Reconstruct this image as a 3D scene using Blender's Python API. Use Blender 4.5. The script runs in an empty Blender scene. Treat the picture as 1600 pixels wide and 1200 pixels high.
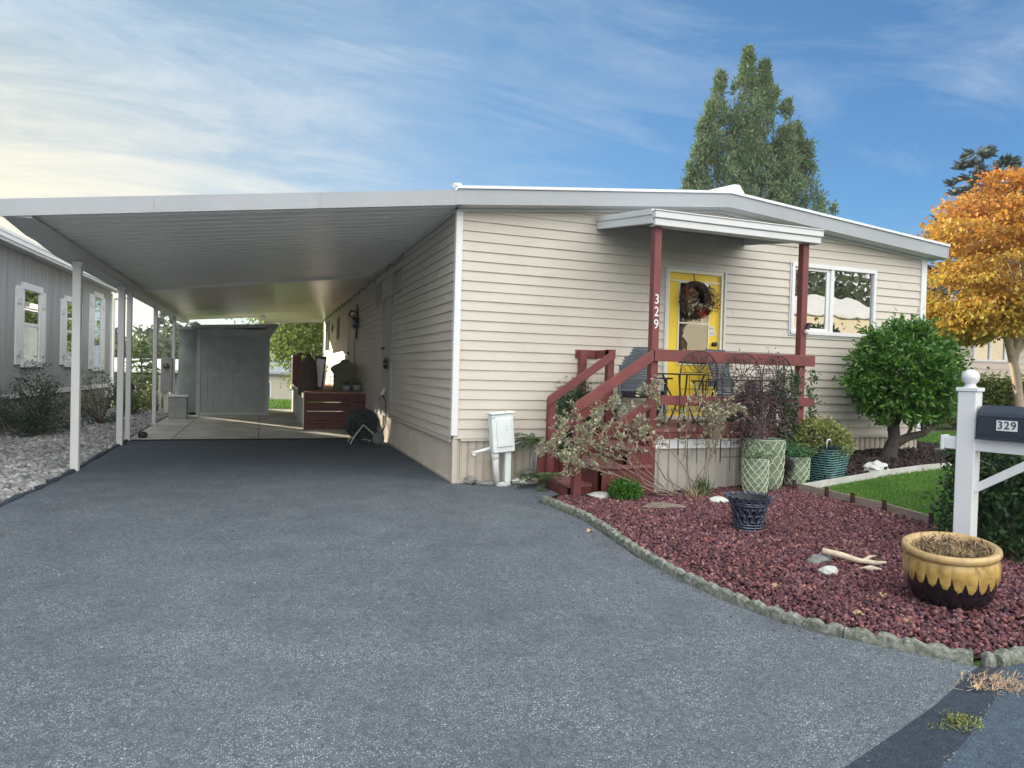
import bpy, bmesh, math, random
import numpy as np
from mathutils import Vector, Matrix
from mathutils.geometry import delaunay_2d_cdt
random.seed(7); RNG = np.random.default_rng(7)
scene = bpy.context.scene
COL = scene.collection
R = math.radians

# ------------------------------------------------------------------ camera
cam_d = bpy.data.cameras.new("camera"); cam = bpy.data.objects.new("camera", cam_d); COL.objects.link(cam)
cam_d.sensor_width = 36.0; cam_d.lens = 1068.0/1600*36; cam_d.clip_start = 0.05; cam_d.clip_end = 3000
CP = Vector((-2.244, -8.137, 1.4))
cr = Vector((0.9381, -0.3453, 0.0272)).normalized(); cf = Vector((0.3455, 0.9382, -0.0181)).normalized()
cf = (cf - cr*cf.dot(cr)).normalized(); cu = cr.cross(cf)
cam.matrix_world = Matrix(((cr.x, cu.x, -cf.x, CP.x), (cr.y, cu.y, -cf.y, CP.y), (cr.z, cu.z, -cf.z, CP.z), (0, 0, 0, 1)))
scene.camera = cam

# ------------------------------------------------------------------ light
SUN_EL, SUN_AZ = 14.0, -33.0         # degrees; azimuth clockwise from +Y
sv = Vector((math.sin(R(SUN_AZ))*math.cos(R(SUN_EL)), math.cos(R(SUN_AZ))*math.cos(R(SUN_EL)), math.sin(R(SUN_EL))))
sl = bpy.data.lights.new("sun", 'SUN'); sl.energy = 4.0; sl.angle = R(0.6); sl.color = (1.0, 0.86, 0.66)
so = bpy.data.objects.new("sun", sl); COL.objects.link(so)
so.rotation_euler = (-sv).to_track_quat('-Z', 'Y').to_euler()
scene.view_settings.view_transform = 'Standard'; scene.view_settings.look = 'None'
scene.view_settings.gamma = 1.0; scene.view_settings.exposure = 1.25
try: scene.view_settings.use_curve_mapping = False
except Exception: pass

class NT:
    "tiny node-tree helper"
    def __init__(s, tree): s.t = tree; s.n = tree.nodes; s.l = tree.links
    def new(s, typ, **kw):
        nd = s.n.new(typ)
        for k, v in kw.items():
            if k in ('inp',):
                for a, b in v.items():
                    sock = nd.inputs[a]
                    if hasattr(b, 'is_output') or isinstance(b, bpy.types.NodeSocket): s.l.new(b, sock)
                    else: sock.default_value = b
            else: setattr(nd, k, v)
        return nd
    def math(s, op, a, b=0.0, c=0.0, clamp=False):
        nd = s.new('ShaderNodeMath', operation=op); nd.use_clamp = clamp
        for i, v in enumerate((a, b, c)):
            if isinstance(v, bpy.types.NodeSocket): s.l.new(v, nd.inputs[i])
            else: nd.inputs[i].default_value = v
        return nd.outputs[0]
    def mix(s, f, a, b, blend='MIX'):
        nd = s.new('ShaderNodeMix', data_type='RGBA', blend_type=blend)
        for i, v in ((0, f), (6, a), (7, b)):
            if isinstance(v, bpy.types.NodeSocket): s.l.new(v, nd.inputs[i])
            else: nd.inputs[i].default_value = v if i == 0 else (tuple(v)+(1.0,) if len(v) == 3 else v)
        return nd.outputs[2]
    def ramp(s, f, stops):
        nd = s.new('ShaderNodeValToRGB'); e = nd.color_ramp.elements
        while len(e) < len(stops): e.new(0.5)
        for el, (p, c) in zip(e, stops):
            el.position = p; el.color = (c, c, c, 1) if isinstance(c, (int, float)) else tuple(c)+(1,)
        s.l.new(f, nd.inputs[0]); return nd.outputs[0]
    def noise(s, vec, scale, detail=4, rough=0.55, dist=0.0):
        nd = s.new('ShaderNodeTexNoise'); nd.inputs['Scale'].default_value = scale; nd.inputs['Detail'].default_value = detail
        nd.inputs['Roughness'].default_value = rough; nd.inputs['Distortion'].default_value = dist
        if vec is not None: s.l.new(vec, nd.inputs['Vector'])
        return nd.outputs[0]

HAZE = 0.0007
CROT, CLOC = 75, (0.2, 3.1, 0)
# ------------------------------------------------------------------ world: physical sky with cirrus
w = bpy.data.worlds.new("World"); scene.world = w; w.use_nodes = True
T = NT(w.node_tree); T.n.clear()
out = T.new('ShaderNodeOutputWorld'); bg = T.new('ShaderNodeBackground'); T.l.new(bg.outputs[0], out.inputs[0])
sky = T.new('ShaderNodeTexSky', sky_type='NISHITA'); sky.sun_disc = False
sky.sun_elevation = R(SUN_EL); sky.sun_rotation = R(SUN_AZ); sky.altitude = 50; sky.air_density = 1.0; sky.dust_density = 0.3; sky.ozone_density = 2.5
tc = T.new('ShaderNodeTexCoord'); dirv = tc.outputs['Generated']
sep = T.new('ShaderNodeSeparateXYZ'); T.l.new(dirv, sep.inputs[0])
dz = T.math('MAXIMUM', sep.outputs[2], 0.0)
inv = T.math('DIVIDE', 1.0, T.math('ADD', dz, 0.16))
cx = T.math('MULTIPLY', sep.outputs[0], inv); cy = T.math('MULTIPLY', sep.outputs[1], inv)
comb = T.new('ShaderNodeCombineXYZ'); T.l.new(cx, comb.inputs[0]); T.l.new(cy, comb.inputs[1])
def dotp(v):
    d = T.new('ShaderNodeVectorMath', operation='DOT_PRODUCT'); T.l.new(dirv, d.inputs[0]); d.inputs[1].default_value = v; return d.outputs['Value']
def mapped(rot, sc, loc=(0, 0, 0)):
    m_ = T.new('ShaderNodeMapping'); m_.inputs['Rotation'].default_value = (0, 0, R(rot)); m_.inputs['Scale'].default_value = sc; m_.inputs['Location'].default_value = loc
    T.l.new(comb.outputs[0], m_.inputs[0]); return m_.outputs[0]
n1 = T.noise(mapped(CROT, (0.32, 1.05, 1.0), CLOC), 1.3, 11, 0.64, 0.5)       # long fibres
n3 = T.noise(mapped(CROT-60, (0.7, 1.5, 1.0), (2.2, 5.1, 0)), 2.0, 11, 0.68, 0.9)   # crossing wisps
n2 = T.noise(comb.outputs[0], 0.75, 3, 0.5, 0.3)                                 # broad patches
ds = dotp(sv)
glow = T.math('POWER', T.math('MAXIMUM', T.math('MULTIPLY_ADD', ds, 0.5, 0.5), 0.0), 3.0)
cov = T.math('ADD', T.math('ADD', T.math('MULTIPLY', n1, 0.40), T.math('MULTIPLY', n3, 0.38)), T.math('MULTIPLY', n2, 0.34))
cov = T.math('ADD', cov, T.math('MULTIPLY', T.math('SUBTRACT', glow, 0.52), 0.17))
cl = T.ramp(cov, [(0.50, 0.0), (0.58, 0.22), (0.65, 0.60), (0.73, 1.0)])
skyc = T.mix(1.0, sky.outputs[0], (0.44, 0.86, 1.16), 'MULTIPLY')
skyc = T.mix(1.0, skyc, (0.072, 0.072, 0.072), 'MULTIPLY')
near = T.math('POWER', T.math('MAXIMUM', ds, 0.0), 4.0)
# thin veil over the sunward half keeps the blue there greyish and even
skyc = T.mix(T.math('MULTIPLY', T.math('POWER', T.math('MAXIMUM', ds, 0.0), 2.0), 0.92, clamp=True), skyc, (0.082, 0.146, 0.188))
warm = T.math('MULTIPLY', T.math('POWER', T.math('MAXIMUM', ds, 0.0), 5.0), T.math('SUBTRACT', 1.05, T.math('MULTIPLY', dz, 2.7), clamp=True), clamp=True)
ccol = T.mix(warm, (0.26, 0.31, 0.36), (0.50, 0.42, 0.26))
full = T.mix(cl, skyc, ccol)
gl2 = T.math('MULTIPLY', T.math('POWER', T.math('MAXIMUM', ds, 0.0), 9.0), T.math('SUBTRACT', 1.0, T.math('MULTIPLY', dz, 2.6), clamp=True))
full = T.mix(T.math('MULTIPLY', gl2, 0.9), full, (0.72, 0.58, 0.33))
# added unseen bright sky area high behind the viewer, fills the shaded front
db = dotp(Vector((0.15, -0.80, 0.58)).normalized())
sky_fill = T.ramp(T.math('ADD', db, T.math('MULTIPLY', T.math('SUBTRACT', n2, 0.5), 0.5)), [(0.25, 0.0), (0.75, 1.0)])
full = T.mix(sky_fill, full, (1.38, 1.36, 1.30))
T.l.new(full, bg.inputs[0]); bg.inputs[1].default_value = 1.0

# ------------------------------------------------------------------ object helpers
def tag(o, label=None, cat=None, group=None, kind=None):
    if label: o['label'] = label
    if cat: o['category'] = cat
    if group: o['group'] = group
    if kind: o['kind'] = kind
    return o
def thing(name, loc, label, cat, group=None, rz=0.0):
    o = bpy.data.objects.new(name, None); COL.objects.link(o); o.location = loc; o.rotation_euler = (0, 0, rz)
    o.empty_display_size = 0.1
    return tag(o, label, cat, group)
def children(o): return [c for c in bpy.data.objects if c.parent == o]
def copy_tree(o, loc=None, rz=None, label=None, parent=None):
    c = o.copy(); COL.objects.link(c); c.parent = parent
    if parent is None:
        if loc is not None: c.location = loc
        if rz is not None: c.rotation_euler = (0, 0, rz)
        if label: c['label'] = label
    for ch in children(o): copy_tree(ch, parent=c)
    return c
def org(parent):
    "world-aligned origin of a parent chain (parents carry location only)"
    v = Vector((0, 0, 0))
    while parent is not None: v += parent.location; parent = parent.parent
    return v
def link_mesh(name, me, mat, parent, origin, smooth=False):
    o = bpy.data.objects.new(name, me); COL.objects.link(o)
    if mat is not None: me.materials.append(mat)
    if parent is not None: o.parent = parent
    if origin is not None: o.location = origin
    if smooth: me.polygons.foreach_set('use_smooth', [True]*len(me.polygons))
    return o
class MB:
    "collects shapes in world coordinates, links them as one mesh"
    def __init__(s): s.v = []; s.f = []
    def add(s, vs, fs):
        b = len(s.v); s.v += [tuple(x) for x in vs]; s.f += [tuple(b+i for i in f) for f in fs]; return s
    def quad(s, a, b, c, d): return s.add([a, b, c, d], [(0, 1, 2, 3)])
    def box(s, x0, y0, z0, x1, y1, z1):
        if x0 > x1: x0, x1 = x1, x0
        if y0 > y1: y0, y1 = y1, y0
        if z0 > z1: z0, z1 = z1, z0
        return s.add([(x0,y0,z0),(x1,y0,z0),(x1,y1,z0),(x0,y1,z0),(x0,y0,z1),(x1,y0,z1),(x1,y1,z1),(x0,y1,z1)],
                     [(0,3,2,1),(4,5,6,7),(0,1,5,4),(1,2,6,5),(2,3,7,6),(3,0,4,7)])
    def obox(s, c, size, M):
        hx, hy, hz = (k/2 for k in size); c = Vector(c)
        vs = [c + M @ Vector((a*hx, b*hy, d*hz)) for d in (-1, 1) for a, b in ((-1,-1),(1,-1),(1,1),(-1,1))]
        return s.add(vs, [(0,3,2,1),(4,5,6,7),(0,1,5,4),(1,2,6,5),(2,3,7,6),(3,0,4,7)])
    def beam(s, a, b, w, h, up=(0,0,1)):
        "rectangular bar from a to b"
        a = Vector(a); b = Vector(b); d = (b-a); L = d.length; d.normalize(); up = Vector(up)
        sx = d.cross(up)
        if sx.length < 1e-4: sx = d.cross(Vector((1, 0, 0)))
        sx.normalize(); u = sx.cross(d).normalized()
        M = Matrix((( sx.x, d.x, u.x), (sx.y, d.y, u.y), (sx.z, d.z, u.z)))
        return s.obox((a+b)/2, (w, L, h), M)
    def prism(s, poly, f0, f1):
        "poly: list of 2d points, f0/f1 map a 2d point to 3d at either end"
        n = len(poly); vs = [f0(p) for p in poly] + [f1(p) for p in poly]
        return s.add(vs, [tuple(range(n-1, -1, -1)), tuple(range(n, 2*n))] + [(i, (i+1) % n, n+(i+1) % n, n+i) for i in range(n)])
    def tube(s, pts, rad, n=6, caps=True):
        pts = [Vector(p) for p in pts]; m = len(pts)
        if not hasattr(rad, '__len__'): rad = [rad]*m
        ref = Vector((0.13, 0.27, 0.95)); vs = []; prev = None
        for i, p in enumerate(pts):
            d = (pts[min(i+1, m-1)] - pts[max(i-1, 0)])
            if d.length < 1e-9: d = Vector((0, 0, 1))
            d.normalize()
            a = prev - d*prev.dot(d) if prev is not None else d.cross(ref)
            if a.length < 1e-4: a = d.cross(Vector((1, 0, 0)))
            a.normalize(); b = d.cross(a); prev = a
            for k in range(n):
                t = 2*math.pi*k/n; vs.append(p + (a*math.cos(t) + b*math.sin(t))*rad[i])
        fs = [(i*n+k, i*n+(k+1) % n, (i+1)*n+(k+1) % n, (i+1)*n+k) for i in range(m-1) for k in range(n)]
        if caps: fs += [tuple(range(n-1, -1, -1)), tuple(range((m-1)*n, m*n))]
        return s.add(vs, fs)
    def lathe(s, prof, c=(0, 0, 0), n=32, M=None, fn=None):
        "prof: (radius, z) list from bottom to top; fn(theta, r, z)->(r, z)"
        c = Vector(c); vs = []; fs = []; m = len(prof)
        for (r, z) in prof:
            for k in range(n):
                t = 2*math.pi*k/n; rr, zz = fn(t, r, z) if fn else (r, z)
                p = Vector((rr*math.cos(t), rr*math.sin(t), zz)); vs.append(c + (M @ p if M is not None else p))
        fs = [(i*n+k, i*n+(k+1) % n, (i+1)*n+(k+1) % n, (i+1)*n+k) for i in range(m-1) for k in range(n)]
        fs += [tuple(range(n-1, -1, -1)), tuple(range((m-1)*n, m*n))]
        return s.add(vs, fs)
    def disc(s, c, r, nrm=(0, 0, 1), n=20):
        c = Vector(c); q = Vector(nrm).normalized().to_track_quat('Z', 'Y').to_matrix()
        return s.add([c + q @ Vector((r*math.cos(2*math.pi*k/n), r*math.sin(2*math.pi*k/n), 0)) for k in range(n)], [tuple(range(n))])
    def build(s, name, mat, parent=None, origin=None, smooth=False, bevel=0.0, seg=1):
        o0 = org(parent) if parent is not None else Vector(origin if origin is not None else s.base())
        me = bpy.data.meshes.new(name)
        me.from_pydata([(x-o0.x, y-o0.y, z-o0.z) for x, y, z in s.v], [], s.f); me.update()
        if bevel > 0:
            bm = bmesh.new(); bm.from_mesh(me)
            eds = [e for e in bm.edges if len(e.link_faces) == 2 and e.calc_face_angle(0) > 0.6]
            bmesh.ops.bevel(bm, geom=eds, offset=bevel, segments=seg, affect='EDGES', clamp_overlap=True)
            bm.to_mesh(me); bm.free()
        o = link_mesh(name, me, mat, parent, None if parent is not None else o0, smooth)
        return o
    def base(s):
        xs = [p[0] for p in s.v]; ys = [p[1] for p in s.v]; zs = [p[2] for p in s.v]
        return ((min(xs)+max(xs))/2, (min(ys)+max(ys))/2, min(zs))
def np_mesh(name, V, F, mat, parent=None, origin=(0, 0, 0), smooth=False):
    V = np.asarray(V, dtype=np.float32); F = np.asarray(F, dtype=np.int32); k = F.shape[1]
    o0 = np.array(org(parent) if parent is not None else origin, dtype=np.float32)
    me = bpy.data.meshes.new(name); me.vertices.add(len(V)); me.vertices.foreach_set('co', (V-o0).ravel())
    me.loops.add(F.size); me.loops.foreach_set('vertex_index', F.ravel())
    me.polygons.add(len(F)); me.polygons.foreach_set('loop_start', np.arange(0, F.size, k, dtype=np.int32))
    me.polygons.foreach_set('loop_total', np.full(len(F), k, dtype=np.int32))
    if smooth: me.polygons.foreach_set('use_smooth', np.ones(len(F), dtype=bool))
    me.update(calc_edges=True); me.validate()
    return link_mesh(name, me, mat, parent, None if parent is not None else tuple(o0))
def unit(a): return a/np.maximum(np.linalg.norm(a, axis=1, keepdims=True), 1e-9)
def leaf_arrays(P, L, W, D=None, spread=1.0, up=0.0, fold=0.0, rng=None):
    "rhombic leaves at points P; D preferred growth direction"
    rng = rng or RNG; n = len(P); rd = unit(rng.normal(size=(n, 3)))
    d = unit(rd*spread + (D if D is not None else 0)) if D is not None else rd
    nr = unit(rng.normal(size=(n, 3)) + np.array([0, 0, up])); side = unit(np.cross(d, nr)); nn = np.cross(side, d)
    Ls = (L*(0.65+0.7*rng.random(n)))[:, None]; Ws = (W*(0.7+0.6*rng.random(n)))[:, None]
    a = P; b = P + d*Ls*0.45 + side*Ws*0.5 + nn*Ws*fold; c = P + d*Ls; e = P + d*Ls*0.45 - side*Ws*0.5 + nn*Ws*fold
    V = np.stack([a, b, c, e], 1).reshape(-1, 3); F = np.arange(4*n).reshape(-1, 4)
    return V, F
def leaves(name, P, L, W, mat, parent=None, origin=(0, 0, 0), **kw):
    V, F = leaf_arrays(np.asarray(P, dtype=float), L, W, **kw); return np_mesh(name, V, F, mat, parent, origin)
def clump_points(C, rad, per, flat=1.0, rng=None):
    rng = rng or RNG; C = np.asarray(C, dtype=float); n = len(C)
    off = rng.normal(size=(n, per, 3))*0.5; off[:, :, 2] *= flat
    rad = np.asarray(rad, dtype=float).reshape(-1, 1, 1) if hasattr(rad, '__len__') else rad
    return (C[:, None, :] + off*rad).reshape(-1, 3)
ICO = None
def rocks(name, P, size, mat, parent=None, origin=(0, 0, 0), flat=0.65, jitter=0.18, smooth=False):
    "one mesh of many small irregular stones"
    global ICO
    if ICO is None:
        bm = bmesh.new(); bmesh.ops.create_icosphere(bm, subdivisions=1, radius=1.0)
        ICO = (np.array([v.co[:] for v in bm.verts]), np.array([[v.index for v in f.verts] for f in bm.faces])); bm.free()
    bv, bf = ICO; n = len(P); m = len(bv); P = np.asarray(P, dtype=float)
    sz = np.asarray(size).reshape(-1, 1, 1) if hasattr(size, '__len__') else size
    sc = (0.65+0.7*RNG.random((n, 1, 3))); sc[:, :, 2] *= flat
    v = bv[None]*sc + RNG.normal(size=(n, m, 3))*jitter*0.6
    q = RNG.normal(size=(n, 4)); q[:, 1:3] *= 0.45; q /= np.linalg.norm(q, axis=1, keepdims=True)
    a, b, c, d = q.T
    M = np.stack([np.stack([1-2*(c*c+d*d), 2*(b*c-a*d), 2*(b*d+a*c)], 1), np.stack([2*(b*c+a*d), 1-2*(b*b+d*d), 2*(c*d-a*b)], 1), np.stack([2*(b*d-a*c), 2*(c*d+a*b), 1-2*(b*b+c*c)], 1)], 1)
    v = np.einsum('nij,nmj->nmi', M, v)*sz + P[:, None, :]
    F = (bf[None] + (np.arange(n)*m)[:, None, None]).reshape(-1, 3)
    return np_mesh(name, v.reshape(-1, 3), F, mat, parent, origin, smooth)
def inside(poly, X, Y):
    r = np.zeros(len(X), dtype=bool); n = len(poly); j = n-1
    for i in range(n):
        xi, yi = poly[i]; xj, yj = poly[j]
        c = ((yi > Y) != (yj > Y)) & (X < (xj-xi)*(Y-yi)/((yj-yi) if yj != yi else 1e-9)+xi); r ^= c; j = i
    return r
def scatter(poly, n, mind=0.0):
    xs = [p[0] for p in poly]; ys = [p[1] for p in poly]; out = np.zeros((0, 2))
    while len(out) < n:
        q = np.stack([RNG.uniform(min(xs), max(xs), n*2), RNG.uniform(min(ys), max(ys), n*2)], 1)
        out = np.concatenate([out, q[inside(poly, q[:, 0], q[:, 1])]])
    return out[:n]
def smst(a, b, x):
    t = np.clip((x-a)/(b-a), 0, 1); return t*t*(3-2*t)
def G(x, y):
    "ground height"
    x = np.asarray(x, dtype=float); y = np.asarray(y, dtype=float)
    g = .28*smst(2.0, 7.2, x)*smst(-5.6, -2.5, y) + .03*smst(.6, 1.0, x)*smst(-5.8, -5.4, y)
    return g - 1.6*smst(19, 36, y) - 4.0*smst(40, 75, y)
def gz(x, y): return float(G(x, y))
def sheet(name, poly, zoff, mat, step=0.3, kind='structure', amp=0.0):
    xs = [p[0] for p in poly]; ys = [p[1] for p in poly]
    gx, gy = np.meshgrid(np.arange(min(xs)+step/2, max(xs), step), np.arange(min(ys)+step/2, max(ys), step)); gx = gx.ravel(); gy = gy.ravel()
    m = inside(poly, gx, gy); pts = []
    n = len(poly)
    for i in range(n):
        a = Vector(poly[i]); b = Vector(poly[(i+1) % n]); k = max(1, int((b-a).length/step))
        for j in range(k): pts.append(a.lerp(b, j/k))
    nb = len(pts); pts += [Vector((x, y)) for x, y in zip(gx[m], gy[m])]
    r = delaunay_2d_cdt(pts, [(i, (i+1) % nb) for i in range(nb)], [tuple(range(nb))], 1, 1e-5)
    V = [(p.x, p.y, gz(p.x, p.y)+zoff) for p in r[0]]
    me = bpy.data.meshes.new(name); me.from_pydata(V, [], [tuple(f) for f in r[2]]); me.update()
    bm = bmesh.new(); bm.from_mesh(me); bmesh.ops.recalc_face_normals(bm, faces=bm.faces)
    if sum(f.normal.z for f in bm.faces) < 0: bmesh.ops.reverse_faces(bm, faces=bm.faces)
    bm.to_mesh(me); bm.free()
    o = link_mesh(name, me, mat, None, None, True)
    if kind: o['kind'] = kind
    return o
def text_mesh(body, size, extrude, bold=0.0):
    cu_ = bpy.data.curves.new('t', 'FONT'); cu_.body = body; cu_.size = size; cu_.extrude = extrude; cu_.offset = bold
    cu_.align_x = 'CENTER'; cu_.align_y = 'CENTER'; o = bpy.data.objects.new('t', cu_); COL.objects.link(o)
    dg = bpy.context.evaluated_depsgraph_get(); me = bpy.data.meshes.new_from_object(o.evaluated_get(dg))
    bpy.data.objects.remove(o); return me

# ------------------------------------------------------------------ materials
def mat(name, col, rough=0.6, var=0.12, scale=3.0, bump=0.0, bscale=40.0, metal=0.0, island=None, spec=0.5, dirt=None, translucent=0.0, stretch=None, coat=0.0):
    m = bpy.data.materials.new(name); m.use_nodes = True; t = NT(m.node_tree); b = m.node_tree.nodes['Principled BSDF']
    tcn = t.new('ShaderNodeTexCoord').outputs['Object']
    if stretch:
        mpn = t.new('ShaderNodeMapping'); mpn.inputs['Scale'].default_value = stretch; t.l.new(tcn, mpn.inputs[0]); tcs = mpn.outputs[0]
    else: tcs = tcn
    n = t.noise(tcs, scale, 6, 0.6)
    f = t.ramp(n, [(0.32, 0.0), (0.68, 1.0)])
    lo = tuple(c*(1-var) for c in col); hi = tuple(min(1, c*(1+var)) for c in col); c = t.mix(f, lo, hi)
    if island:
        geo = t.new('ShaderNodeNewGeometry').outputs['Random Per Island']
        nd = t.new('ShaderNodeValToRGB'); nd.color_ramp.interpolation = 'LINEAR'; e = nd.color_ramp.elements
        while len(e) < len(island): e.new(0.5)
        for i, (el, cc) in enumerate(zip(e, island)): el.position = i/(len(island)-1); el.color = tuple(cc)+(1,)
        t.l.new(geo, nd.inputs[0]); c = t.mix(1.0, nd.outputs[0], t.mix(f, (1-var,)*3, (1+var,)*3), 'MULTIPLY')
    if dirt:
        dcol, dsc, lo_, hi_ = dirt; dn = t.noise(tcs, dsc, 8, 0.65, 0.4); c = t.mix(t.ramp(dn, [(lo_, 0.0), (hi_, 1.0)]), c, dcol)
    t.l.new(c, b.inputs['Base Color']); b.inputs['Roughness'].default_value = rough; b.inputs['Metallic'].default_value = metal
    b.inputs['Specular IOR Level'].default_value = spec
    if coat: b.inputs['Coat Weight'].default_value = coat; b.inputs['Coat Roughness'].default_value = 0.08
    if bump:
        bn = t.new('ShaderNodeBump'); bn.inputs['Strength'].default_value = bump; bn.inputs['Distance'].default_value = 0.01
        t.l.new(t.noise(tcs, bscale, 6, 0.6), bn.inputs['Height']); t.l.new(bn.outputs[0], b.inputs['Normal'])
    if translucent:
        tr = t.new('ShaderNodeBsdfTranslucent'); t.l.new(c, tr.inputs[0]); mx = t.new('ShaderNodeMixShader'); mx.inputs[0].default_value = translucent
        t.l.new(b.outputs[0], mx.inputs[1]); t.l.new(tr.outputs[0], mx.inputs[2])
        t.l.new(mx.outputs[0], m.node_tree.nodes['Material Output'].inputs[0])
    return m
def dv2(t, v):
    a = t.new('ShaderNodeVectorMath', operation='ADD'); n = t.new('ShaderNodeTexNoise'); n.inputs['Scale'].default_value = 9; sc = t.new('ShaderNodeVectorMath', operation='SCALE'); sc.inputs['Scale'].default_value = .12
    t.l.new(v, n.inputs['Vector']); t.l.new(n.outputs['Color'], sc.inputs[0]); t.l.new(v, a.inputs[0]); t.l.new(sc.outputs[0], a.inputs[1]); return a.outputs[0]
def asphalt(name, base, speck, spk_col=(0.42, 0.43, 0.42), patch=0.35, big=0.5, shade_fall=None):
    m = bpy.data.materials.new(name); m.use_nodes = True; t = NT(m.node_tree); b = m.node_tree.nodes['Principled BSDF']
    tcn = t.new('ShaderNodeTexCoord').outputs['Object']
    n1 = t.noise(tcn, big, 5, 0.6, 0.3); n2 = t.noise(tcn, 2.6, 8, 0.65, 0.2); n3 = t.noise(tcn, 160, 3, 0.6)
    f = t.math('ADD', t.math('MULTIPLY', n1, 0.5), t.math('MULTIPLY', n2, 0.5))
    c = t.mix(t.ramp(f, [(0.36, 0.0), (0.64, 1.0)]), tuple(k*(1-patch) for k in base), tuple(k*(1+patch*0.8) for k in base))
    lit_f = None
    if shade_fall:      # shade falloff near the house painted into the colour; speckles fade with it
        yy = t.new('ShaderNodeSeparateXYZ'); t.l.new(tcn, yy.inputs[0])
        lit_v = t.math('ADD', t.math('MULTIPLY_ADD', yy.outputs[1], -1.0/(shade_fall[0]-shade_fall[1]), shade_fall[0]/(shade_fall[0]-shade_fall[1])), t.math('MULTIPLY', t.math('SUBTRACT', f, 0.5), .7))
        lit_f = t.ramp(lit_v, [(0.0, 0.0), (0.5, 0.55), (1.0, 1.0)])
        c = t.mix(lit_f, t.mix(1.0, c, shade_fall[2], 'MULTIPLY'), c)
    c = t.mix(t.ramp(n3, [(0.42, 0.0), (0.60, 1.0)]), t.mix(1.0, c, (0.62, 0.62, 0.62), 'MULTIPLY'), t.mix(1.0, c, (1.25, 1.25, 1.25), 'MULTIPLY'))
    n5 = t.noise(tcn, 22, 5, 0.7); c = t.mix(t.ramp(n5, [(0.38, 0.0), (0.62, 1.0)]), t.mix(1.0, c, (0.80, 0.80, 0.80), 'MULTIPLY'), t.mix(1.0, c, (1.16, 1.16, 1.15), 'MULTIPLY'))
    vd_ = t.new('ShaderNodeTexVoronoi'); vd_.inputs['Scale'].default_value = 70; t.l.new(tcn, vd_.inputs['Vector']); c = t.mix(t.ramp(vd_.outputs['Distance'], [(0.10, .55), (0.26, 0.0)]), c, tuple(k*.35 for k in base))
    vo = t.new('ShaderNodeTexVoronoi'); vo.inputs['Scale'].default_value = 112; t.l.new(tcn, vo.inputs['Vector'])
    sp = t.math('LESS_THAN', vo.outputs['Distance'], 0.34)
    rc = t.new('ShaderNodeSeparateColor'); t.l.new(vo.outputs['Color'], rc.inputs[0])
    pick = t.math('GREATER_THAN', rc.outputs[0], 1.0-speck)
    sm = t.math('MULTIPLY', sp, pick); sm = t.math('MULTIPLY', sm, t.ramp(n2, [(0.35, 0.25), (0.6, 1.0)]))
    if lit_f is not None: sm = t.math('MULTIPLY', sm, t.math('MULTIPLY_ADD', lit_f, .85, .15))
    if lit_f is not None:
        ds_ = t.new('ShaderNodeTexVoronoi'); ds_.inputs['Scale'].default_value = 1.1; t.l.new(dv2(t, tcn), ds_.inputs['Vector']); c = t.mix(t.ramp(ds_.outputs['Distance'], [(.02, .55), (.09, 0.0)]), c, tuple(k*.35 for k in base))
    c = t.mix(sm, c, spk_col)
    cr_ = t.new('ShaderNodeTexVoronoi', feature='DISTANCE_TO_EDGE'); cr_.inputs['Scale'].default_value = .33; dv = t.new('ShaderNodeVectorMath', operation='ADD'); nz = t.new('ShaderNodeTexNoise'); nz.inputs['Scale'].default_value = 2.2; nz.inputs['Detail'].default_value = 6; t.l.new(tcn, nz.inputs['Vector']); t.l.new(tcn, dv.inputs[0]); t.l.new(nz.outputs['Color'], dv.inputs[1]); t.l.new(dv.outputs[0], cr_.inputs['Vector'])
    c = t.mix(t.math('MULTIPLY', t.math('LESS_THAN', cr_.outputs['Distance'], .0028), t.ramp(n1, [(.60, 0.0), (.66, .25)])), c, tuple(k*.45 for k in base))
    vo2 = t.new('ShaderNodeTexVoronoi'); vo2.inputs['Scale'].default_value = 45; t.l.new(tcn, vo2.inputs['Vector'])
    rc2 = t.new('ShaderNodeSeparateColor'); t.l.new(vo2.outputs['Color'], rc2.inputs[0])
    big_ = t.math('MULTIPLY', t.math('LESS_THAN', vo2.outputs['Distance'], 0.22), t.math('GREATER_THAN', rc2.outputs[1], 0.975))
    c = t.mix(t.math('MULTIPLY', big_, 0.8 if speck > .1 else 0.25), c, (0.55, 0.55, 0.52))
    t.l.new(c, b.inputs['Base Color']); b.inputs['Roughness'].default_value = 0.78; b.inputs['Specular IOR Level'].default_value = 0.35
    bn = t.new('ShaderNodeBump'); bn.inputs['Strength'].default_value = 0.75; bn.inputs['Distance'].default_value = 0.004
    vd = t.math('SUBTRACT', 1.0, vo.outputs['Distance'])
    h = t.math('ADD', t.math('MULTIPLY', vd, 0.6), n3); t.l.new(h, bn.inputs['Height']); t.l.new(bn.outputs[0], b.inputs['Normal'])
    return m
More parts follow.
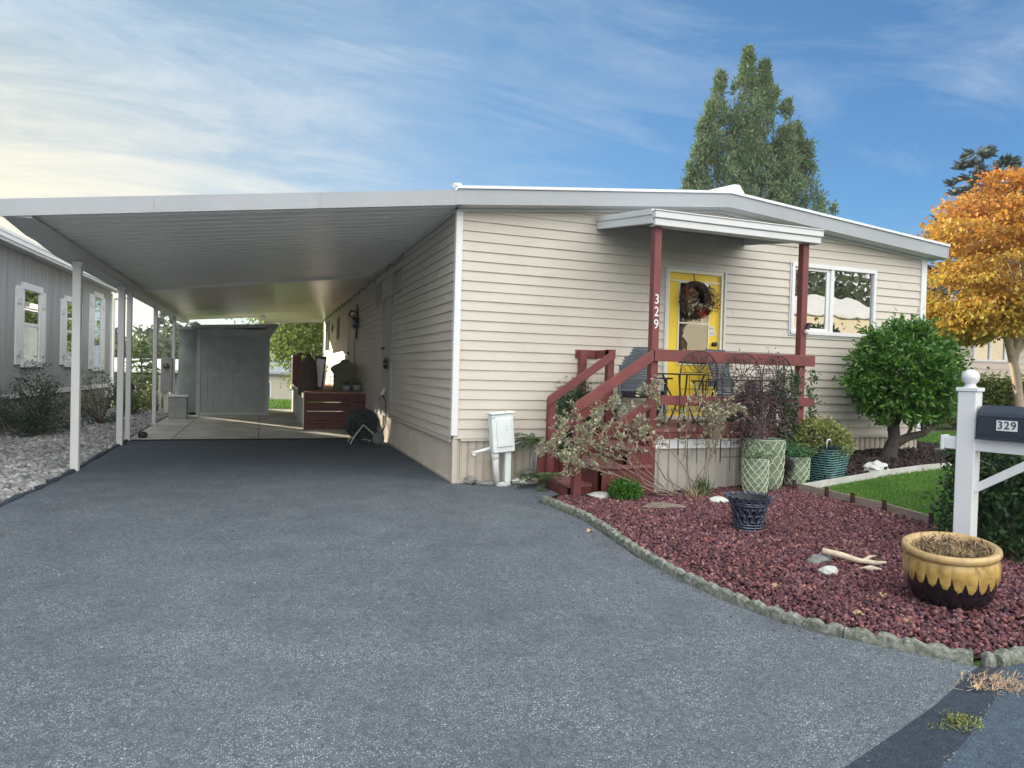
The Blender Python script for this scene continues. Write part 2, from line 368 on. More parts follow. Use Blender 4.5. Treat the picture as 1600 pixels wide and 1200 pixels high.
def glass_mat(name, refl=0.45, tint=(0.55, 0.6, 0.6), wav=0.0):
    m = bpy.data.materials.new(name); m.use_nodes = True; t = NT(m.node_tree); t.n.clear()
    o = t.new('ShaderNodeOutputMaterial'); g = t.new('ShaderNodeBsdfGlossy'); g.inputs['Roughness'].default_value = 0.015; g.inputs['Color'].default_value = (0.95, 0.97, 1, 1)
    tr = t.new('ShaderNodeBsdfTransparent'); tr.inputs[0].default_value = tint+(1,)
    fr = t.new('ShaderNodeFresnel'); fr.inputs[0].default_value = 1.5
    f = t.math('ADD', t.math('MULTIPLY', fr.outputs[0], 1.0), refl, clamp=True)
    if wav:
        tcn = t.new('ShaderNodeTexCoord').outputs['Object']; bn = t.new('ShaderNodeBump'); bn.inputs['Strength'].default_value = wav; bn.inputs['Distance'].default_value = 0.02
        t.l.new(t.noise(tcn, 3.0, 1, 0.4), bn.inputs['Height']); t.l.new(bn.outputs[0], g.inputs['Normal'])
    mx = t.new('ShaderNodeMixShader'); t.l.new(f, mx.inputs[0]); t.l.new(tr.outputs[0], mx.inputs[1]); t.l.new(g.outputs[0], mx.inputs[2]); t.l.new(mx.outputs[0], o.inputs[0])
    return m
M = {}
M['siding'] = mat('vinyl siding', (0.54, 0.505, 0.448), 0.5, 0.05, 1.2, 0.06, 120, dirt=((0.50, 0.44, 0.36), 0.9, 0.55, 0.85))
M['skirt'] = mat('skirting', (0.50, 0.455, 0.395), 0.55, 0.08, 2.0, 0.08, 80, dirt=((0.33, 0.27, 0.22), 1.6, 0.55, 0.85))
M['trim'] = mat('white trim', (0.60, 0.62, 0.63), 0.45, 0.04, 2.0, dirt=((0.55, 0.55, 0.53), 3.0, 0.62, 0.9))
M['white'] = mat('white vinyl', (0.70, 0.71, 0.73), 0.35, 0.03, 4.0, dirt=((0.6, 0.6, 0.58), 5.0, 0.66, 0.95))
M['fascia'] = mat('grey white fascia metal', (0.31, 0.335, 0.37), 0.42, 0.06, 1.5, dirt=((0.42, 0.43, 0.44), 4.0, 0.58, 0.85))
M['roofm'] = mat('roof metal', (0.66, 0.70, 0.74), 0.35, 0.08, 1.0, dirt=((0.4, 0.42, 0.42), 3.0, 0.55, 0.85))
M['pan'] = mat('carport pan metal', (0.88, 0.89, 0.87), 0.36, 0.04, 0.8, metal=0.0, dirt=((0.74, 0.75, 0.71), 0.8, 0.5, 0.9), stretch=(0.4, 1, 1))
M['panshiny'] = mat('smooth carport pan metal', (0.88, 0.83, 0.70), 0.28, 0.08, 0.8, metal=0.1, dirt=((0.66, 0.62, 0.50), 1.0, 0.5, 0.9), stretch=(0.5, 1.4, 1))  # warm tint puts the light reflected on the far ceiling into the colour
M['red'] = mat('barn red paint', (0.165, 0.043, 0.042), 0.62, 0.18, 6.0, 0.25, 60, dirt=((0.15, 0.05, 0.05), 7.0, 0.6, 0.85), stretch=(1, 1, 1))
M['redtread'] = mat('worn red tread', (0.21, 0.085, 0.085), 0.75, 0.25, 9.0, 0.3, 60, dirt=((0.30, 0.22, 0.22), 14.0, 0.6, 0.8))
M['yellow'] = mat('yellow door paint', (0.86, 0.62, 0.045), 0.42, 0.05, 2.0)
M['cream'] = mat('cream door frame', (0.76, 0.72, 0.58), 0.45, 0.05, 3.0)
M['dark'] = mat('dark interior', (0.035, 0.038, 0.04), 0.9, 0.3, 2.0)
M['curtain'] = mat('curtain', (0.42, 0.42, 0.40), 0.9, 0.15, 3.0)
M['black'] = mat('black iron', (0.02, 0.02, 0.024), 0.45, 0.3, 10.0)
M['glass'] = glass_mat('window glass', 0.42, (0.5, 0.55, 0.55), 0.06)
M['glassr'] = glass_mat('storm door glass', 0.28, (0.5, 0.5, 0.5), 0.12)
M['asphalt'] = asphalt('old asphalt with painted shade', (0.122, 0.148, 0.172), 0.42, (0.44, 0.46, 0.47), patch=.13, shade_fall=(2.5, -5.0, (.52, .57, .64)))  # base colour darkened toward the house to imitate shade
M['newasphalt'] = asphalt('dark seam asphalt', (0.038, 0.052, 0.075), 0.012, (.2, .22, .24), patch=0.25)
M['road'] = asphalt('road asphalt', (0.070, 0.100, 0.138), 0.012, (.25, .28, .30), patch=0.2)
M['concrete'] = mat('concrete', (0.50, 0.50, 0.45), 0.8, 0.25, 1.6, 0.3, 60, dirt=((0.30, 0.30, 0.27), 1.1, 0.5, 0.75))
M['curbc'] = mat('mossy cast concrete', (0.28, 0.29, 0.26), 0.9, 0.4, 40.0, 1.0, 110, dirt=((0.11, 0.13, 0.09), 22.0, 0.40, 0.62))
M['lavabase'] = mat('lava bed soil', (0.06, 0.025, 0.022), 0.95, 0.3, 20, 0.6, 60)
M['lava'] = mat('lava rock', (0.15, 0.06, 0.05), 0.9, 0.15, 30, 0.5, 160, island=[(0.035, 0.017, 0.027), (0.15, 0.048, 0.060), (0.065, 0.030, 0.046), (0.23, 0.080, 0.082), (0.04, 0.021, 0.033), (0.36, 0.18, 0.16), (0.11, 0.042, 0.055), (0.19, 0.095, 0.12), (0.07, 0.032, 0.043), (0.26, 0.092, 0.078)])
M['pebble'] = mat('grey drain rock', (0.3, 0.3, 0.3), 0.75, 0.12, 20, 0.3, 100, island=[(0.10, 0.11, 0.12), (0.28, 0.29, 0.30), (0.15, 0.16, 0.17), (0.44, 0.45, 0.45), (0.20, 0.21, 0.22), (0.33, 0.33, 0.32), (0.08, 0.085, 0.09)])
M['mulch'] = mat('dark bark mulch', (0.025, 0.018, 0.018), 0.95, 0.5, 25, 1.0, 40)
M['mulchbit'] = mat('bark chips', (0.03, 0.02, 0.02), 0.95, 0.3, 9, island=[(0.012, 0.009, 0.01), (0.035, 0.022, 0.022), (0.02, 0.014, 0.018), (0.09, 0.06, 0.05), (0.018, 0.012, 0.014)])
M['soil'] = mat('potting soil', (0.04, 0.03, 0.022), 0.95, 0.4, 20, 0.8, 60)
M['lawn'] = mat('lawn ground', (0.05, 0.10, 0.022), 0.95, 0.3, 4, 0.4, 60)
M['grass'] = mat('grass blades', (0.1, 0.2, 0.04), 0.6, 0.15, 2.0, island=[(0.08, 0.22, 0.03), (0.12, 0.30, 0.035), (0.17, 0.34, 0.05), (0.07, 0.19, 0.025), (0.24, 0.36, 0.08)], translucent=0.35)
M['darkbark'] = mat('dark bark', (0.055, 0.045, 0.04), 0.9, 0.3, 12, 0.9, 40, dirt=((0.14, 0.13, 0.11), 7, 0.5, 0.7))
M['bark'] = mat('grey bark', (0.13, 0.105, 0.085), 0.9, 0.3, 12, 0.9, 40, dirt=((0.22, 0.20, 0.17), 8, 0.5, 0.7))
M['palebark'] = mat('pale bark', (0.40, 0.33, 0.25), 0.85, 0.2, 8, 0.6, 40)
M['stem'] = mat('pale woody stem', (0.26, 0.20, 0.165), 0.85, 0.3, 20, 0.4, 60)
M['porchskirt'] = mat('beige grey porch skirting', (0.44, 0.42, 0.38), 0.55, 0.08, 2.0, 0.05, 60, dirt=((0.28, 0.26, 0.22), 3.0, 0.55, 0.8))
M['stone'] = mat('white quartz stone', (0.52, 0.54, 0.52), 0.7, 0.12, 12, 0.7, 30, dirt=((0.45, 0.44, 0.38), 9, 0.55, 0.75))
M['gstone'] = mat('grey field stone', (0.20, 0.21, 0.20), 0.85, 0.3, 10, 0.8, 30, dirt=((0.10, 0.11, 0.10), 6, 0.5, 0.7))
M['slab'] = mat('flat brown slab', (0.19, 0.15, 0.125), 0.85, 0.3, 9, 0.8, 30)
M['wood'] = mat('weathered board', (0.30, 0.245, 0.20), 0.85, 0.2, 6, 0.5, 50, stretch=(1, 1, 8))
M['drift'] = mat('bleached driftwood', (0.62, 0.52, 0.40), 0.8, 0.2, 14, 0.6, 40, dirt=((0.32, 0.24, 0.17), 10, 0.55, 0.75))
M['galv'] = mat('galvanised pipe', (0.30, 0.33, 0.35), 0.5, 0.2, 12, metal=0.4)
M['greybox'] = mat('grey enamel', (0.30, 0.32, 0.32), 0.5, 0.12, 5)

# ================================================================== SETTING
def terrain():
    fx = np.unique(np.concatenate([np.arange(-9, 14, 0.3), np.array([-400, -200, -100, -60, -40, -30, -24, -18, -14, -11, 16, 19, 23, 30, 40, 60, 100, 200, 400])]))
    fy = np.unique(np.concatenate([np.arange(-10, 24, 0.3), np.array([-400, -200, -100, -60, -40, -25, -18, -13, 26, 29, 32, 36, 40, 45, 50, 55, 60, 66, 75, 90, 130, 200, 400])]))
    X, Y = np.meshgrid(fx, fy); Z = G(X, Y) - 0.03; V = np.stack([X, Y, Z], -1).reshape(-1, 3); nx = len(fx); ny = len(fy)
    i = np.arange(nx-1)[None, :] + (np.arange(ny-1)*nx)[:, None]; F = np.stack([i, i+1, i+1+nx, i+nx], -1).reshape(-1, 4)
    tag(np_mesh('ground', V, F, M['lawn'], smooth=True), kind='structure')
terrain()
ROADY = [(-40, -15.5), (40, -8.5)]
DRIVE = [(-4.42, 5.42), (-4.42, 1.6), (-4.45, 0.4), (-4.52, -0.8), (-4.75, -2.2), (-5.4, -3.7), (-6.6, -5.2), (-8.0, -9.2), (-1.0, -6.56), (-0.23, -6.27), (0.15, -6.15), (0.52, -6.03), (0.80, -5.92), (0.98, -5.84), (1.12, -5.80),
         (0.80, -5.46), (0.66, -5.2), (0.56, -4.9), (0.49, -4.4), (0.49, -3.6), (0.66, -2.35), (0.60, -1.35), (0.95, -1.12), (1.0, -0.02), (0.0, -0.02), (0.0, 5.42)]
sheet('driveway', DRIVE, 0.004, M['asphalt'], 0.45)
SEAM = [(-8.0, -9.2), (-8.0, -9.6), (-0.9, -6.85), (0.01, -6.42), (0.34, -6.29), (0.60, -6.18), (0.84, -6.07), (1.06, -5.95), (1.2, -5.84), (1.12, -5.80), (0.98, -5.84), (0.80, -5.92), (0.52, -6.03), (0.15, -6.15), (-0.23, -6.27), (-1.0, -6.56)]
sheet('road_edge_seam', SEAM, 0.0045, M['newasphalt'], 0.4)
ROAD = [(1.2, -5.84), (1.06, -5.95), (0.84, -6.07), (0.60, -6.18), (0.34, -6.29), (0.01, -6.42), (-0.9, -6.85), (-8.0, -9.6), (-40, -21), (-40, -30), (40, -12), (40, -5.6), (1.2, -5.84)][:-1]
sheet('road', ROAD, 0.004, M['road'], 0.9)
CONC = [(-4.42, 5.46), (0.0, 5.46), (0.0, 14.6), (-2.1, 14.6), (-2.2, 11.9), (-4.42, 11.9)]
sheet('concrete_pad', CONC, 0.02, M['concrete'], 0.5)
j = MB()
for (a, b) in [((-4.4, 8.1), (0, 8.1)), ((-2.25, 5.5), (-2.25, 11.8)), ((-3.72, 5.5), (-3.72, 11.8)), ((-4.4, 10.9), (0, 10.9))]:
    j.beam((a[0], a[1], 0.0215), (b[0], b[1], 0.0215), 0.014, 0.002)
tag(j.build('pad_joint', mat('joint', (0.09, 0.09, 0.08), 0.95)), kind='structure')
# raised black asphalt lip along the gravel
lip = MB()
lp = [(-4.42, 5.5), (-4.42, 1.6), (-4.46, 0.4), (-4.54, -0.8), (-4.80, -2.2), (-5.5, -3.7), (-6.7, -5.2)]
sm = []
for a, b in zip(lp, lp[1:]):
    for k in range(8): sm.append((a[0]+(b[0]-a[0])*k/8+RNG.normal()*0.006, a[1]+(b[1]-a[1])*k/8))
lip.tube([(x, y, 0.0) for x, y in sm], [0.032+0.012*math.sin(i*1.7) for i in range(len(sm))], 10)
tag(lip.build('asphalt_lip', M['newasphalt'], smooth=True), kind='structure')
GRAVEL = [(-4.45, 5.5), (-4.45, 1.6), (-4.49, 0.4), (-4.57, -0.8), (-4.83, -2.2), (-5.5, -3.7), (-6.6, -4.4), (-6.6, 5.9), (-6.25, 14.2), (-4.45, 14.2)]
sheet('gravel_bed', GRAVEL, 0.0, mat('gravel soil', (0.07, 0.07, 0.07), 0.95, 0.3, 15, 0.6, 60), 0.5)
q = scatter(GRAVEL, 17000)
q = q[(q[:, 1] > -1.2)]
tag(rocks('gravel', np.column_stack([q, 0.012+0.022*RNG.random(len(q))]), 0.024+0.034*RNG.random(len(q))**1.5, M['pebble'], jitter=0.14), 'loose grey rounded drain rock beside the driveway', 'gravel', kind='stuff')
BED = [(0.70, -1.40), (0.74, -2.35), (0.57, -3.6), (0.57, -4.4), (0.64, -4.88), (0.74, -5.15), (0.90, -5.42), (1.2, -5.72), (2.0, -5.70), (6.9, -5.35), (6.9, -4.8), (2.9, -4.35), (3.6, -3.62), (3.62, -2.7), (3.62, -1.88), (3.8, -1.80), (4.2, -1.45), (4.3, 0.0), (2.0, 0.0), (2.0, -1.3), (1.3, -1.45), (0.98, -1.24)]
sheet('lava_bed_soil', BED, 0.0, M['lavabase'], 0.3)
q = scatter(BED, 56000)
zz = G(q[:, 0], q[:, 1]) + 0.008 + 0.022*RNG.random(len(q))
dcam = np.hypot(q[:, 0]-CP.x, q[:, 1]-CP.y)
tag(rocks('lava_rock', np.column_stack([q, zz]), (0.0075+0.0125*RNG.random(len(q))**1.8), M['lava'], jitter=0.36, flat=0.7), 'dark red crushed lava rock filling the front bed', 'lava rock', kind='stuff')
LAWN = [(3.66, -1.90), (3.64, -2.7), (3.62, -3.6), (3.4, -4.2), (9.6, -4.6), (16, -4.6), (16, 2.5), (10.0, 1.9), (8.9, 0.9), (9.0, -0.9), (8.2, -1.45), (7.0, -1.72), (5.15, -1.74), (4.2, -1.80)]
sheet('lawn', LAWN, 0.0, M['lawn'], 0.4)
def blades(name, poly, n, h, label, z0=0.0):
    q = scatter(poly, n); P = np.column_stack([q, G(q[:, 0], q[:, 1])+z0])
    D = np.tile(np.array([0, 0, 1.6]), (n, 1)); V, F = leaf_arrays(P, h, h*0.16, D=D, spread=0.9)
    tag(np_mesh(name, V, F, M['grass']), label, 'grass', kind='stuff')
blades('grass', [(3.66, -1.95), (3.66, -3.55), (3.4, -4.2), (9.0, -4.4), (10, -1.2), (8.2, -1.5), (7.0, -1.76), (5.15, -1.78)], 60000, 0.045, 'short green front lawn inside the board edging')
blades('grass', [(8.9, 0.9), (9.0, -0.9), (13, -1), (14.5, 3.4), (10, 2.2)], 14000, 0.06, 'short green grass strip past the house corner')
blades('grass', [(-7, 14.3), (-4.5, 14.3), (-4.5, 12.2), (-2.1, 14.7), (0.5, 14.7), (0.5, 27), (-9, 27)], 26000, 0.11, 'sunlit grass behind the carport')
MULCH = [(4.25, -0.02), (4.2, -1.45), (4.3, -1.76), (5.15, -1.70), (7.0, -1.69), (8.2, -1.42), (8.95, -0.9), (8.9, 0.9), (7.85, 0.9), (7.85, -0.02)]
sheet('mulch_bed', MULCH, 0.003, M['mulch'], 0.4)
q = scatter(MULCH, 7000)
tag(rocks('bark_mulch', np.column_stack([q, G(q[:, 0], q[:, 1])+0.01+0.02*RNG.random(len(q))]), 0.012+0.022*RNG.random(len(q)), M['mulchbit'], flat=0.3, jitter=0.3), 'dark bark mulch under the rounded shrub', 'mulch', kind='stuff')
sheet('side_drive', [(10.0, 2.1), (16, 2.8), (60, 8), (60, 24), (9.2, 12), (9.2, 3.0)], 0.004, mat('side drive', (0.20, 0.20, 0.19), 0.85, 0.2, 1.5), 1.5)

# ================================================================== MOBILE HOME
LH = 18.6; HW = 7.82; RX = 3.80                # length, width, ridge x
EXP = 0.1222
def soff(x): return 3.36 + (x+0.11)*(3.75-3.36)/(RX+0.11) if x < RX else 3.75 - (x-RX)*(3.75-3.39)/(8.0-RX)
home = thing('mobile_home', (HW/2, LH/2, 0), 'long low beige vinyl-sided mobile home with low gable roof and skirting', 'house')
def siding(u0, u1, z0, ztop, openings, f, exp=EXP, lip=0.017, gable=None):
    "lap siding; f(u, z, out) -> point; openings (ua, ub, za, zb)"
    b = MB(); z = z0
    while z < ztop-1e-4:
        z1 = min(z+exp, ztop); cuts = sorted({z, z1} | {c for o in openings for c in (o[2], o[3]) if z < c < z1})
        for a, c in zip(cuts, cuts[1:]):
            iv = [(u0, u1)]
            for (ua, ub, za, zb) in openings:
                if za < c-1e-5 and zb > a+1e-5:
                    nv = []
                    for p, q_ in iv:
                        if ub <= p or ua >= q_: nv.append((p, q_)); continue
                        if ua > p: nv.append((p, ua))
                        if ub < q_: nv.append((ub, q_))
                    iv = nv
            oa = lip*(1-(a-z)/exp)+0.002; oc = lip*(1-(c-z)/exp)+0.002
            jv = []
            jx = u0+((int(round(z/exp))*1.371) % 3.66)
            for p, q_ in iv:
                js = [p]+[jx+3.66*k_ for k_ in range(-1, 8) if p+.05 < jx+3.66*k_ < q_-.05]+[q_]; jv += [(j0, j1, .0022*(n_ % 2)) for n_, (j0, j1) in enumerate(zip(js, js[1:]))]
            for p, q_, jo in jv:
                pa, qa, pc, qc = p, q_, p, q_
                if gable:
                    ga = gable(a); gc = gable(c)
                    if ga is None: continue
                    pa = max(p, ga[0]); qa = min(q_, ga[1])
                    if gc is None: gc = ((ga[0]+ga[1])/2,)*2
                    pc = max(p, gc[0]); qc = min(q_, gc[1])
                    if pc > qc: pc = qc = (pc+qc)/2
                    if qa <= pa: continue
                b.quad(f(pa, a, oa+jo), f(qa, a, oa+jo), f(qc, c, oc+jo), f(pc, c, oc+jo))
                if jo: b.quad(f(pa, a, oa), f(pa, a, oa+jo), f(pc, c, oc+jo), f(pc, c, oc)); b.quad(f(qa, a, oa), f(qa, a, oa+jo), f(qc, c, oc+jo), f(qc, c, oc))
                if abs(a-z) < 1e-6: b.quad(f(pa, a, oa), f(qa, a, oa), f(qa, a, -0.004), f(pa, a, -0.004))
        z = z1
    return b
def gab(z):
    if z <= 3.37: return (0, HW)
    a = -0.11 + (z-3.36)*(RX+0.11)/(3.75-3.36); c = RX + (3.75-z)*(8.0-RX)/(3.75-3.39)
    return (max(0, a), min(HW, c)) if a < c else None
DOOR = (2.985, 3.93, 0.80, 2.885); WIN = (5.115, 6.765, 2.075, 3.125)
fr = lambda u, z, o: (u, -o, z)
siding(0, HW, 0.555, 3.75, [DOOR, WIN], fr, gable=gab).build('wall', M['siding'], home)
lf = lambda u, z, o: (-o, u, z)
SD1 = (4.30, 5.15, 0.80, 2.70); SD2 = (9.45, 10.65, 0.80, 2.84)
SW = [(3.55, 4.25, 2.74, 3.14), (5.50, 6.15, 2.72, 3.12), (13.1, 13.85, 2.25, 2.94), (16.3, 17.8, 1.96, 3.0)]
siding(0, LH, 0.555, 3.36, [SD1, SD2]+SW, lf).build('wall', M['siding'], home)
MB().box(HW-0.02, 0.02, 0.55, HW, LH, 3.37).box(0.02, LH-0.02, 0.55, HW-.02, LH, 3.37).build('wall', M['siding'], home)
# skirting: grooved vertical panels
def skirt(u0, u1, f, z1=0.555, zf=None, per=0.105):
    b = MB(); u = u0; prof = [(0, 0), (0.060, 0), (0.064, 0.020), (0.076, 0.020), (0.084, 0.0), (0.094, 0.0), (0.097, 0.010), (0.102, 0.010), (0.105, 0)]
    pts = []
    while u < u1:
        for du, o in prof[:-1]:
            if u+du < u1: pts.append((u+du, -o))
        u += per
    pts.append((u1, 0))
    for (a, oa), (c, oc) in zip(pts, pts[1:]):
        b.quad(f(a, zf(a)-0.03 if zf else -0.02, oa-0.02), f(c, zf(c)-0.03 if zf else -0.02, oc-0.02), f(c, z1, oc-0.02), f(a, z1, oa-0.02))
    return b
sk = skirt(0.02, HW, fr, zf=lambda u: gz(u, 0)); sk.box(0.06, -0.0, -0.02, 1.95, 0.03, 0.035); sk.build('skirting', M['skirt'], home)
sk = skirt(0.02, LH, lf); sk.box(-0.0, 0.06, -0.02, 0.03, LH, 0.035); sk.build('skirting', M['skirt'], home)
MB().box(-0.006, -0.006, -0.02, 0.055, 0.055, 0.56).build('skirting', M['skirt'], home)
# lower siding apron (flat band) under the laps
MB().box(-0.022, 0.09, 0.50, 0.01, LH, 0.548).box(0.09, -0.022, 0.525, HW-.09, 0.01, 0.550).build('starter_strip', M['siding'], home)
# corner posts
MB().box(-0.034, -0.034, 0.59, 0.052, 0.052, 3.36).build('corner_trim', M['white'], home, bevel=0.006)
MB().box(HW-0.085, -0.034, 0.50, HW+0.034, 0.052, 3.395).build('corner_trim', M['white'], home, bevel=0.006)
MB().box(-0.034, LH-0.05, 0.55, 0.052, LH+0.03, 3.30).build('corner_trim', M['white'], home, bevel=0.006)
# roof
rf = MB(); YF = -0.25; YB = LH+0.25
for (xa, xb) in ((-0.02, RX), (RX, 8.0)):
    za, zb = soff(xa), soff(xb)
    rf.add([(xa, YF+.012, za+.19), (xb, YF+.012, zb+.19), (xb, YB, zb+.19), (xa, YB, za+.19), (xa, YF+.012, za+.03), (xb, YF+.012, zb+.03), (xb, YB, zb+.03), (xa, YB, za+.03)],
           [(0,1,2,3), (4,7,6,5), (0,4,5,1), (2,6,7,3), (0,3,7,4), (1,5,6,2)])
roof = rf.build('roof', M['roofm'], home)
cp = MB()
for (xa, xb) in ((-0.10, RX), (RX, 8.02)):      # rolled metal edge on top of the fascia
    cp.beam((xa, YF-0.008, soff(xa)+0.205), (xb, YF-0.008, soff(xb)+0.205), 0.05, 0.035)
cp.tube([(-0.14, YF-0.02, 3.58), (-0.06, YF+0.02, 3.60), (0.02, YF+.3, 3.60)], 0.03, 6)
for k in range(14):
    y = 0.3+k*1.35; cp.beam((-0.02, y, soff(0)+.195), (RX, y, soff(RX)+.195), 0.03, 0.03); cp.beam((RX, y, soff(RX)+.195), (8.0, y, soff(8)+.195), 0.03, 0.03)
cp.build('roof_edge', M['roofm'], roof)
rc = MB()                                        # ridge vent cap
rc.prism([(3.45, 3.93), (3.55, 4.0), (4.02, 4.145), (4.12, 4.15), (4.15, 4.11), (4.30, 3.92)], lambda p: (p[0], -0.05, p[1]), lambda p: (p[0], LH, p[1]))
rc.build('ridge_cap', M['white'], roof, bevel=0.01)
fa = MB()
for (xa, xb) in ((-0.11, RX), (RX, 8.0)):
    za, zb = soff(xa), soff(xb)
    fa.add([(xa, YF-.012, za), (xb, YF-.012, zb), (xb, YF-.012, zb+.185), (xa, YF-.012, za+.185), (xa, YF+.012, za), (xb, YF+.012, zb), (xb, YF+.012, zb+.185), (xa, YF+.012, za+.185)],
           [(0,1,2,3), (5,4,7,6), (0,4,5,1), (3,2,6,7), (1,5,6,2), (0,3,7,4)])
fa.box(7.995, YF-.012, 3.39, 8.02, YB, 3.575)
fa.build('fascia', M['fascia'], home)
so_ = MB()
for (xa, xb) in ((-0.02, RX), (RX, 7.99)):
    za, zb = soff(xa)+.004, soff(xb)+.004; so_.add([(xa, YF+.012, za), (xb, YF+.012, zb), (xb, 0.04, zb), (xa, 0.04, za)], [(0, 3, 2, 1)])
    so_.beam((xa, -0.03, za-0.02), (xb, -0.03, zb-0.02), 0.02, 0.035)
so_.box(HW, 0.0, 3.385, 7.995, LH, 3.395)
so_.build('soffit', M['trim'], home)
# interior backing so openings read as dark rooms
MB().box(2.9, 0.5, 0.7, 7.0, 0.52, 3.3).box(2.9, .03, .7, 2.92, .5, 3.3).box(7.0, .03, .7, 7.02, .5, 3.3).box(0.5, 3.0, 0.6, 0.52, LH-.1, 3.3).box(2.9, 0.03, 3.28, 7.02, 0.52, 3.3).build('room_backing', M['dark'], home)
# front window: sliding, two lights
wn = MB(); x0, x1, z0, z1 = WIN
wn.box(x0, -0.045, z0, x0+.045, .03, z1).box(x1-.045, -0.045, z0, x1, .03, z1).box(x0, -0.046, z1-.05, x1, .03, z1+.001).box(x0, -0.05, z0-.001, x1, .03, z0+.055)
wn.box(5.86, -0.036, z0+.05, 5.925, .02, z1-.05)
win = wn.build('window', M['white'], home, bevel=0.004)
MB().box(x0+.045, -0.012, z0+.055, x0+.085, .015, z1-.05).box(5.80, -0.012, z0+.055, 5.86, .015, z1-.05).box(x0+.085, -.0125, z0+.056, 5.80, .015, z0+.10).box(x0+.085, -.0125, z1-.09, 5.80, .015, z1-.051).build('sash', M['white'], win)
MB().quad((x0+.085, 0.002, z0+.1), (5.80, 0.002, z0+.1), (5.80, 0.002, z1-.09), (x0+.085, 0.002, z1-.09)).build('pane', M['glass'], win)
MB().quad((5.925, -0.006, z0+.055), (x1-.045, -0.006, z0+.055), (x1-.045, -0.006, z1-.05), (5.925, -0.006, z1-.05)).build('pane', M['glass'], win)
cu_b = MB()
for (xa, xb) in ((5.2, 5.33), (6.52, 6.70)):
    cu_b = MB()
    for k in range(5):
        u = xa+(xb-xa)*k/5; w_ = (xb-xa)/5; cu_b.quad((u, 0.10, z0), (u+w_/2, 0.13, z0), (u+w_/2, 0.13, z1), (u, 0.10, z1)); cu_b.quad((u+w_/2, 0.13, z0), (u+w_, 0.10, z0), (u+w_, 0.10, z1), (u+w_/2, 0.13, z1))
    cu_b.build('curtain', M['curtain'], home)
# white J-channel round the window and door
tr = MB()
tr.box(x0-.022, -.03, z0-.02, x0-.001, .01, z1+.02).box(x1+.001, -.03, z0-.02, x1+.02, .01, z1+.02).box(x0-.0215, -.0305, z1+.002, x1+.0195, .01, z1+.022).box(x0-.0215, -.0305, z0-.022, x1+.0195, .01, z0-.002)
tr.build('window_trim', M['trim'], home); tr = MB()
tr.box(DOOR[0]-.03, -.036, .80, DOOR[0]+.002, .01, DOOR[3]+.02).box(DOOR[1]-.002, -.036, .80, DOOR[1]+.03, .01, DOOR[3]+.02).box(DOOR[0]-.029, -.0365, DOOR[3]+.001, DOOR[1]+.029, .01, DOOR[3]+.03)
tr.build('door_trim', M['trim'], home)
# yellow front door behind a cream storm-door frame
dr = MB(); dx0, dx1 = 3.02, 3.875
dr.box(dx0, .012, .84, dx1, .045, 2.70).box(dx0, .0125, 2.72, dx1, .045, 2.86)
door = MB().box(3.02, .012, .84, 3.205, .045, 2.86).box(3.685, .012, .84, 3.875, .045, 2.86).box(3.205, .0125, .84, 3.685, .045, 1.56).box(3.205, .0125, 2.70, 3.685, .045, 2.86).build('door', M['yellow'], home)
df = MB().box(DOOR[0]+.003, -.03, .80, dx0, .04, 2.883).box(dx1, -.0, .80, DOOR[1]-.004, .06, 2.883).box(dx0, -.029, 2.835, dx1, .04, 2.883).box(dx0, -.028, .80, dx1, .04, .85)
df.box(dx1, -.03, .801, dx1+.028, .001, 2.882)
df.box(dx0, -.004, 2.715, dx1, .012, 2.735)                                     # thin mid rail
df.box(3.185, -.006, 1.575, 3.205, .0118, 2.70).box(3.685, -.006, 1.575, 3.70, .0118, 2.70).box(3.1852, -.0062, 2.70, 3.70, .0118, 2.714).box(3.205, -.0055, 2.135, 3.685, .012, 2.155).box(3.205, -.0056, 1.56, 3.685, .012, 1.578)
df.build('door_frame', M['cream'], door)
MB().quad((3.205, .004, 1.578), (3.685, .004, 1.578), (3.685, .004, 2.70), (3.205, .004, 2.70)).build('door_window', M['glassr'], door)
MB().box(3.23, .055, 1.58, 3.30, .06, 2.66).box(3.30, .056, 2.1, 3.66, .061, 2.45).build('blind', M['curtain'], door)
kn = MB(); kn.lathe([(.0, 0), (.030, .0), (.030, .01), (.012, .014), (.012, .04), (.028, .046), (.033, .06), (.026, .074), (.0, .078)], (3.79, .012, 1.865), 16, M=Matrix.Rotation(R(90), 3, 'X'))
kn.build('door_knob', M['black'], door, smooth=True)
st = MB().box(3.70, .008, 2.055, 3.80, .0115, 2.115).box(3.715, .0075, 1.985, 3.815, .0113, 2.045); st.build('sticker', M['white'], door)
for (xa, za, n_, w_) in ((3.708, 2.088, 5, .016), (3.725, 2.015, 4, .018)):
    stl = MB()
    for k in range(n_): stl.box(xa+k*w_, .0062, za-(.012 if k % 2 else .006), xa+k*w_+w_*.62, .0074, za+.012)
    stl.build('sticker_print', mat('sticker print', (.25, .25, .28), .6), door)
M['sidetrim'] = mat('tan side trim', (.36, .34, .30), .6, .08, 3)
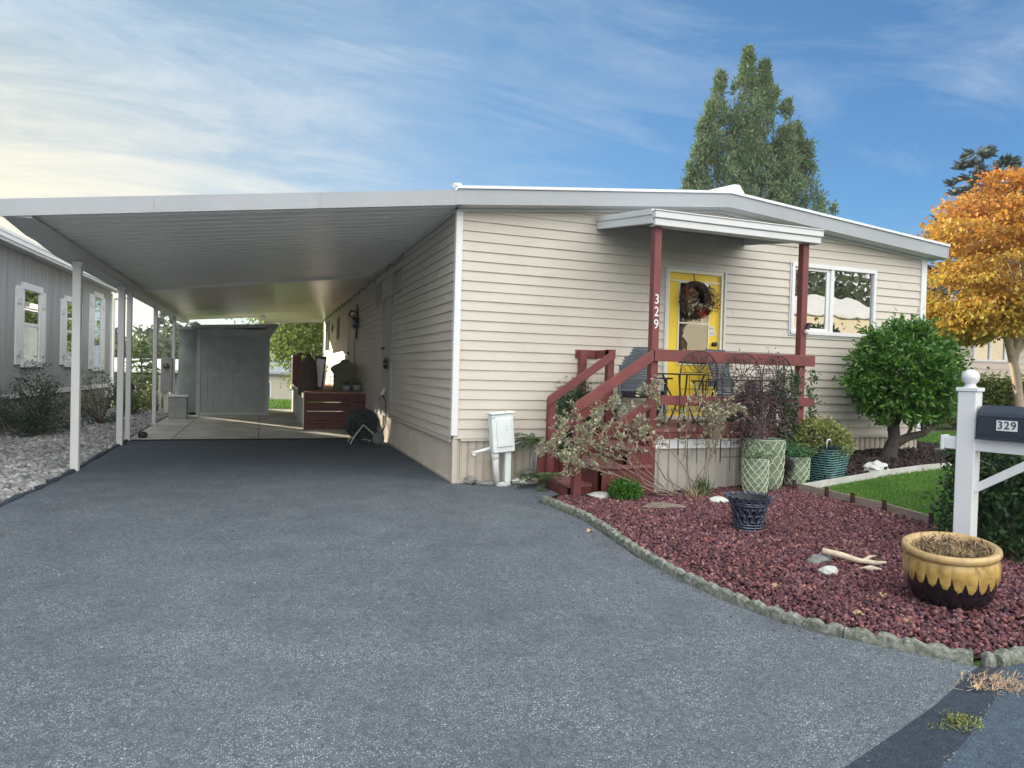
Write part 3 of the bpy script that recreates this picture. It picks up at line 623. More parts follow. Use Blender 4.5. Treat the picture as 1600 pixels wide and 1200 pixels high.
# side wall doors and windows seen at a grazing angle
for (a, b_, za, zb) in (SD1, SD2):
    f_ = MB().box(-.032, a-.04, za-.03, .03, a+.02, zb+.04).box(-.032, b_-.02, za-.03, .03, b_+.04, zb+.04).box(-.0325, a+.02, zb, .03, b_-.02, zb+.041).build('side_door_frame', M['sidetrim'], home)
    d_ = MB().box(-.02, a+.02, za, .02, b_-.02, zb).build('side_door', mat('grey door', (.40, .40, .38), .5, .06), home)
    MB().lathe([(0, 0), (.025, 0), (.012, .02), (.03, .05), (.0, .07)], (-.02, b_-.12, 1.78), 12, M=Matrix.Rotation(R(-90), 3, 'Y')).build('handle', M['black'], d_, smooth=True)
for (a, b_, za, zb) in SW:
    f_ = MB().box(-.028, a, za, .03, a+.035, zb).box(-.028, b_-.035, za, .03, b_, zb).box(-.0285, a, zb-.035, .03, b_, zb+.001).box(-.033, a-.01, za-.02, .03, b_+.01, za+.025).box(-.03, (a+b_)/2-.02, za+.03, .02, (a+b_)/2+.02, zb-.04).build('window', M['sidetrim'], home)
    MB().quad((0, a+.04, za+.03), (0, b_-.04, za+.03), (0, b_-.04, zb-.04), (0, a+.04, zb-.04)).build('pane', M['glass'], f_)

# ================================================================== CARPORT
car = thing('carport', (-2.2, 8, 0), 'long white metal carport with ribbed roof on five slim posts', 'carport')
XE = -4.60
def rz_(x): return 3.395 + 0.1345*x
pn = MB(); y = -0.235; per = 0.245; prof = [(0, 0), (0.155, 0), (0.162, 0.02), (0.238, 0.02), (0.245, 0)]
pts = []
while y < 6.6:
    for dy, o in prof[:-1]: pts.append((y+dy, o))
    y += per
pts.append((6.66, 0)); xs = [XE, -0.02]
for (ya, oa), (yb, ob) in zip(pts, pts[1:]):
    pn.quad((xs[0], ya, rz_(xs[0])+oa), (xs[0], yb, rz_(xs[0])+ob), (xs[1], yb, rz_(xs[1])+ob), (xs[1], ya, rz_(xs[1])+oa))
pn.quad((XE, -.235, rz_(XE)+.07), (-.02, -.235, rz_(-.02)+.07), (-.02, 6.66, rz_(-.02)+.07), (XE, 6.66, rz_(XE)+.07))
pn.build('roof_panel', M['pan'], car)
def rz2(x, y=6.66):
    zr = 3.365-(y-6.66)*.0205; return 2.775+(x+4.4)/4.4*(zr-2.775)
for (xa, xb, ye) in ((XE, -2.15, 15.5), (-2.15, -0.02, 18.4)):
    b = MB(); y = 6.66
    while y < ye-0.01:                            # wide flat pans with fine joints
        y1 = min(y+0.40, ye); ym = y1-.014
        b.quad((xa, y, rz2(xa, y)), (xa, ym, rz2(xa, ym)), (xb, ym, rz2(xb, ym)), (xb, y, rz2(xb, y)))
        b.quad((xa, ym, rz2(xa, ym)+.014), (xa, y1, rz2(xa, y1)+.014), (xb, y1, rz2(xb, y1)+.014), (xb, ym, rz2(xb, ym)+.014)); y = y1
    b.quad((xa, 6.66, rz2(xa)+.07), (xb, 6.66, rz2(xb)+.07), (xb, ye, rz2(xb, ye)+.07), (xa, ye, rz2(xa, ye)+.07))
    b.build('roof_panel', M['panshiny'], car)
sb = MB()                                        # narrow step between the two roof sections
sb.add([(XE, 6.655, rz2(XE)-.03), (-.02, 6.655, rz2(0)-.03), (-.02, 6.655, rz_(0)+.07), (XE, 6.655, rz_(XE)+.07), (XE, 6.675, rz2(XE)-.03), (-.02, 6.675, rz2(0)-.03), (-.02, 6.675, rz_(0)+.07), (XE, 6.675, rz_(XE)+.07)], [(0,1,2,3), (5,4,7,6), (0,4,5,1), (3,2,6,7), (0,3,7,4), (1,5,6,2)])
sb.build('header', M['pan'], car)
e2 = MB()
zl, zr_ = rz2(XE, 15.5), rz2(-2.15, 15.5)
e2.add([(XE, 15.5, zl-.03), (-2.15, 15.5, zr_-.03), (-2.15, 15.5, zr_+.10), (XE, 15.5, zl+.10), (XE, 15.53, zl-.03), (-2.15, 15.53, zr_-.03), (-2.15, 15.53, zr_+.10), (XE, 15.53, zl+.10)], [(0,1,2,3), (5,4,7,6), (0,4,5,1), (3,2,6,7), (0,3,7,4), (1,5,6,2)])
e2.beam((-2.15, 15.5, zr_-.02), (-2.15, 18.4, rz2(-2.15, 18.4)-.02), 0.06, 0.22)
e2.beam((-2.15, 18.4, rz2(-2.15, 18.4)), (-.02, 18.4, rz2(0, 18.4)), 0.04, 0.12)
e2.box(-2.30, 15.2, zr_-.14, -2.16, 15.49, zr_-.035)
e2.build('end_trim', M['trim'], car)
ff = MB()                                         # front fascia gutter, sloping with the roof
za, zb = 2.738, 3.355
ff.add([(XE-.14, -.262, za), (-.112, -.262, zb), (-.112, -.262, zb+.18), (XE-.14, -.262, za+.165), (XE-.14, -.238, za), (-.112, -.238, zb), (-.112, -.238, zb+.18), (XE-.14, -.238, za+.165)], [(0,1,2,3), (5,4,7,6), (0,4,5,1), (3,2,6,7), (0,3,7,4), (1,5,6,2)])
ff.build('fascia', M['fascia'], car)
for x_ in (-3.3, -1.66):
    zz = za+(x_-XE+.14)/(-.112-XE+.14)*(zb-za); MB().box(x_, -.2655, zz+.004, x_+.004, -.262, zz+.168).build('seam', M['greybox'], car)
bm_ = MB().prism([(-.235, 2.765), (1.6, 2.645), (15.5, 2.645), (15.5, 2.79), (-.235, 2.79)], lambda p: (-4.60, p[0], p[1]), lambda p: (-4.36, p[0], p[1])).prism([(-.235, 2.79), (.6, 2.72), (15.5, 2.70), (15.5, 2.84), (-.235, 2.84)], lambda p: (-4.64, p[0], p[1]), lambda p: (-4.605, p[0], p[1]))
bm_.build('beam', M['trim'], car, bevel=0.004)
for y in (1.80, 4.72, 5.45, 8.60, 12.0):
    p = MB(); s_ = 0.047 if y < 5 else 0.04
    p.box(-4.41-s_, y-s_, 0.0, -4.41+s_, y+s_, 2.63); p.box(-4.41-s_-.012, y-s_-.012, 2.56, -4.41+s_+.012, y+s_+.012, 2.629)
    p.build('post', M['trim'], car, bevel=0.006)
# ledger on the house wall
MB().box(-.045, 0.06, 3.34, -.02, 6.66, 3.40).build('ledger', M['trim'], car)

# ================================================================== FRONT PORCH
porch = thing('front_porch', (3.0, -0.7, 0), 'barn red wooden front porch with rails, steps and a small metal canopy', 'porch')
PX0, PX1, PY = 1.93, 4.16, -1.38
dk = MB()
n = 10; wd = 1.36/n
for k in range(n): dk.box(PX0-.02, PY+.02+k*wd, .745, PX1+.02, PY+.02+k*wd+wd-.008, .785)
dk.build('deck_boards', M['redtread'], porch, bevel=0.003)
MB().box(PX0, PY-.002, .675, PX1+.02, PY+.035, .742).box(PX0-.0, PY+.035, .56, PX0+.035, 0, .742).build('rim_board', M['red'], porch)
# white skirt: smooth header plus ribbed sheet
MB().box(PX0+.06, PY+.012, .565, PX1-.02, PY+.03, .672).box(PX0+.06, PY+.004, .56, PX1-.02, PY+.012, .575).build('skirt_header', M['white'], porch)
skb = MB(); u = PX0+.06
while u < PX1-.03:
    a = min(u+.085, PX1-.03); zf_ = gz(u, PY)-.02
    skb.quad((u, PY+.04, zf_), (a, PY+.04, zf_), (a, PY+.04, .56), (u, PY+.04, .56))
    skb.quad((a, PY+.04, zf_), (a+.012, PY+.018, zf_), (a+.012, PY+.018, .56), (a, PY+.04, .56)); skb.quad((a+.012, PY+.018, zf_), (a+.035, PY+.018, zf_), (a+.035, PY+.018, .56), (a+.012, PY+.018, .56))
    skb.quad((a+.035, PY+.018, zf_), (a+.047, PY+.04, zf_), (a+.047, PY+.04, .56), (a+.035, PY+.04, .56)); u = a+.047
skb.box(PX1-.02, PY+.012, 0.1, PX1-.0, -.03, .672)
skb.build('skirt_panel', M['porchskirt'], porch)
def post(x, y, z0, z1, s=.045): return MB().box(x-s, y-s, z0, x+s, y+s, z1)
p_left = post(1.975, PY+.045, 0.0, 3.085).build('post', M['red'], porch, bevel=0.004)
post(4.105, PY+.045, .787, 3.10).build('post', M['red'], porch, bevel=0.004)
post(1.945, -.36, .787, 1.715).build('post', M['red'], porch, bevel=0.004)
post(1.70, -.07, .60, 1.70).build('post', M['red'], porch, bevel=0.004)
nb_ = post(1.13, -.40, .17, 1.07).build('newel', M['red'], porch, bevel=0.004)
nf_ = post(1.05, -1.325, 0.0, 1.02).build('newel', M['red'], porch, bevel=0.004)
# rails
YR = PY-.022
MB().box(1.93, YR-.019, 1.565, 4.265, YR+.019, 1.70).build('top_rail', M['red'], porch, bevel=0.004)
MB().box(2.02, YR-.019, 1.065, 4.275, YR+.019, 1.175).build('mid_rail', M['red'], porch, bevel=0.004)
def slope_rail(xa, za, xb, zb, y, h=.125, cap=True):
    b = MB(); b.prism([(xa, za-h), (xb, zb-h), (xb, zb), (xa, za)], lambda p: (p[0], y-.019, p[1]), lambda p: (p[0], y+.019, p[1])); return b
slope_rail(.975, 1.08, 1.95, 1.705, YR, .135).build('stair_rail', M['red'], porch, bevel=0.004)
slope_rail(1.02, .58, 1.95, 1.16, YR, .115).build('stair_rail', M['red'], porch, bevel=0.004)
slope_rail(1.06, 1.105, 1.97, 1.72, -.45, .12).build('stair_rail', M['red'], porch, bevel=0.004)
slope_rail(1.08, .62, 1.95, 1.20, -.449, .11).build('stair_rail', M['red'], porch, bevel=0.004)
MB().box(1.62, -.03, 1.60, 1.95, -.012, 1.712).box(1.90, -.45, 1.60, 1.93, -.03, 1.71).build('top_rail', M['red'], porch, bevel=0.003)
# steps
def step(x0, x1, y0, y1, z):
    b = MB(); n = 2; w_ = (x1-x0)/n
    for k in range(n): b.box(x0+k*w_, y0, z-.038, x0+(k+1)*w_-.006, y1, z)
    return b.build('tread', M['redtread'], porch, bevel=0.004)
step(.98, 1.42, -1.27, -.30, .165); step(1.26, 1.70, -1.45, -.28, .385); step(1.60, 1.93, -1.40, -.28, .585)
rs = MB().box(1.0, -1.25, .0, 1.035, -.31, .125).box(1.0, -1.25, 0, 1.44, -1.215, .125).box(1.28, -1.43, .0, 1.315, -.30, .345).box(1.28, -1.43, .0, 1.93, -1.395, .345).box(1.62, -1.38, .386, 1.655, -.30, .545).box(1.62, -1.38, .386, 1.93, -1.345, .545).box(1.90, -1.33, .02, 1.928, -.3, .74)
rs.box(1.0, -.33, 0, 1.93, -.30, .345).build('riser', M['red'], porch, bevel=0.003)
step(1.69, 1.95, -1.46, -1.33, .386)
# canopy
cn = MB(); CX0, CX1 = 1.90, 4.24; zw, zf = 3.40, 3.215
u = CX0; per = .155
while u < CX1-.01:
    a = min(u+.11, CX1); c_ = min(u+per, CX1)
    cn.quad((u, -1.40, zf), (a, -1.40, zf), (a, 0, zw), (u, 0, zw)); cn.quad((a, -1.40, zf+.02), (c_, -1.40, zf+.02), (c_, 0, zw+.02), (a, 0, zw+.02))
    cn.quad((a, -1.40, zf), (a, -1.40, zf+.02), (a, 0, zw+.02), (a, 0, zw)); u = c_
cn.quad((CX0, -1.40, zf+.03), (CX1, -1.40, zf+.03), (CX1, 0, zw+.03), (CX0, 0, zw+.03))
cn.build('canopy_roof', M['fascia'], porch)
cg = MB()
cg.box(CX0-.02, -1.455, 3.09, CX1+.02, -1.405, 3.17).box(CX0-.03, -1.475, 3.172, CX1+.04, -1.404, 3.245).box(CX0-.035, -1.485, 3.2455, CX1+.045, -1.40, 3.262)
cg.box(CX0-.02, -1.404, 3.088, CX1+.02, -1.33, 3.10)
cg.build('canopy_gutter', M['trim'], porch, bevel=0.006)
for x in (CX0-.005, CX1+.005):
    cs = MB()
    for (a, b_, t_) in ((-.095, .0, .022), (.0, .065, .034)):
        cs.add([(x-t_, -1.40, zf+a), (x+t_, -1.40, zf+a), (x+t_, 0-.02, zw+a), (x-t_, -.02, zw+a), (x-t_, -1.40, zf+b_), (x+t_, -1.40, zf+b_), (x+t_, -.02, zw+b_), (x-t_, -.02, zw+b_)], [(0,3,2,1), (4,5,6,7), (0,1,5,4), (2,3,7,6), (0,4,7,3), (1,2,6,5)])
    cs.build('canopy_side', M['trim'], porch, bevel=0.004)
# painted house number on the left post
for k, ch in enumerate("329"):
    me = text_mesh(ch, .155, .003, .001); me.transform(Matrix.Translation((1.975, PY-.0035, 2.265-k*.142)) @ Matrix.Rotation(R(90), 4, 'X') @ Matrix.Scale(.82, 4, (1, 0, 0)))
    me.transform(Matrix.Translation(-p_left.location - porch.location))
    link_mesh('house_number', me, M['white'], p_left, None)
# small lamp clipped to the right post
lm = thing('clip_light', (4.10, PY-.06, 2.02), 'small black and brass clip light fixed on the right porch post', 'light')
MB().obox((4.145, PY-.02, 2.06), (.035, .05, .09), Matrix.Rotation(R(20), 3, 'Y')).build('bracket', M['black'], lm, bevel=.004)
MB().lathe([(.0, 0), (.035, .0), (.028, .03), (.012, .045), (0, .05)], (4.09, PY-.05, 1.985), 12, M=Matrix.Rotation(R(70), 3, 'Y')).build('lamp_head', M['cream'], lm, smooth=True)
# ------------------------------------------------ wreath on the door
wr = thing('wreath', (3.43, -.05, 2.46), 'autumn twig wreath with red and cream flowers hanging on the yellow door', 'wreath')
b = MB()
for k in range(34):
    ph = RNG.uniform(0, 6.28); pts = []
    for i in range(15):
        t = ph+i*.30; r_ = .215+.03*math.sin(3*t+k)+RNG.normal()*.007; pts.append((3.42+r_*math.cos(t), -.055+.022*math.cos(2*t+k*1.3), 2.465+r_*math.sin(t)*1.08))
    b.tube(pts, .0055, 4)
b.build('twig_ring', mat('dark twigs', (.06, .035, .03), .9, .4, 30), wr)
MB().tube([(3.42, -.02, 2.67), (3.42, -.035, 2.72), (3.42, -.0, 2.84)], .006, 5).build('hanger', M['black'], wr)
def blob_flower(name, C, r, m, n=26):
    P = np.array(C)[None]+RNG.normal(size=(n, 3))*r*.12; D = unit(RNG.normal(size=(n, 3))+np.array([0, -1.2, .2]))
    V, F = leaf_arrays(P, r*1.2, r*.8, D=D, spread=.5, fold=.3); return np_mesh(name, V, F, m, wr)
fl = {'r': mat('orange red silk', (.42, .06, .025), .7, .2, 20), 'm': mat('maroon silk', (.11, .02, .03), .7, .2, 20), 'c': mat('cream silk', (.50, .44, .30), .8, .2, 20)}
for (x, z, r_, c_) in ((3.50, 2.27, .065, 'r'), (3.56, 2.31, .055, 'r'), (3.25, 2.57, .04, 'r'), (3.40, 2.33, .05, 'm'), (3.31, 2.31, .055, 'c'), (3.46, 2.36, .05, 'c'), (3.60, 2.38, .045, 'c'), (3.28, 2.40, .035, 'c'), (3.60, 2.31, .045, 'm')): blob_flower('flower', (x, -.09, z), r_, fl[c_])
C = [(3.42+.2*math.cos(t), -.08, 2.46+.2*math.sin(t)) for t in np.linspace(2.6, 7.0, 26)]
leaves('foliage', clump_points(C, .07, 26), .05, .018, mat('dried leaves', (.08, .07, .03), .8, .2, 9, island=[(.04, .045, .02), (.10, .09, .035), (.13, .06, .03), (.05, .03, .03), (.16, .14, .06)]), wr, D=np.tile([.4, -.6, .1], (676, 1)))
b = MB()
for k in range(11):
    a = R(-35+k*14); b.tube([(3.58, -.08, 2.40), (3.62+.05*math.cos(a), -.1, 2.44+.07*math.sin(a)), (3.64+.13*math.cos(a), -.10, 2.46+.19*math.sin(a))], [.004, .003, .002], 4)
b.build('spray', fl['m'], wr)
C = [(3.64+.13*math.cos(R(-35+k*14))*s, -.10, 2.44+.2*math.sin(R(-35+k*14))*s) for k in range(11) for s in (.6, 1)]
leaves('spray_leaves', clump_points(C, .025, 9), .03, .014, mat('spray leaves', (.14, .12, .04), .8, .2, 9, island=[(.20, .17, .06), (.10, .03, .03), (.09, .09, .03)]), wr)

# ------------------------------------------------ porch furniture
slate = mat('slate blue resin', (.085, .105, .13), .55, .1, 8)
def adirondack(x, y, rz, label):
    "slatted resin chair, local +y is the facing direction"
    t = thing('porch_chair', (x, y, .787), label, 'chair', rz=0)
    Rm = Matrix.Rotation(rz, 3, 'Z')
    def P(a): v = Rm @ Vector(a); return (v.x+x, v.y+y, v.z+.787)
    b = MB()
    for k in range(19):
        u_ = k/18; zz = .34+.64*u_; hw = .175+.075*u_+(.0 if k < 18 else -.02); yy = -.20-.22*u_
        b.obox(P((0, yy, zz)), (hw*2, .016, .030), Rm)
    for s in (-1, 1): b.beam(P((s*.165, -.21, .32)), P((s*.24, -.435, .97)), .022, .02)
    b.build('backrest', slate, t)
    b = MB()
    for k in range(6): yy = -.18+k*.10; b.obox(P((0, yy, .32+.02*k)), (.54, .085, .02), Rm)
    b.build('seat', slate, t, bevel=.004)
    for s in (-1, 1):
        MB().obox(P((s*.31, .02, .58)), (.11, .66, .022), Rm).build('arm', slate, t, bevel=.005)
        MB().obox(P((s*.285, .30, .285)), (.03, .09, .57), Rm).build('leg', slate, t)
        MB().beam(P((s*.265, -.36, .0)), P((s*.265, .30, .38)), .03, .09).build('leg', slate, t)
    MB().obox(P((0, -.30, .52)), (.62, .03, .07), Rm).build('crossbar', slate, t)
    return t
adirondack(2.36, -.40, R(158), 'slate grey slatted-back porch chair behind the left canopy post')
adirondack(3.80, -.62, R(200), 'slate grey slatted-back porch chair right of the yellow door')
def iron_table(x, y, w_, z1, label, name='side_table'):
    t = thing(name, (x, y, .787), label, 'table')
    b = MB(); b.lathe([(0, 0), (w_/2, 0), (w_/2, .018), (0, .018)], (x, y, z1), 24); b.build('tabletop', M['black'], t)
    for k in range(4):
        a = R(45+90*k); c_, s_ = math.cos(a), math.sin(a); h = z1-.787
        MB().tube([(x+c_*w_*.40, y+s_*w_*.40, z1), (x+c_*w_*.30, y+s_*w_*.30, .787+h*.72), (x+c_*w_*.12, y+s_*w_*.12, .787+h*.42), (x+c_*w_*.22, y+s_*w_*.22, .787+h*.15), (x+c_*w_*.40, y+s_*w_*.40, .787)], .011, 6).build('leg', M['black'], t)
    b = MB(); rr = w_*.13; b.tube([(x+rr*math.cos(R(30*k)), y+rr*math.sin(R(30*k)), .787+(z1-.787)*.42) for k in range(13)], .007, 5); b.build('ring', M['black'], t)
    return t
iron_table(2.62, -1.0, .62, 1.415, 'round black iron table with curved legs on the front porch')
iron_table(3.08, -.80, .34, 1.335, 'small black iron plant stand in front of the yellow door', 'plant_stand')

# ------------------------------------------------ arched trellises
def trellis(x0, x1, y, ztop, zbot, label):
    t = thing('wire_trellis', ((x0+x1)/2, y, gz((x0+x1)/2, y)), label, 'trellis', 'arched wire trellises in front of the porch')
    xm = (x0+x1)/2; r = (x1-x0)/2; zs = ztop-r
    b = MB(); b.tube([(x0, y, zbot)]+[(xm-r*math.cos(R(a)), y, zs+r*math.sin(R(a))) for a in range(0, 181, 12)]+[(x1, y, zbot)], .007, 6); b.build('frame', M['black'], t)
    b = MB()
    for f_ in (.25, .5, .75): b.tube([(x0+(x1-x0)*f_, y, zbot-.1), (x0+(x1-x0)*f_, y, zs-.02)], .0042, 5)
    k = 0; z = zs
    while z > zbot+.05: b.tube([(x0, y, z), (x1, y, z)], .004, 5); z -= .19
    b.build('grid', M['black'], t)
    b = MB(); o = (xm, y, zs)
    for a, rr in ((35, .92), (62, .95), (90, 1.0), (118, .95), (145, .92)):
        e = (xm-r*rr*math.cos(R(a)), y, zs+r*rr*math.sin(R(a))); dxx = .035 if a != 90 else .03
        for s in (-1, 1):
            mid = ((o[0]+e[0])/2+s*dxx*math.sin(R(a)), y, (o[2]+e[2])/2+s*dxx*math.cos(R(a)))
            b.tube([o, ((o[0]+mid[0])/2, y, (o[2]+mid[2])/2-.0), mid, e], .0035, 5)
    def spiral(cx_, cz_, r0, a0, sgn):
        return [(cx_+r0*(1-i/16)*math.cos(a0+sgn*i*.62), y, cz_+r0*(1-i/16)*math.sin(a0+sgn*i*.62)) for i in range(15)]
    for s in (-1, 1):
        b.tube(spiral(xm+s*r*.24, zs+r*.68, r*.17, R(90), -s), .0038, 5)
        b.tube(spiral(xm+s*r*.66, zs+r*.50, r*.15, R(90), -s), .0038, 5)
        b.tube(spiral(xm+s*r*.80, zs+r*.10, r*.16, R(90), -s), .0038, 5)
    b.build('scrolls', M['black'], t)
    return t
trellis(2.26, 2.77, -1.47, 1.70, .50, 'arched black scroll trellis in front of the yellow door')
trellis(2.83, 3.38, -1.49, 1.69, .40, 'arched black scroll trellis wrapped in dry purple-brown vine')
trellis(3.42, 3.86, -1.47, 1.68, .35, 'arched black scroll trellis nearest the right canopy post')

# ------------------------------------------------ branching plants
def grow(p, d, L, r, depth, tubes, tips, wob=.25, split=(2, 3), ang=.55, shrink=.72, up=.1, minr=.0015, rng=random, alltips=False):
    pts = [Vector(p)]; d = Vector(d).normalized(); n = 4
    for i in range(n):
        d = (d + Vector((rng.gauss(0, wob), rng.gauss(0, wob), rng.gauss(0, wob)+up))*.5).normalized(); pts.append(pts[-1]+d*L/n)
    r1 = max(minr, r*shrink)
    tubes.append((pts, [r+(r1-r)*i/n for i in range(n+1)]))
    if depth == 0: tips.append((tuple(pts[-1]), tuple(d))); return
    if alltips: tips.append((tuple(pts[2]), tuple(d)))
    for k in range(rng.randint(*split)):
        a = Vector((rng.gauss(0, 1), rng.gauss(0, 1), rng.gauss(0, .7))); nd = (d + a.normalized()*ang).normalized()
        grow(pts[-1] if k < 2 else pts[-2], nd, L*rng.uniform(.6, .9), r1, depth-1, tubes, tips, wob, split, ang, shrink, up, minr, rng, alltips)
def woody(tubes, n=5):
    b = MB()
    for pts, rad in tubes: b.tube(pts, rad, n, caps=False)
    return b
# azalea: bare pale stems with whorls of grey-cream leaves
az = thing('azalea_bush', (2.33, -1.50, .04), 'sparse azalea with bare pale stems and bronze-cream leaves before the steps', 'shrub')
tb = []; tp = []; rr = random.Random(11)
targets = [((.86, -1.62, .64), .014), ((1.05, -1.70, .80), .013), ((1.42, -1.6, .90), .012), ((1.85, -1.75, .72), .011), ((2.22, -1.7, .96), .010), ((2.55, -1.7, .88), .010), ((2.65, -1.65, .62), .010), ((.98, -1.75, .42), .011), ((1.40, -1.8, .60), .010), ((1.90, -1.62, 1.02), .010), ((2.72, -1.62, .80), .009), ((.82, -1.6, .46), .009), ((1.15, -1.75, .58), .009)]
for (tx, ty, tz), r_ in targets:
    p0 = Vector((2.33+rr.uniform(-.12, .2), -1.52+rr.uniform(-.05, .05), .03)); e = Vector((tx, ty, tz)); m1 = p0.lerp(e, .33)+Vector((rr.uniform(-.10, .10), rr.uniform(-.08, .05), -.08)); m2 = p0.lerp(e, .66)+Vector((rr.uniform(-.09, .09), 0, rr.uniform(-.06, .08)))
    tb.append(([p0, m1, m2, e], [r_*.8, r_*.65, r_*.5, r_*.35]))
    for q_, dep in ((m2, 1), (m2.lerp(e, .5), 2), (e, 2), (e, 3), (p0.lerp(e, .85), 1)):
        grow(q_, (e-m1)+Vector((rr.gauss(0, .35), rr.gauss(0, .25), .05)), .145, r_*.32, dep, tb, tp, wob=.35, ang=.85, shrink=.7, up=.04, rng=rr, alltips=True)
woody(tb).build('stems', M['stem'], az)
Pn = np.array([t[0] for t in tp]); Dn = np.array([t[1] for t in tp]); k = 6
Pn = np.repeat(Pn, k, 0)+RNG.normal(size=(len(Pn)*k, 3))*.010; Dn = np.repeat(Dn, k, 0)
M['azleaf'] = mat('azalea leaves', (.4, .36, .26), .5, .15, 9, island=[(.12, .17, .07), (.36, .38, .23), (.20, .25, .12), (.58, .56, .42), (.14, .19, .08), (.44, .36, .30), (.22, .26, .13), (.34, .22, .18), (.50, .50, .36)], translucent=.2)
leaves('foliage', Pn, .050, .019, M['azleaf'], az, D=Dn*1.0, spread=1.0)
# iris tuft at its foot
def strap(name, c, n, L, Wd, m, parent=None, spread=.6, origin=None):
    b = MB(); rr_ = random.Random(int(c[0]*100)+n)
    for i in range(n):
        a = rr_.uniform(0, 6.28); s_ = rr_.uniform(.1, spread); l_ = L*rr_.uniform(.6, 1.1); bx, by = c[0]+rr_.gauss(0, .05), c[1]+rr_.gauss(0, .05); dx_, dy_ = math.cos(a)*s_, math.sin(a)*s_; wx, wy = -math.sin(a)*Wd/2, math.cos(a)*Wd/2
        P_ = [(bx+dx_*l_*t*t, by+dy_*l_*t*t, c[2]+l_*(t-.30*s_*t*t*t)) for t in (0, .35, .7, 1.0)]; ws = (1, .9, .6, .08)
        vs = [(p[0]+wx*q_*sg, p[1]+wy*q_*sg, p[2]) for p, q_ in zip(P_, ws) for sg in (-1, 1)]; b.add(vs, [(0,1,3,2), (2,3,5,4), (4,5,7,6)])
    return b.build(name, m, parent, origin)
M['irisg'] = mat('strap leaves', (.06, .13, .035), .5, .2, 9, island=[(.04, .10, .03), (.09, .17, .05), (.06, .13, .035), (.15, .19, .07)], translucent=.2)
M['dryg'] = mat('dry straw leaves', (.35, .27, .16), .8, .2, 9, island=[(.26, .19, .11), (.42, .33, .2), (.2, .15, .09)])
tag(strap('iris_tuft', (2.50, -1.62, .05), 60, .26, .014, M['irisg'], origin=(2.50, -1.62, .05)), 'low tuft of strap leaves at the foot of the bare azalea stems', 'plant')
tag(strap('iris_tuft', (2.30, -1.75, .05), 34, .16, .010, M['dryg'], spread=1.2, origin=(2.30, -1.75, .05)), 'dry straw-coloured tuft between the boxwood ball and the iris leaves', 'plant')
# round boxwood
bx = thing('boxwood_ball', (1.50, -1.62, .02), 'small round bright green boxwood between the white stone and flat slab', 'shrub')
C = []
while len(C) < 260:
    v = RNG.normal(size=3); v /= np.linalg.norm(v); r_ = RNG.uniform(.55, 1.0); C.append((1.50+v[0]*.165*r_, -1.62+v[1]*.165*r_, .135+v[2]*.115*r_))
M['boxleaf'] = mat('boxwood leaves', (.05, .16, .02), .45, .15, 9, island=[(.03, .11, .015), (.06, .19, .02), (.045, .14, .02), (.11, .26, .03), (.02, .07, .012)], translucent=.25)
Q = clump_points(C, .035, 30); leaves('foliage', Q, .026, .015, M['boxleaf'], bx, D=unit(Q-np.array([1.5, -1.62, .10]))*.9+np.array([0, 0, .2]))
woody([([(1.5, -1.62, .0), (1.5, -1.62, .08), (1.5, -1.62, .15)], [.015, .012, .008])]).build('trunk', M['bark'], bx)
# feathery evergreen behind the stair rail
def feather(name, x, y, zb, h, w_, label, m, n_st=9, n=2600, L=.06, cat='shrub', rngs=3):
    t = thing(name, (x, y, zb), label, cat); tb = []; C = []; rr_ = random.Random(rngs)
    for k in range(n_st):
        a = rr_.uniform(0, 6.28); s_ = rr_.uniform(.1, 1)*w_; hh = h*rr_.uniform(.6, 1.0)*(1-.35*s_/max(w_, .01)); pts = [Vector((x, y, zb)), Vector((x+math.cos(a)*s_*.5, y+math.sin(a)*s_*.4, zb+hh*.5)), Vector((x+math.cos(a)*s_, y+math.sin(a)*s_*.7, zb+hh))]
        tb.append((pts, [.008, .006, .002]))
        for i in range(14):
            tt = .2+.8*i/13; p = pts[0].lerp(pts[1], tt*2) if tt < .5 else pts[1].lerp(pts[2], tt*2-1); C.append(tuple(p))
    woody(tb).build('stems', M['bark'], t); Q = clump_points(C, w_*.42, max(1, n//len(C)), .9)
    leaves('foliage', Q, L, L*.22, m, t, D=np.tile([0, 0, .5], (len(Q), 1))); return t
M['ever'] = mat('feathery evergreen', (.04, .09, .035), .6, .2, 9, island=[(.03, .075, .035), (.055, .12, .05), (.025, .06, .03), (.09, .15, .07)], translucent=.15)
feather('evergreen_shrub', 1.50, -.17, .02, 1.65, .30, 'tall feathery dark evergreen between the stair rails and the siding', M['ever'], 18, 7000, .07, rngs=5)
M['fern'] = mat('fern fronds', (.07, .14, .04), .6, .2, 9, island=[(.05, .11, .035), (.11, .18, .06), (.08, .15, .05), (.16, .21, .09)], translucent=.3)
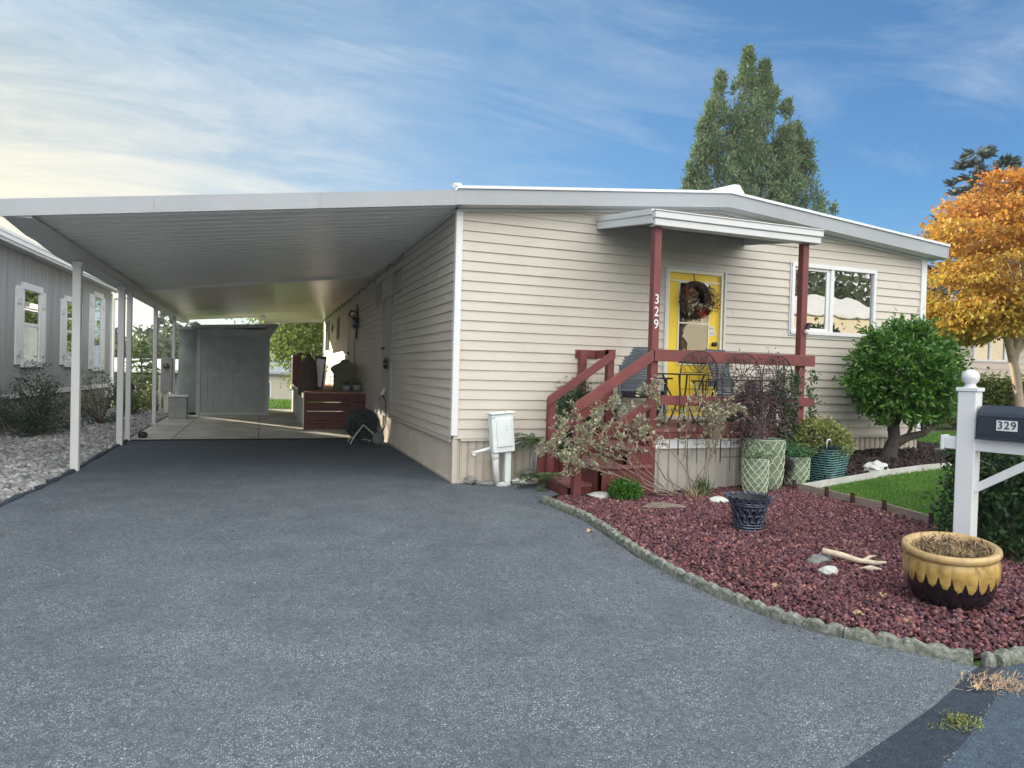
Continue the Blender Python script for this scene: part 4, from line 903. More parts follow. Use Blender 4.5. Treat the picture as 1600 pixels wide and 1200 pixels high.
def fern(x, y, z, L, n, label, az0=0, az1=6.28, name='fern'):
    t = thing(name, (x, y, z), label, 'fern'); st = MB(); P = []; D = []; rr_ = random.Random(int(x*77))
    for i in range(n):
        a = rr_.uniform(az0, az1); l_ = L*rr_.uniform(.7, 1.1); e = rr_.uniform(.5, 1.1); pts = []
        for k in range(9):
            s_ = k/8; pts.append(Vector((x+math.cos(a)*l_*s_*.9, y+math.sin(a)*l_*s_*.9, z+l_*(e*s_-.85*s_*s_))))
        st.tube(pts, .002, 4, caps=False)
        for k in range(26):
            s_ = .1+.9*k/25; i0 = min(7, int(s_*8)); p = pts[i0].lerp(pts[i0+1], s_*8-i0); tn = (pts[i0+1]-pts[i0]).normalized(); sd = tn.cross(Vector((0, 0, 1))).normalized()
            for sg in (-1, 1): P.append(tuple(p)); D.append(tuple((sd*sg+tn*.35)*(1.0)))
    st.build('stems', M['bark'], t); V, F = leaf_arrays(np.array(P), L*.20, L*.035, D=np.array(D)*4, spread=.4, up=2)
    np_mesh('fronds', V, F, M['fern'], t); return t
fern(1.02, -.22, .50, .42, 9, 'fern frond arching out left of the red newel above the water pipes', R(120), R(260))
fern(.98, -.62, .12, .40, 12, 'low fern spilling over the bottom red step')

# ================================================================== FRONT BED OBJECTS
M['celadon'] = mat('celadon glaze', (.20, .255, .175), .22, .18, 8, .05, 30, coat=.6, dirt=((.29, .34, .25), 9, .5, .7))
M['celridge'] = mat('pale glaze ridge', (.56, .65, .50), .3, .15, 12, coat=.5)
def scale_pot(x, y, r, h, rows, around, label):
    z = gz(x, y)+.015; t = thing('scale_pot', (x, y, z), label, 'planter', 'green glazed pots with raised fish-scale pattern')
    prof = [(r*.72, 0), (r*.82, h*.04), (r*.92, h*.16), (r*.975, h*.38), (r, h*.97), (r*1.02, h)]
    def rad(zz):
        for (a, za), (b_, zb) in zip(prof, prof[1:]):
            if za <= zz <= zb: return a+(b_-a)*(zz-za)/(zb-za)
        return r
    MB().lathe(prof+[(r*.92, h), (r*.88, h*.93), (0, h*.93)], (x, y, z), 40).build('pot_body', M['celadon'], t, smooth=True)
    b = MB()
    for i in range(rows):
        z0 = h*.04+(h*.92)*i/rows; hh = h*.92/rows*1.15
        for k in range(around):
            tc_ = 2*math.pi*(k+.5*(i % 2))/around; hw = math.pi/around; pts = []
            for s in range(7):
                a = tc_+hw*(-1+s/3); zz = z0+hh*math.sin(math.pi*s/6)**.8*.85; R_ = rad(min(zz, h))+.002; pts.append((x+R_*math.cos(a), y+R_*math.sin(a), z+zz))
            b.tube(pts, .0042, 4, caps=False)
    b.build('raised_scales', M['celridge'], t, smooth=True)
    MB().disc((x, y, z+h*.95), r*.88).build('potting_soil', M['soil'], t)
    return t, z
POTS = 'green glazed pots with raised fish-scale pattern'
p1, z1 = scale_pot(3.36, -1.60, .235, .60, 7, 12, 'tallest green scale-patterned pot, holding the dry purple-brown vine')
p2, z2 = scale_pot(3.08, -1.80, .145, .42, 8, 11, 'small green scale-patterned pot with pale succulent left of the tall one')
p3, z3 = scale_pot(3.80, -1.66, .148, .36, 7, 11, 'small green scale-patterned pot with trailing plant beside the teal planter')
# plants in the pots (each its own thing)
M['succ'] = mat('succulent', (.2, .3, .18), .5, .2, 9, island=[(.12, .22, .12), (.30, .38, .25), (.08, .17, .08), (.40, .44, .30)])
t = thing('succulent_plant', (3.08, -1.80, z2+.40), 'pale green succulent in the small pot left of the tall one', 'plant')
C = np.column_stack([3.08+RNG.normal(size=26)*.075, -1.80+RNG.normal(size=26)*.075, z2+.42+RNG.random(26)*.07]); leaves('foliage', clump_points(C, .05, 26), .045, .014, M['succ'], t, D=np.tile([0, 0, .7], (676, 1)))
t = thing('trailing_plant', (3.80, -1.66, z3+.34), 'fine green trailing plant hanging over the small pot next to the teal planter', 'plant')
M['moss'] = mat('fine green', (.05, .15, .05), .6, .2, 9, island=[(.035, .12, .05), (.06, .19, .07), (.03, .08, .04), (.09, .20, .06)])
C = [(3.80+RNG.normal()*.085, -1.66+RNG.normal()*.085, z3+.39+RNG.random()*.07) for k in range(60)]
leaves('foliage', clump_points(C, .06, 40), .028, .009, M['moss'], t)
C = [(3.64-.03*RNG.random(), -1.70+RNG.normal()*.035, z3+.34-RNG.random()*.20) for k in range(40)]
leaves('dry_runners', clump_points(C, .04, 26), .03, .008, mat('brown runners', (.05, .04, .045), .8, .2, 9), t)
# dry vine climbing the middle trellis
t = thing('dry_vine', (3.33, -1.60, z1+.57), 'leafless purple-brown vine tangled on the middle trellis', 'vine'); tb = []; tp = []; rr = random.Random(21)
for k in range(17):
    a = Vector((3.34+rr.gauss(0, .05), -1.58, z1+.56)); e = Vector((rr.uniform(3.02, 3.44), -1.50, rr.uniform(.95, 1.5)))
    m_ = a.lerp(e, .5)+Vector((rr.gauss(0, .06), 0, 0)); tb.append(([a, a.lerp(m_, .5)+Vector((rr.gauss(0, .03), 0, 0)), m_, m_.lerp(e, .5)+Vector((rr.gauss(0, .04), 0, 0)), e], [.007, .006, .005, .004, .003]))
    for q_ in (m_, e, m_.lerp(e, .5)): grow(q_, (rr.gauss(0, 1), rr.gauss(0, .12), rr.uniform(-.3, 1)), .22, .003, 2, tb, tp, wob=.5, ang=.9, up=0, rng=rr, alltips=True)
woody(tb, 4).build('stems', mat('purple brown twig', (.10, .065, .075), .85, .4, 30), t)
Q = np.repeat(np.array([q_[0] for q_ in tp]), 6, 0); Q = Q+RNG.normal(size=Q.shape)*.03
Q2 = np.column_stack([RNG.normal(3.24, .085, 2300), RNG.normal(-1.50, .04, 2300), .72+.62*RNG.random(2300)**1.3])
M['dryvine'] = mat('dead vine leaves', (.07, .04, .05), .85, .2, 9, island=[(.045, .025, .04), (.09, .05, .06), (.13, .09, .08), (.03, .02, .03), (.24, .20, .17)])
leaves('dead_leaves', np.concatenate([Q, Q2]), .034, .014, M['dryvine'], t)
# green climber on the right trellis and post
t = thing('green_climber', (3.95, -1.42, .45), 'dark green leafy climber on the right trellis and porch post', 'vine'); tb = []; rr = random.Random(5); C = []
for k in range(13):
    x_ = rr.uniform(3.56, 4.16); pts = [Vector((3.86+rr.gauss(0, .06), -1.43, .25))]
    for i in range(7): pts.append(Vector((3.86+(x_-3.86)*(i+1)/7+rr.gauss(0, .03), -1.45+rr.gauss(0, .015), .25+(1.55-.25)*(i+1)/7*rr.uniform(.9, 1.05))))
    tb.append((pts, [.005]*8)); C += [tuple(a.lerp(b_, s)) for a, b_ in zip(pts[2:], pts[3:]) for s in (0, .5)]
for k in range(26): C.append((4.22+abs(rr.gauss(0, .05)), -1.40+rr.gauss(0, .04), rr.uniform(.75, 1.5)))
woody(tb, 4).build('stems', M['bark'], t)
M['climb'] = mat('climber leaves', (.04, .09, .03), .45, .2, 9, island=[(.025, .06, .025), (.05, .11, .035), (.03, .075, .03), (.10, .17, .06)], translucent=.15)
leaves('foliage', clump_points(C, .055, 15), .05, .022, M['climb'], t)
C = [(RNG.uniform(3.36, 3.95), -1.47+RNG.normal()*.02, RNG.uniform(.80, 1.10)) for k in range(90)]
leaves('dark_leaves', clump_points(C, .05, 10), .045, .016, M['dryvine'], t)  # dark purple-brown leaves among the green climber
# teal ridged square planter
tp_ = thing('teal_planter', (4.30, -1.52, gz(4.3, -1.52)+.01), 'wide teal square planter with wavy horizontal ridges', 'planter')
x, y, z = tp_.location; h = .43; r0, r1 = .255, .355; sq = R(20+45)
def sqr(a, r):
    a = (a-sq) % (math.pi/2)-math.pi/4; return r*min(1.0/max(math.cos(a), .2), 1.30)*.80
MB().lathe([(r0, 0), (r1, h), (r1*1.04, h+.005), (r1*1.04, h+.03), (r1*.9, h+.03), (r1*.88, h-.03), (0, h-.03)], (x, y, z), 64, fn=lambda a, r, zz: (sqr(a, r), zz)).build('pot_body', mat('dark teal glaze', (.012, .03, .04), .25, .3, 9, coat=.5), tp_)
b = MB()
for i in range(14):
    zz = .02+i*(h-.03)/13.5; R_ = r0+(r1-r0)*zz/h+.003
    pts = [(x+sqr(a, R_)*math.cos(a), y+sqr(a, R_)*math.sin(a), z+zz+.004*math.sin(a*22+i*1.1)) for a in np.linspace(0, 2*math.pi, 97)]
    b.tube(pts, .0058, 5, caps=False)
b.build('wavy_ridges', mat('teal glaze ridges', (.12, .30, .30), .25, .35, 14, coat=.6), tp_, smooth=True)
MB().disc((x, y, z+h-.01), .26).build('potting_soil', M['soil'], tp_)
t = thing('variegated_shrub', (x, y, z+h-.01), 'mounded yellow-green variegated shrub filling the teal planter', 'shrub'); C = []
while len(C) < 420:
    v = RNG.normal(size=3); v /= np.linalg.norm(v)
    if v[2] < -.15: continue
    r_ = RNG.uniform(.6, 1)**.5; C.append((x-.02+v[0]*.40*r_, y+v[1]*.30*r_, z+h+.0+v[2]*.33*r_))
Q = clump_points(C, .05, 24)
M['varie'] = mat('variegated leaves', (.2, .25, .06), .5, .2, 9, island=[(.06, .12, .03), (.42, .42, .14), (.10, .18, .04), (.26, .28, .08), (.05, .09, .03), (.55, .50, .22)], translucent=.2)
leaves('foliage', Q, .036, .016, M['varie'], t, D=unit(Q-np.array([x, y, z+h-.1]))*.8)
woody([([(x, y, z+h-.02), (x+RNG.normal()*.1, y+RNG.normal()*.1, z+h+.2)], [.008, .003]) for k in range(12)]).build('stems', M['bark'], t)
# white crane-neck ornament stuck in the planter
t = thing('bird_ornament', (x-.20, y-.30, z+h-.02), 'tiny white bent bird-neck ornament poking from the teal planter', 'ornament')
MB().tube([(x-.20, y-.30, z+h-.0), (x-.205, y-.30, z+h+.07), (x-.19, y-.30, z+h+.105), (x-.165, y-.305, z+h+.108), (x-.145, y-.31, z+h+.085)], [.006, .007, .008, .009, .003], 6).build('neck', M['white'], t, smooth=True)
MB().lathe([(0, -.012), (.010, -.006), (.012, .002), (.0, .012)], (x-.168, y-.305, z+h+.108), 8).build('head', M['white'], t, smooth=True)
# dark metal basket planter
t = thing('metal_basket', (1.88, -3.16, .035), 'empty blue-black metal basket planter with leaf lattice and scalloped rim', 'planter')
x, y, z = t.location; H = .31; M['navy'] = mat('blue black metal', (.095, .115, .165), .30, .45, 18, .1, 60, metal=.6)
def br(zz): return .115+.035*(zz/H)+.055*max(0, zz/H-.55)**1.5*2.3
MB().lathe([(.10, .02), (.105, .03)]+[(br(s*H/8)-.012, .03+s*(H-.03)/8) for s in range(9)]+[(br(H)-.03, H-.005), (.10, .06), (0, .06)], (x, y, z), 32).build('liner', mat('basket liner', (.012, .014, .02), .7, .3, 12), t, smooth=True)
b = MB(); rr = random.Random(8)
for i in range(4):
    for k in range(13):
        a0 = 2*math.pi*(k+.5*(i % 2))/13; zc = .07+i*.055
        for s in (-1, 1):
            pts = []
            for q_ in range(6):
                u_ = q_/5; a = a0+s*.20*math.sin(math.pi*u_); zz = zc-.034+.068*u_; a += (.10*(u_-.5) if i % 2 else -.10*(u_-.5)); R_ = br(zz)+.003; pts.append((x+R_*math.cos(a), y+R_*math.sin(a), z+zz))
            b.tube(pts, .006, 4)
for k in range(26):
    a0 = 2*math.pi*k/26; b.tube([(x+br(q_)*math.cos(a0+dd), y+br(q_)*math.sin(a0+dd), z+q_) for q_, dd in ((.05, 0), (.12, .12*(1 if k % 2 else -1)), (.20, -.08*(1 if k % 2 else -1)), (.27, .05))], .0045, 4)
b.build('leaf_lattice', M['navy'], t, smooth=True)
b = MB()
for zz, rd in ((.045, .008), (.02, .010), (.24, .007), (.07, .006)): b.tube([(x+(br(zz)+.006)*math.cos(a), y+(br(zz)+.006)*math.sin(a), z+zz) for a in np.linspace(0, 2*math.pi, 33)], rd, 6)
for k in range(4): a = R(45+k*90); b.box(x+.09*math.cos(a)-.015, y+.09*math.sin(a)-.015, z-.02, x+.09*math.cos(a)+.015, y+.09*math.sin(a)+.015, z+.02)
b.build('bands', M['navy'], t, smooth=True)
b = MB(); nl = 18
for k in range(nl):
    a0 = 2*math.pi*k/nl; hw = math.pi/nl*.96
    for s in (-1, 1): b.tube([(x+(br(H-.03)+.030*u_+.004)*math.cos(a0+s*hw*math.sin(math.pi*u_/1.15)), y+(br(H-.03)+.030*u_+.004)*math.sin(a0+s*hw*math.sin(math.pi*u_/1.15)), z+H-.04+.05*u_) for u_ in (0, .3, .6, .85, 1.0)], .0055, 4)
    vs = [(x+(br(H-.03)+.02*u_)*math.cos(a0+c_*hw), y+(br(H-.03)+.02*u_)*math.sin(a0+c_*hw), z+H-.05+.055*u_) for u_, c_ in ((0, 0), (.6, .95), (1, .3), (1, -.3), (.6, -.95))]; b.add(vs, [(0, 1, 2, 3, 4)])
b.tube([(x+(br(H-.05)+.004)*math.cos(a), y+(br(H-.05)+.004)*math.sin(a), z+H-.05) for a in np.linspace(0, 2*math.pi, 33)], .006, 6)
b.build('scalloped_rim', M['navy'], t)
# big black and ochre glazed bowl pot
t = thing('glazed_bowl_pot', (1.80, -5.13, .005), 'tilted wide black pot with ochre drip glaze and golden rim', 'planter')
x, y, z = t.location; SC = Matrix.Diagonal((.95, .95, 1.14)); TM = Matrix.Rotation(R(-6), 3, 'Y') @ Matrix.Rotation(R(3), 3, 'X') @ SC
pf = [(.14, 0), (.185, .02), (.240, .11), (.264, .20), (.262, .28), (.250, .325)]
def pr(zz):
    for (a, za), (b_, zb) in zip(pf, pf[1:]):
        if za <= zz <= zb: return a+(b_-a)*(zz-za)/(zb-za)
    return .250
pts_ = [(0, 0)]+[(pr(s*.325/20), s*.325/20) for s in range(21)]+[(.225, .325), (.215, .28), (0, .28)]
MB().lathe(pts_, (x, y, z), 56, M=TM).build('pot_body', mat('black glaze', (.014, .012, .016), .16, .3, 6, coat=.6), t, smooth=True)
vs = []; fs = []; N = 240; K = 10
for k in range(N):
    a = 2*math.pi*k/N; c_ = abs(math.sin(a*11.5)); pk = math.sin(int(a*11.5/math.pi)*37.7+2.1); low = .292-(.092+.028*pk)*c_**.32-.012*math.sin(a*3+1)-.004*math.sin(a*83)
    for i in range(K+1):
        u_ = i/K; zz = low+(.322-low)*u_; R_ = pr(zz)+.0028+.006*c_*math.sin(math.pi*min(1, (1-u_)*1.3))*(u_ > 0)-(.003 if i == 0 else 0)
        p = TM @ Vector((R_*math.cos(a), R_*math.sin(a), zz)); vs.append((x+p.x, y+p.y, z+p.z))
for k in range(N):
    for i in range(K): a = k*(K+1)+i; b_ = ((k+1) % N)*(K+1)+i; fs.append((a, b_, b_+1, a+1))
MB().add(vs, fs).build('drip_glaze', mat('ochre drip glaze', (.50, .33, .10), .3, .25, 10, coat=.4, dirt=((.22, .12, .04), 14, .5, .72)), t, smooth=True)
MB().lathe([(.242, .315), (.268, .318), (.279, .335), (.275, .355), (.255, .362), (.230, .352), (.223, .325)], (x, y, z), 56, M=TM).build('rim', mat('ochre rim', (.46, .31, .13), .38, .2, 14, coat=.35, dirt=((.24, .13, .06), 16, .55, .72)), t, smooth=True)
MB().disc(tuple(Vector((x, y, z))+TM @ Vector((0, 0, .305))), .226, tuple(TM @ Vector((0, 0, 1)))).build('potting_soil', M['soil'], t)
t2 = thing('dead_plant', (x, y, z+.34), 'dried brown clumps growing in the tilted black and ochre pot', 'plant')
C = []
for k in range(90):
    a = RNG.uniform(0, 6.28); r_ = .22*math.sqrt(RNG.random()); p = TM @ Vector((r_*math.cos(a), r_*math.sin(a), .32)); C.append((x+p.x, y+p.y, z+p.z))
M['dead'] = mat('dead plant', (.2, .13, .08), .8, .2, 9, island=[(.10, .07, .05), (.24, .16, .10), (.15, .13, .06), (.34, .25, .16), (.12, .05, .04), (.16, .18, .08)])
leaves('dry_leaves', clump_points(C, .035, 22), .036, .010, M['dead'], t2, D=np.tile([0, 0, .6], (1980, 1)))
b = MB()
for k in range(60):
    a = RNG.uniform(0, 6.28); r_ = .20*math.sqrt(RNG.random()); p = Vector((x, y, z))+TM @ Vector((r_*math.cos(a), r_*math.sin(a), .31)); b.tube([p, p+Vector((RNG.normal()*.02, RNG.normal()*.02, .04)), p+Vector((RNG.normal()*.04, RNG.normal()*.04, .06+.04*RNG.random()))], [.002, .0015, .001], 3)
b.build('twigs', M['dryg'], t2)

# stones
def stone(name, c, size, m, label, seed=1, cat='stone', jag=.22, sub=3, cuts=6):
    bm = bmesh.new(); bmesh.ops.create_icosphere(bm, subdivisions=sub, radius=1.0); rr_ = np.random.default_rng(seed)
    K_ = rr_.normal(size=(cuts, 3)); K_ /= np.linalg.norm(K_, axis=1, keepdims=True); off = rr_.uniform(.55, .9, cuts); ph = rr_.uniform(0, 6, 9)
    for v in bm.verts:
        p = np.array(v.co[:])
        for k_, o_ in zip(K_, off):
            d_ = p @ k_
            if d_ > o_: p = p-(d_-o_)*k_*.9
        p = p*(1+jag*.35*math.sin(p[0]*5+ph[0])*math.sin(p[1]*6+ph[1])+jag*.25*math.sin(p[2]*9+ph[2]+p[0]*7)); v.co = Vector(p*np.array(size))
    me = bpy.data.meshes.new(name); bm.to_mesh(me); bm.free(); me.update()
    o = link_mesh(name, me, m, None, c); return tag(o, label, cat)
stone('white_stone', (1.27, -1.48, .055), (.17, .11, .055), M['stone'], 'long low white quartz stone beside the boxwood ball', 3)
stone('white_stone', (1.30, -1.30, .05), (.04, .03, .025), M['stone'], 'tiny white stone behind the long white quartz stone', 4, sub=2)
stone('white_stone', (2.42, -2.02, .06), (.12, .08, .055), M['stone'], 'wedge-shaped white stone at the middle of the lava bed', 5)
stone('white_stone', (1.52, -4.44, .06), (.075, .06, .05), M['stone'], 'square white stone by the driftwood', 6)
stone('grey_stone', (1.66, -4.20, .05), (.14, .09, .06), M['gstone'], 'dark grey field stone under the driftwood end', 7)
stone('flat_slab', (1.68, -2.12, .062), (.24, .15, .03), M['slab'], 'flat brown slab lying in the lava rock by the boxwood ball', 8, jag=.12)
stone('pale_rock', (5.25, -1.50, .27), (.16, .11, .10), M['stone'], 'craggy pale rock in the mulch below the rounded shrub', 9, jag=.5)
stone('round_rock', (4.92, -.95, .27), (.12, .10, .11), M['gstone'], 'rounded grey rock behind the teal planter', 10)
stone('corner_rock', (7.95, -.35, .32), (.16, .12, .08), M['slab'], 'flat rock at the right house corner', 12)
stone('broken_concrete', (.92, -.28, .05), (.24, .13, .045), M['stone'], 'broken pale concrete slab lying beside the red bottom step', 13, jag=.3)
stone('broken_concrete', (.98, -.10, .13), (.14, .09, .03), M['gstone'], 'small grey broken slab resting on the pale one', 14, jag=.3)
stone('grey_stone', (.20, -.10, .05), (.085, .07, .055), M['gstone'], 'egg-shaped grey stone against the skirting left of the meter box', 15)
stone('grey_stone', (.42, -.16, .02), (.17, .11, .03), M['gstone'], 'low flat grey stone in front of the meter box conduit', 16)
stone('concrete_rubble', (.56, -.33, .02), (.09, .06, .035), M['stone'], 'crumbled white rubble at the foot of the meter box', 17, jag=.6)
# driftwood
t = thing('driftwood', (1.86, -4.30, .06), 'two bleached driftwood sticks lying by the square white stone', 'driftwood')
MB().tube([(1.68, -4.22, .14), (1.78, -4.30, .12), (1.88, -4.36, .09), (1.98, -4.42, .08), (2.06, -4.44, .085)], [.022, .024, .02, .018, .008], 8).tube([(1.93, -4.37, .09), (1.99, -4.36, .11), (2.03, -4.38, .12)], [.016, .012, .004], 7).build('stick', M['drift'], t, smooth=True)
MB().tube([(1.80, -4.44, .06), (1.87, -4.48, .065), (1.95, -4.50, .06)], [.006, .024, .005], 8).build('stick', M['drift'], t, smooth=True)

# scalloped concrete curb, one thing per block
def path_at(P, s):
    for a, b_ in zip(P, P[1:]):
        L = math.dist(a, b_)
        if s <= L or b_ is P[-1]:
            u_ = s/L; return (a[0]+(b_[0]-a[0])*u_, a[1]+(b_[1]-a[1])*u_), ((b_[0]-a[0])/L, (b_[1]-a[1])/L)
        s -= L
def smooth_path(P, n=2):
    for _ in range(n):
        Q_ = [P[0]]
        for a, b_ in zip(P, P[1:]): Q_ += [(a[0]*.75+b_[0]*.25, a[1]*.75+b_[1]*.25), (a[0]*.25+b_[0]*.75, a[1]*.25+b_[1]*.75)]
        P = Q_+[P[-1]]
    return P
def curb(P, labelfn, BL=.60, sc=.12):
    P = smooth_path(P); tot = sum(math.dist(a, b_) for a, b_ in zip(P, P[1:])); nb_ = max(1, round(tot/BL)); BL = tot/nb_
    for i in range(nb_):
        m = 33; vs = []; fs = []; dz_ = RNG.normal()*.006; sh = RNG.normal()*.006
        for k in range(m):
            s = i*BL+.004+(BL-.008)*k/(m-1); (px, py), (tx, ty) = path_at(P, s); nx_, ny_ = -ty, tx; hh = .042+dz_*.6+.026*abs(math.sin(math.pi*s/sc))**.55
            hh += RNG.normal()*.0035
            for o, zz in ((-.034, -.03), (-.034, hh*.35), (-.030, hh*.85), (-.016, hh), (.012, hh), (.026, hh*.85), (.032, hh*.3), (.032, -.03)):
                o += sh+RNG.normal()*.0018; vs.append((px+nx_*o, py+ny_*o, zz+gz(px, py)*.4))
        for k in range(m-1):
            for j_ in range(7): a = k*8+j_; fs.append((a, a+1, a+9, a+8))
        fs += [tuple(range(8)), tuple(range((m-1)*8+7, (m-1)*8-1, -1))]
        (px, py), _ = path_at(P, (i+.5)*BL)
        tag(MB().add(vs, fs).build('curb_block', M['curbc'], None, origin=(px, py, 0)), labelfn(i, nb_), 'curb block', 'scalloped concrete curb blocks round the lava bed')
orde = ['first', 'second', 'third', 'fourth', 'fifth', 'sixth', 'seventh', 'eighth', 'ninth', 'tenth']
curb([(0.68, -1.30), (0.74, -2.30), (.55, -3.56), (.51, -4.4), (.60, -4.93), (.74, -5.30), (.95, -5.58), (1.13, -5.76)],
     lambda i, n_: f'mossy scalloped curb block on the driveway side, {orde[min(i, 9)]} from the red steps')
curb([(1.24, -5.80), (2.0, -5.76), (4.2, -5.62), (7, -5.4)][:3], lambda i, n_: f'mossy scalloped curb block on the road side, {orde[min(i, 9)]} from the bed corner')
tag(MB().tube([(1.185, -5.80, -.03), (1.185, -5.80, .03), (1.18, -5.795, .058), (1.18, -5.79, .07)], [.034, .032, .028, .012], 9).build('curb_plug', M['curbc'], None, origin=(1.185, -5.8, 0)), 'small upright concrete plug closing the curb corner', 'curb block')

# lawn board edging with stakes
ed = thing('board_edging', (3.9, -2.2, .1), 'weathered board edging on short dark stakes round the lawn', 'edging')
front = [(3.66, -1.86), (3.65, -2.32), (3.64, -2.68), (3.65, -3.06), (3.61, -3.60)]; back = [(3.70, -1.84), (4.25, -1.775), (4.66, -1.765), (5.15, -1.715), (5.85, -1.70), (7.0, -1.71), (8.2, -1.44), (9.0, -.9)]
for P, m, hh, nm in ((front, M['wood'], .105, 'board'), (back, mat('pale edging board', (.55, .54, .52), .8, .15, 6, .3, 50), .085, 'board')):
    b = MB()
    for a, c_ in zip(P, P[1:]): b.beam((a[0], a[1], gz(*a)+hh/2-.01), (c_[0], c_[1], gz(*c_)+hh/2-.01), .022, hh)
    b.build(nm, m, ed)
for (x, y) in [(3.63, -1.83), (3.625, -2.32), (3.615, -2.68), (3.625, -3.06), (3.585, -3.60)]:
    z = gz(x, y); MB().box(x-.026, y-.016, z-.05, x+.008, y+.016, z+.135).build('stake', M['lavabase'], ed, bevel=.003)
for s in (.15, .45, .80, 1.15, 1.5, 1.95, 2.4, 3.0):
    (x, y), _ = path_at(back, s); z = gz(x, y); MB().box(x-.018, y+.012, z-.03, x+.018, y+.03, z+.11).build('stake', M['black'], ed)

# mailbox and its white post
ML = thing('mailbox_post', (2.50, -4.70, .03), 'white square mailbox post with ball finial, cross arm and diagonal brace', 'post', rz=0)
ax = Vector((.31, -.95, 0)).normalized(); sx_ = Vector((ax.y*-1, ax.x, 0)); QM = Matrix(((ax.x, sx_.x, 0), (ax.y, sx_.y, 0), (0, 0, 1)))
o_ = Vector((2.50, -4.70, 0)); w_ = .118
def LP(a, s, z): v = o_+ax*a+sx_*s; return (v.x, v.y, z)
MB().obox(LP(0, 0, .69), (w_, w_, 1.32), QM).build('post_sleeve', M['white'], ML, bevel=.006)
MB().obox(LP(0, 0, 1.362), (w_+.02, w_+.02, .028), QM).lathe([(.05, 1.376), (.034, 1.385), (.034, 1.40), (0, 1.4)], (o_.x, o_.y, 0), 20).build('cap', M['white'], ML, bevel=.003)
MB().lathe([(.0, -.056)]+[(.056*math.cos(R(a)), .056*math.sin(R(a))) for a in range(-75, 90, 12)]+[(0, .056)], (o_.x, o_.y, 1.448), 28).tube([(o_.x+.0565*math.cos(a), o_.y+.0565*math.sin(a), 1.448) for a in np.linspace(0, 6.283, 33)], .0012, 4).build('ball_finial', M['white'], ML, smooth=True)
MB().obox(LP(.235, 0, .975), (.75, .088, .088), QM).build('cross_arm', M['white'], ML, bevel=.004)
MB().obox(LP(-.150, 0, .975), (.022, .106, .106), QM).build('arm_cap', M['white'], ML, bevel=.004)
MB().beam(LP(.05, 0, .66), LP(.46, 0, .94), .045, .055).build('brace', M['white'], ML)
mb = thing('mailbox', LP(.32, 0, 1.02), 'dark blue-black rounded mailbox numbered 329 on the white post arm', 'mailbox')
M['mbx'] = mat('blue black mailbox enamel', (.022, .032, .05), .45, .2, 14, .15, 90)
hw, z0, hh = .095, 1.021, .235; sec = [(-hw, 0), (-hw, .14)]+[(-hw*math.cos(R(a)), .14+.095*math.sin(R(a))) for a in range(15, 180, 15)]+[(hw, .14), (hw, 0)]
MB().prism(sec, lambda p: LP(.078, p[0], z0+p[1]), lambda p: LP(.56, p[0], z0+p[1])).build('box_body', M['mbx'], mb, bevel=.006, seg=2)
rb = MB()
for zz in (.040, .160): rb.beam(LP(.085, -hw-.002, z0+zz), LP(.555, -hw-.002, z0+zz), .005, .006); rb.beam(LP(.085, hw+.002, z0+zz), LP(.555, hw+.002, z0+zz), .005, .006)
rb.beam(LP(.07, -hw+.005, z0+.006), LP(.56, -hw+.005, z0+.006), .02, .012); rb.build('side_rib', M['mbx'], mb)
side = -hw-.0055
pl = MB(); pl.add([LP(.195, side, z0+.068), LP(.315, side, z0+.068), LP(.315, side, z0+.138), LP(.195, side, z0+.138), LP(.195, side+.003, z0+.068), LP(.315, side+.003, z0+.068), LP(.315, side+.003, z0+.138), LP(.195, side+.003, z0+.138)], [(0,1,2,3), (5,4,7,6), (0,4,5,1), (3,2,6,7), (0,3,7,4), (1,5,6,2)]).build('number_plate', M['white'], mb)
for k, ch in enumerate("329"):
    me = text_mesh(ch, .074, .001, .0007); c0 = Vector(LP(.217+k*.038, side-.0012, z0+.103))
    up_ = Vector((0, 0, 1)); T4 = Matrix(((ax.x*.9, up_.x, -sx_.x, c0.x), (ax.y*.9, up_.y, -sx_.y, c0.y), (ax.z, up_.z, -sx_.z, c0.z), (0, 0, 0, 1)))
    me.transform(T4); me.transform(Matrix.Translation(-mb.location)); link_mesh('digit', me, M['black'], mb, None)

# electric pedestal, pipes, hose reel
t = thing('meter_pedestal', (.56, -.24, 0), 'leaning white electrical box on two conduits with peeling paint', 'electrical box')
TMx = Matrix.Rotation(R(-5), 3, 'Y'); M['ped'] = mat('peeling white enamel', (.70, .76, .76), .5, .05, 6, dirt=((.30, .36, .38), 7, .64, .66))
MB().obox((.55, -.23, .645), (.285, .15, .47), TMx).build('cabinet', M['ped'], t, bevel=.01)
MB().obox((.56, -.31, .655), (.20, .02, .35), TMx).build('cabinet_door', M['ped'], t, bevel=.008)
MB().obox((.535, -.23, .892), (.32, .19, .022), TMx).build('lid', M['ped'], t, bevel=.006)
MB().tube([(.475, -.24, .42), (.485, -.24, .22), (.515, -.25, 0)], [.044, .040, .034], 12).lathe([(.046, .33), (.050, .335), (.050, .39), (.046, .395)], (.475, -.24, 0), 14).build('conduit', M['trim'], t, smooth=True)
MB().box(.60, -.27, 0, .675, -.20, .42).build('support_leg', M['ped'], t, bevel=.006)
MB().tube([(.41, -.22, .455), (.26, -.19, .41), (.195, -.16, .395)], .019, 10).lathe([(.026, 0), (.026, .05)], (.20, -.165, .372), 10, M=Matrix.Rotation(R(85), 3, 'Y')).build('side_pipe', M['white'], t, smooth=True)
t = thing('water_riser', (1.02, -.14, 0), 'pair of grey water pipes with valves left of the red newel', 'pipe')
MB().tube([(1.0, -.13, 0), (1.005, -.13, .50)], .018, 8).tube([(1.055, -.15, 0), (1.055, -.15, .46)], .016, 8).build('pipe', M['galv'], t, smooth=True)
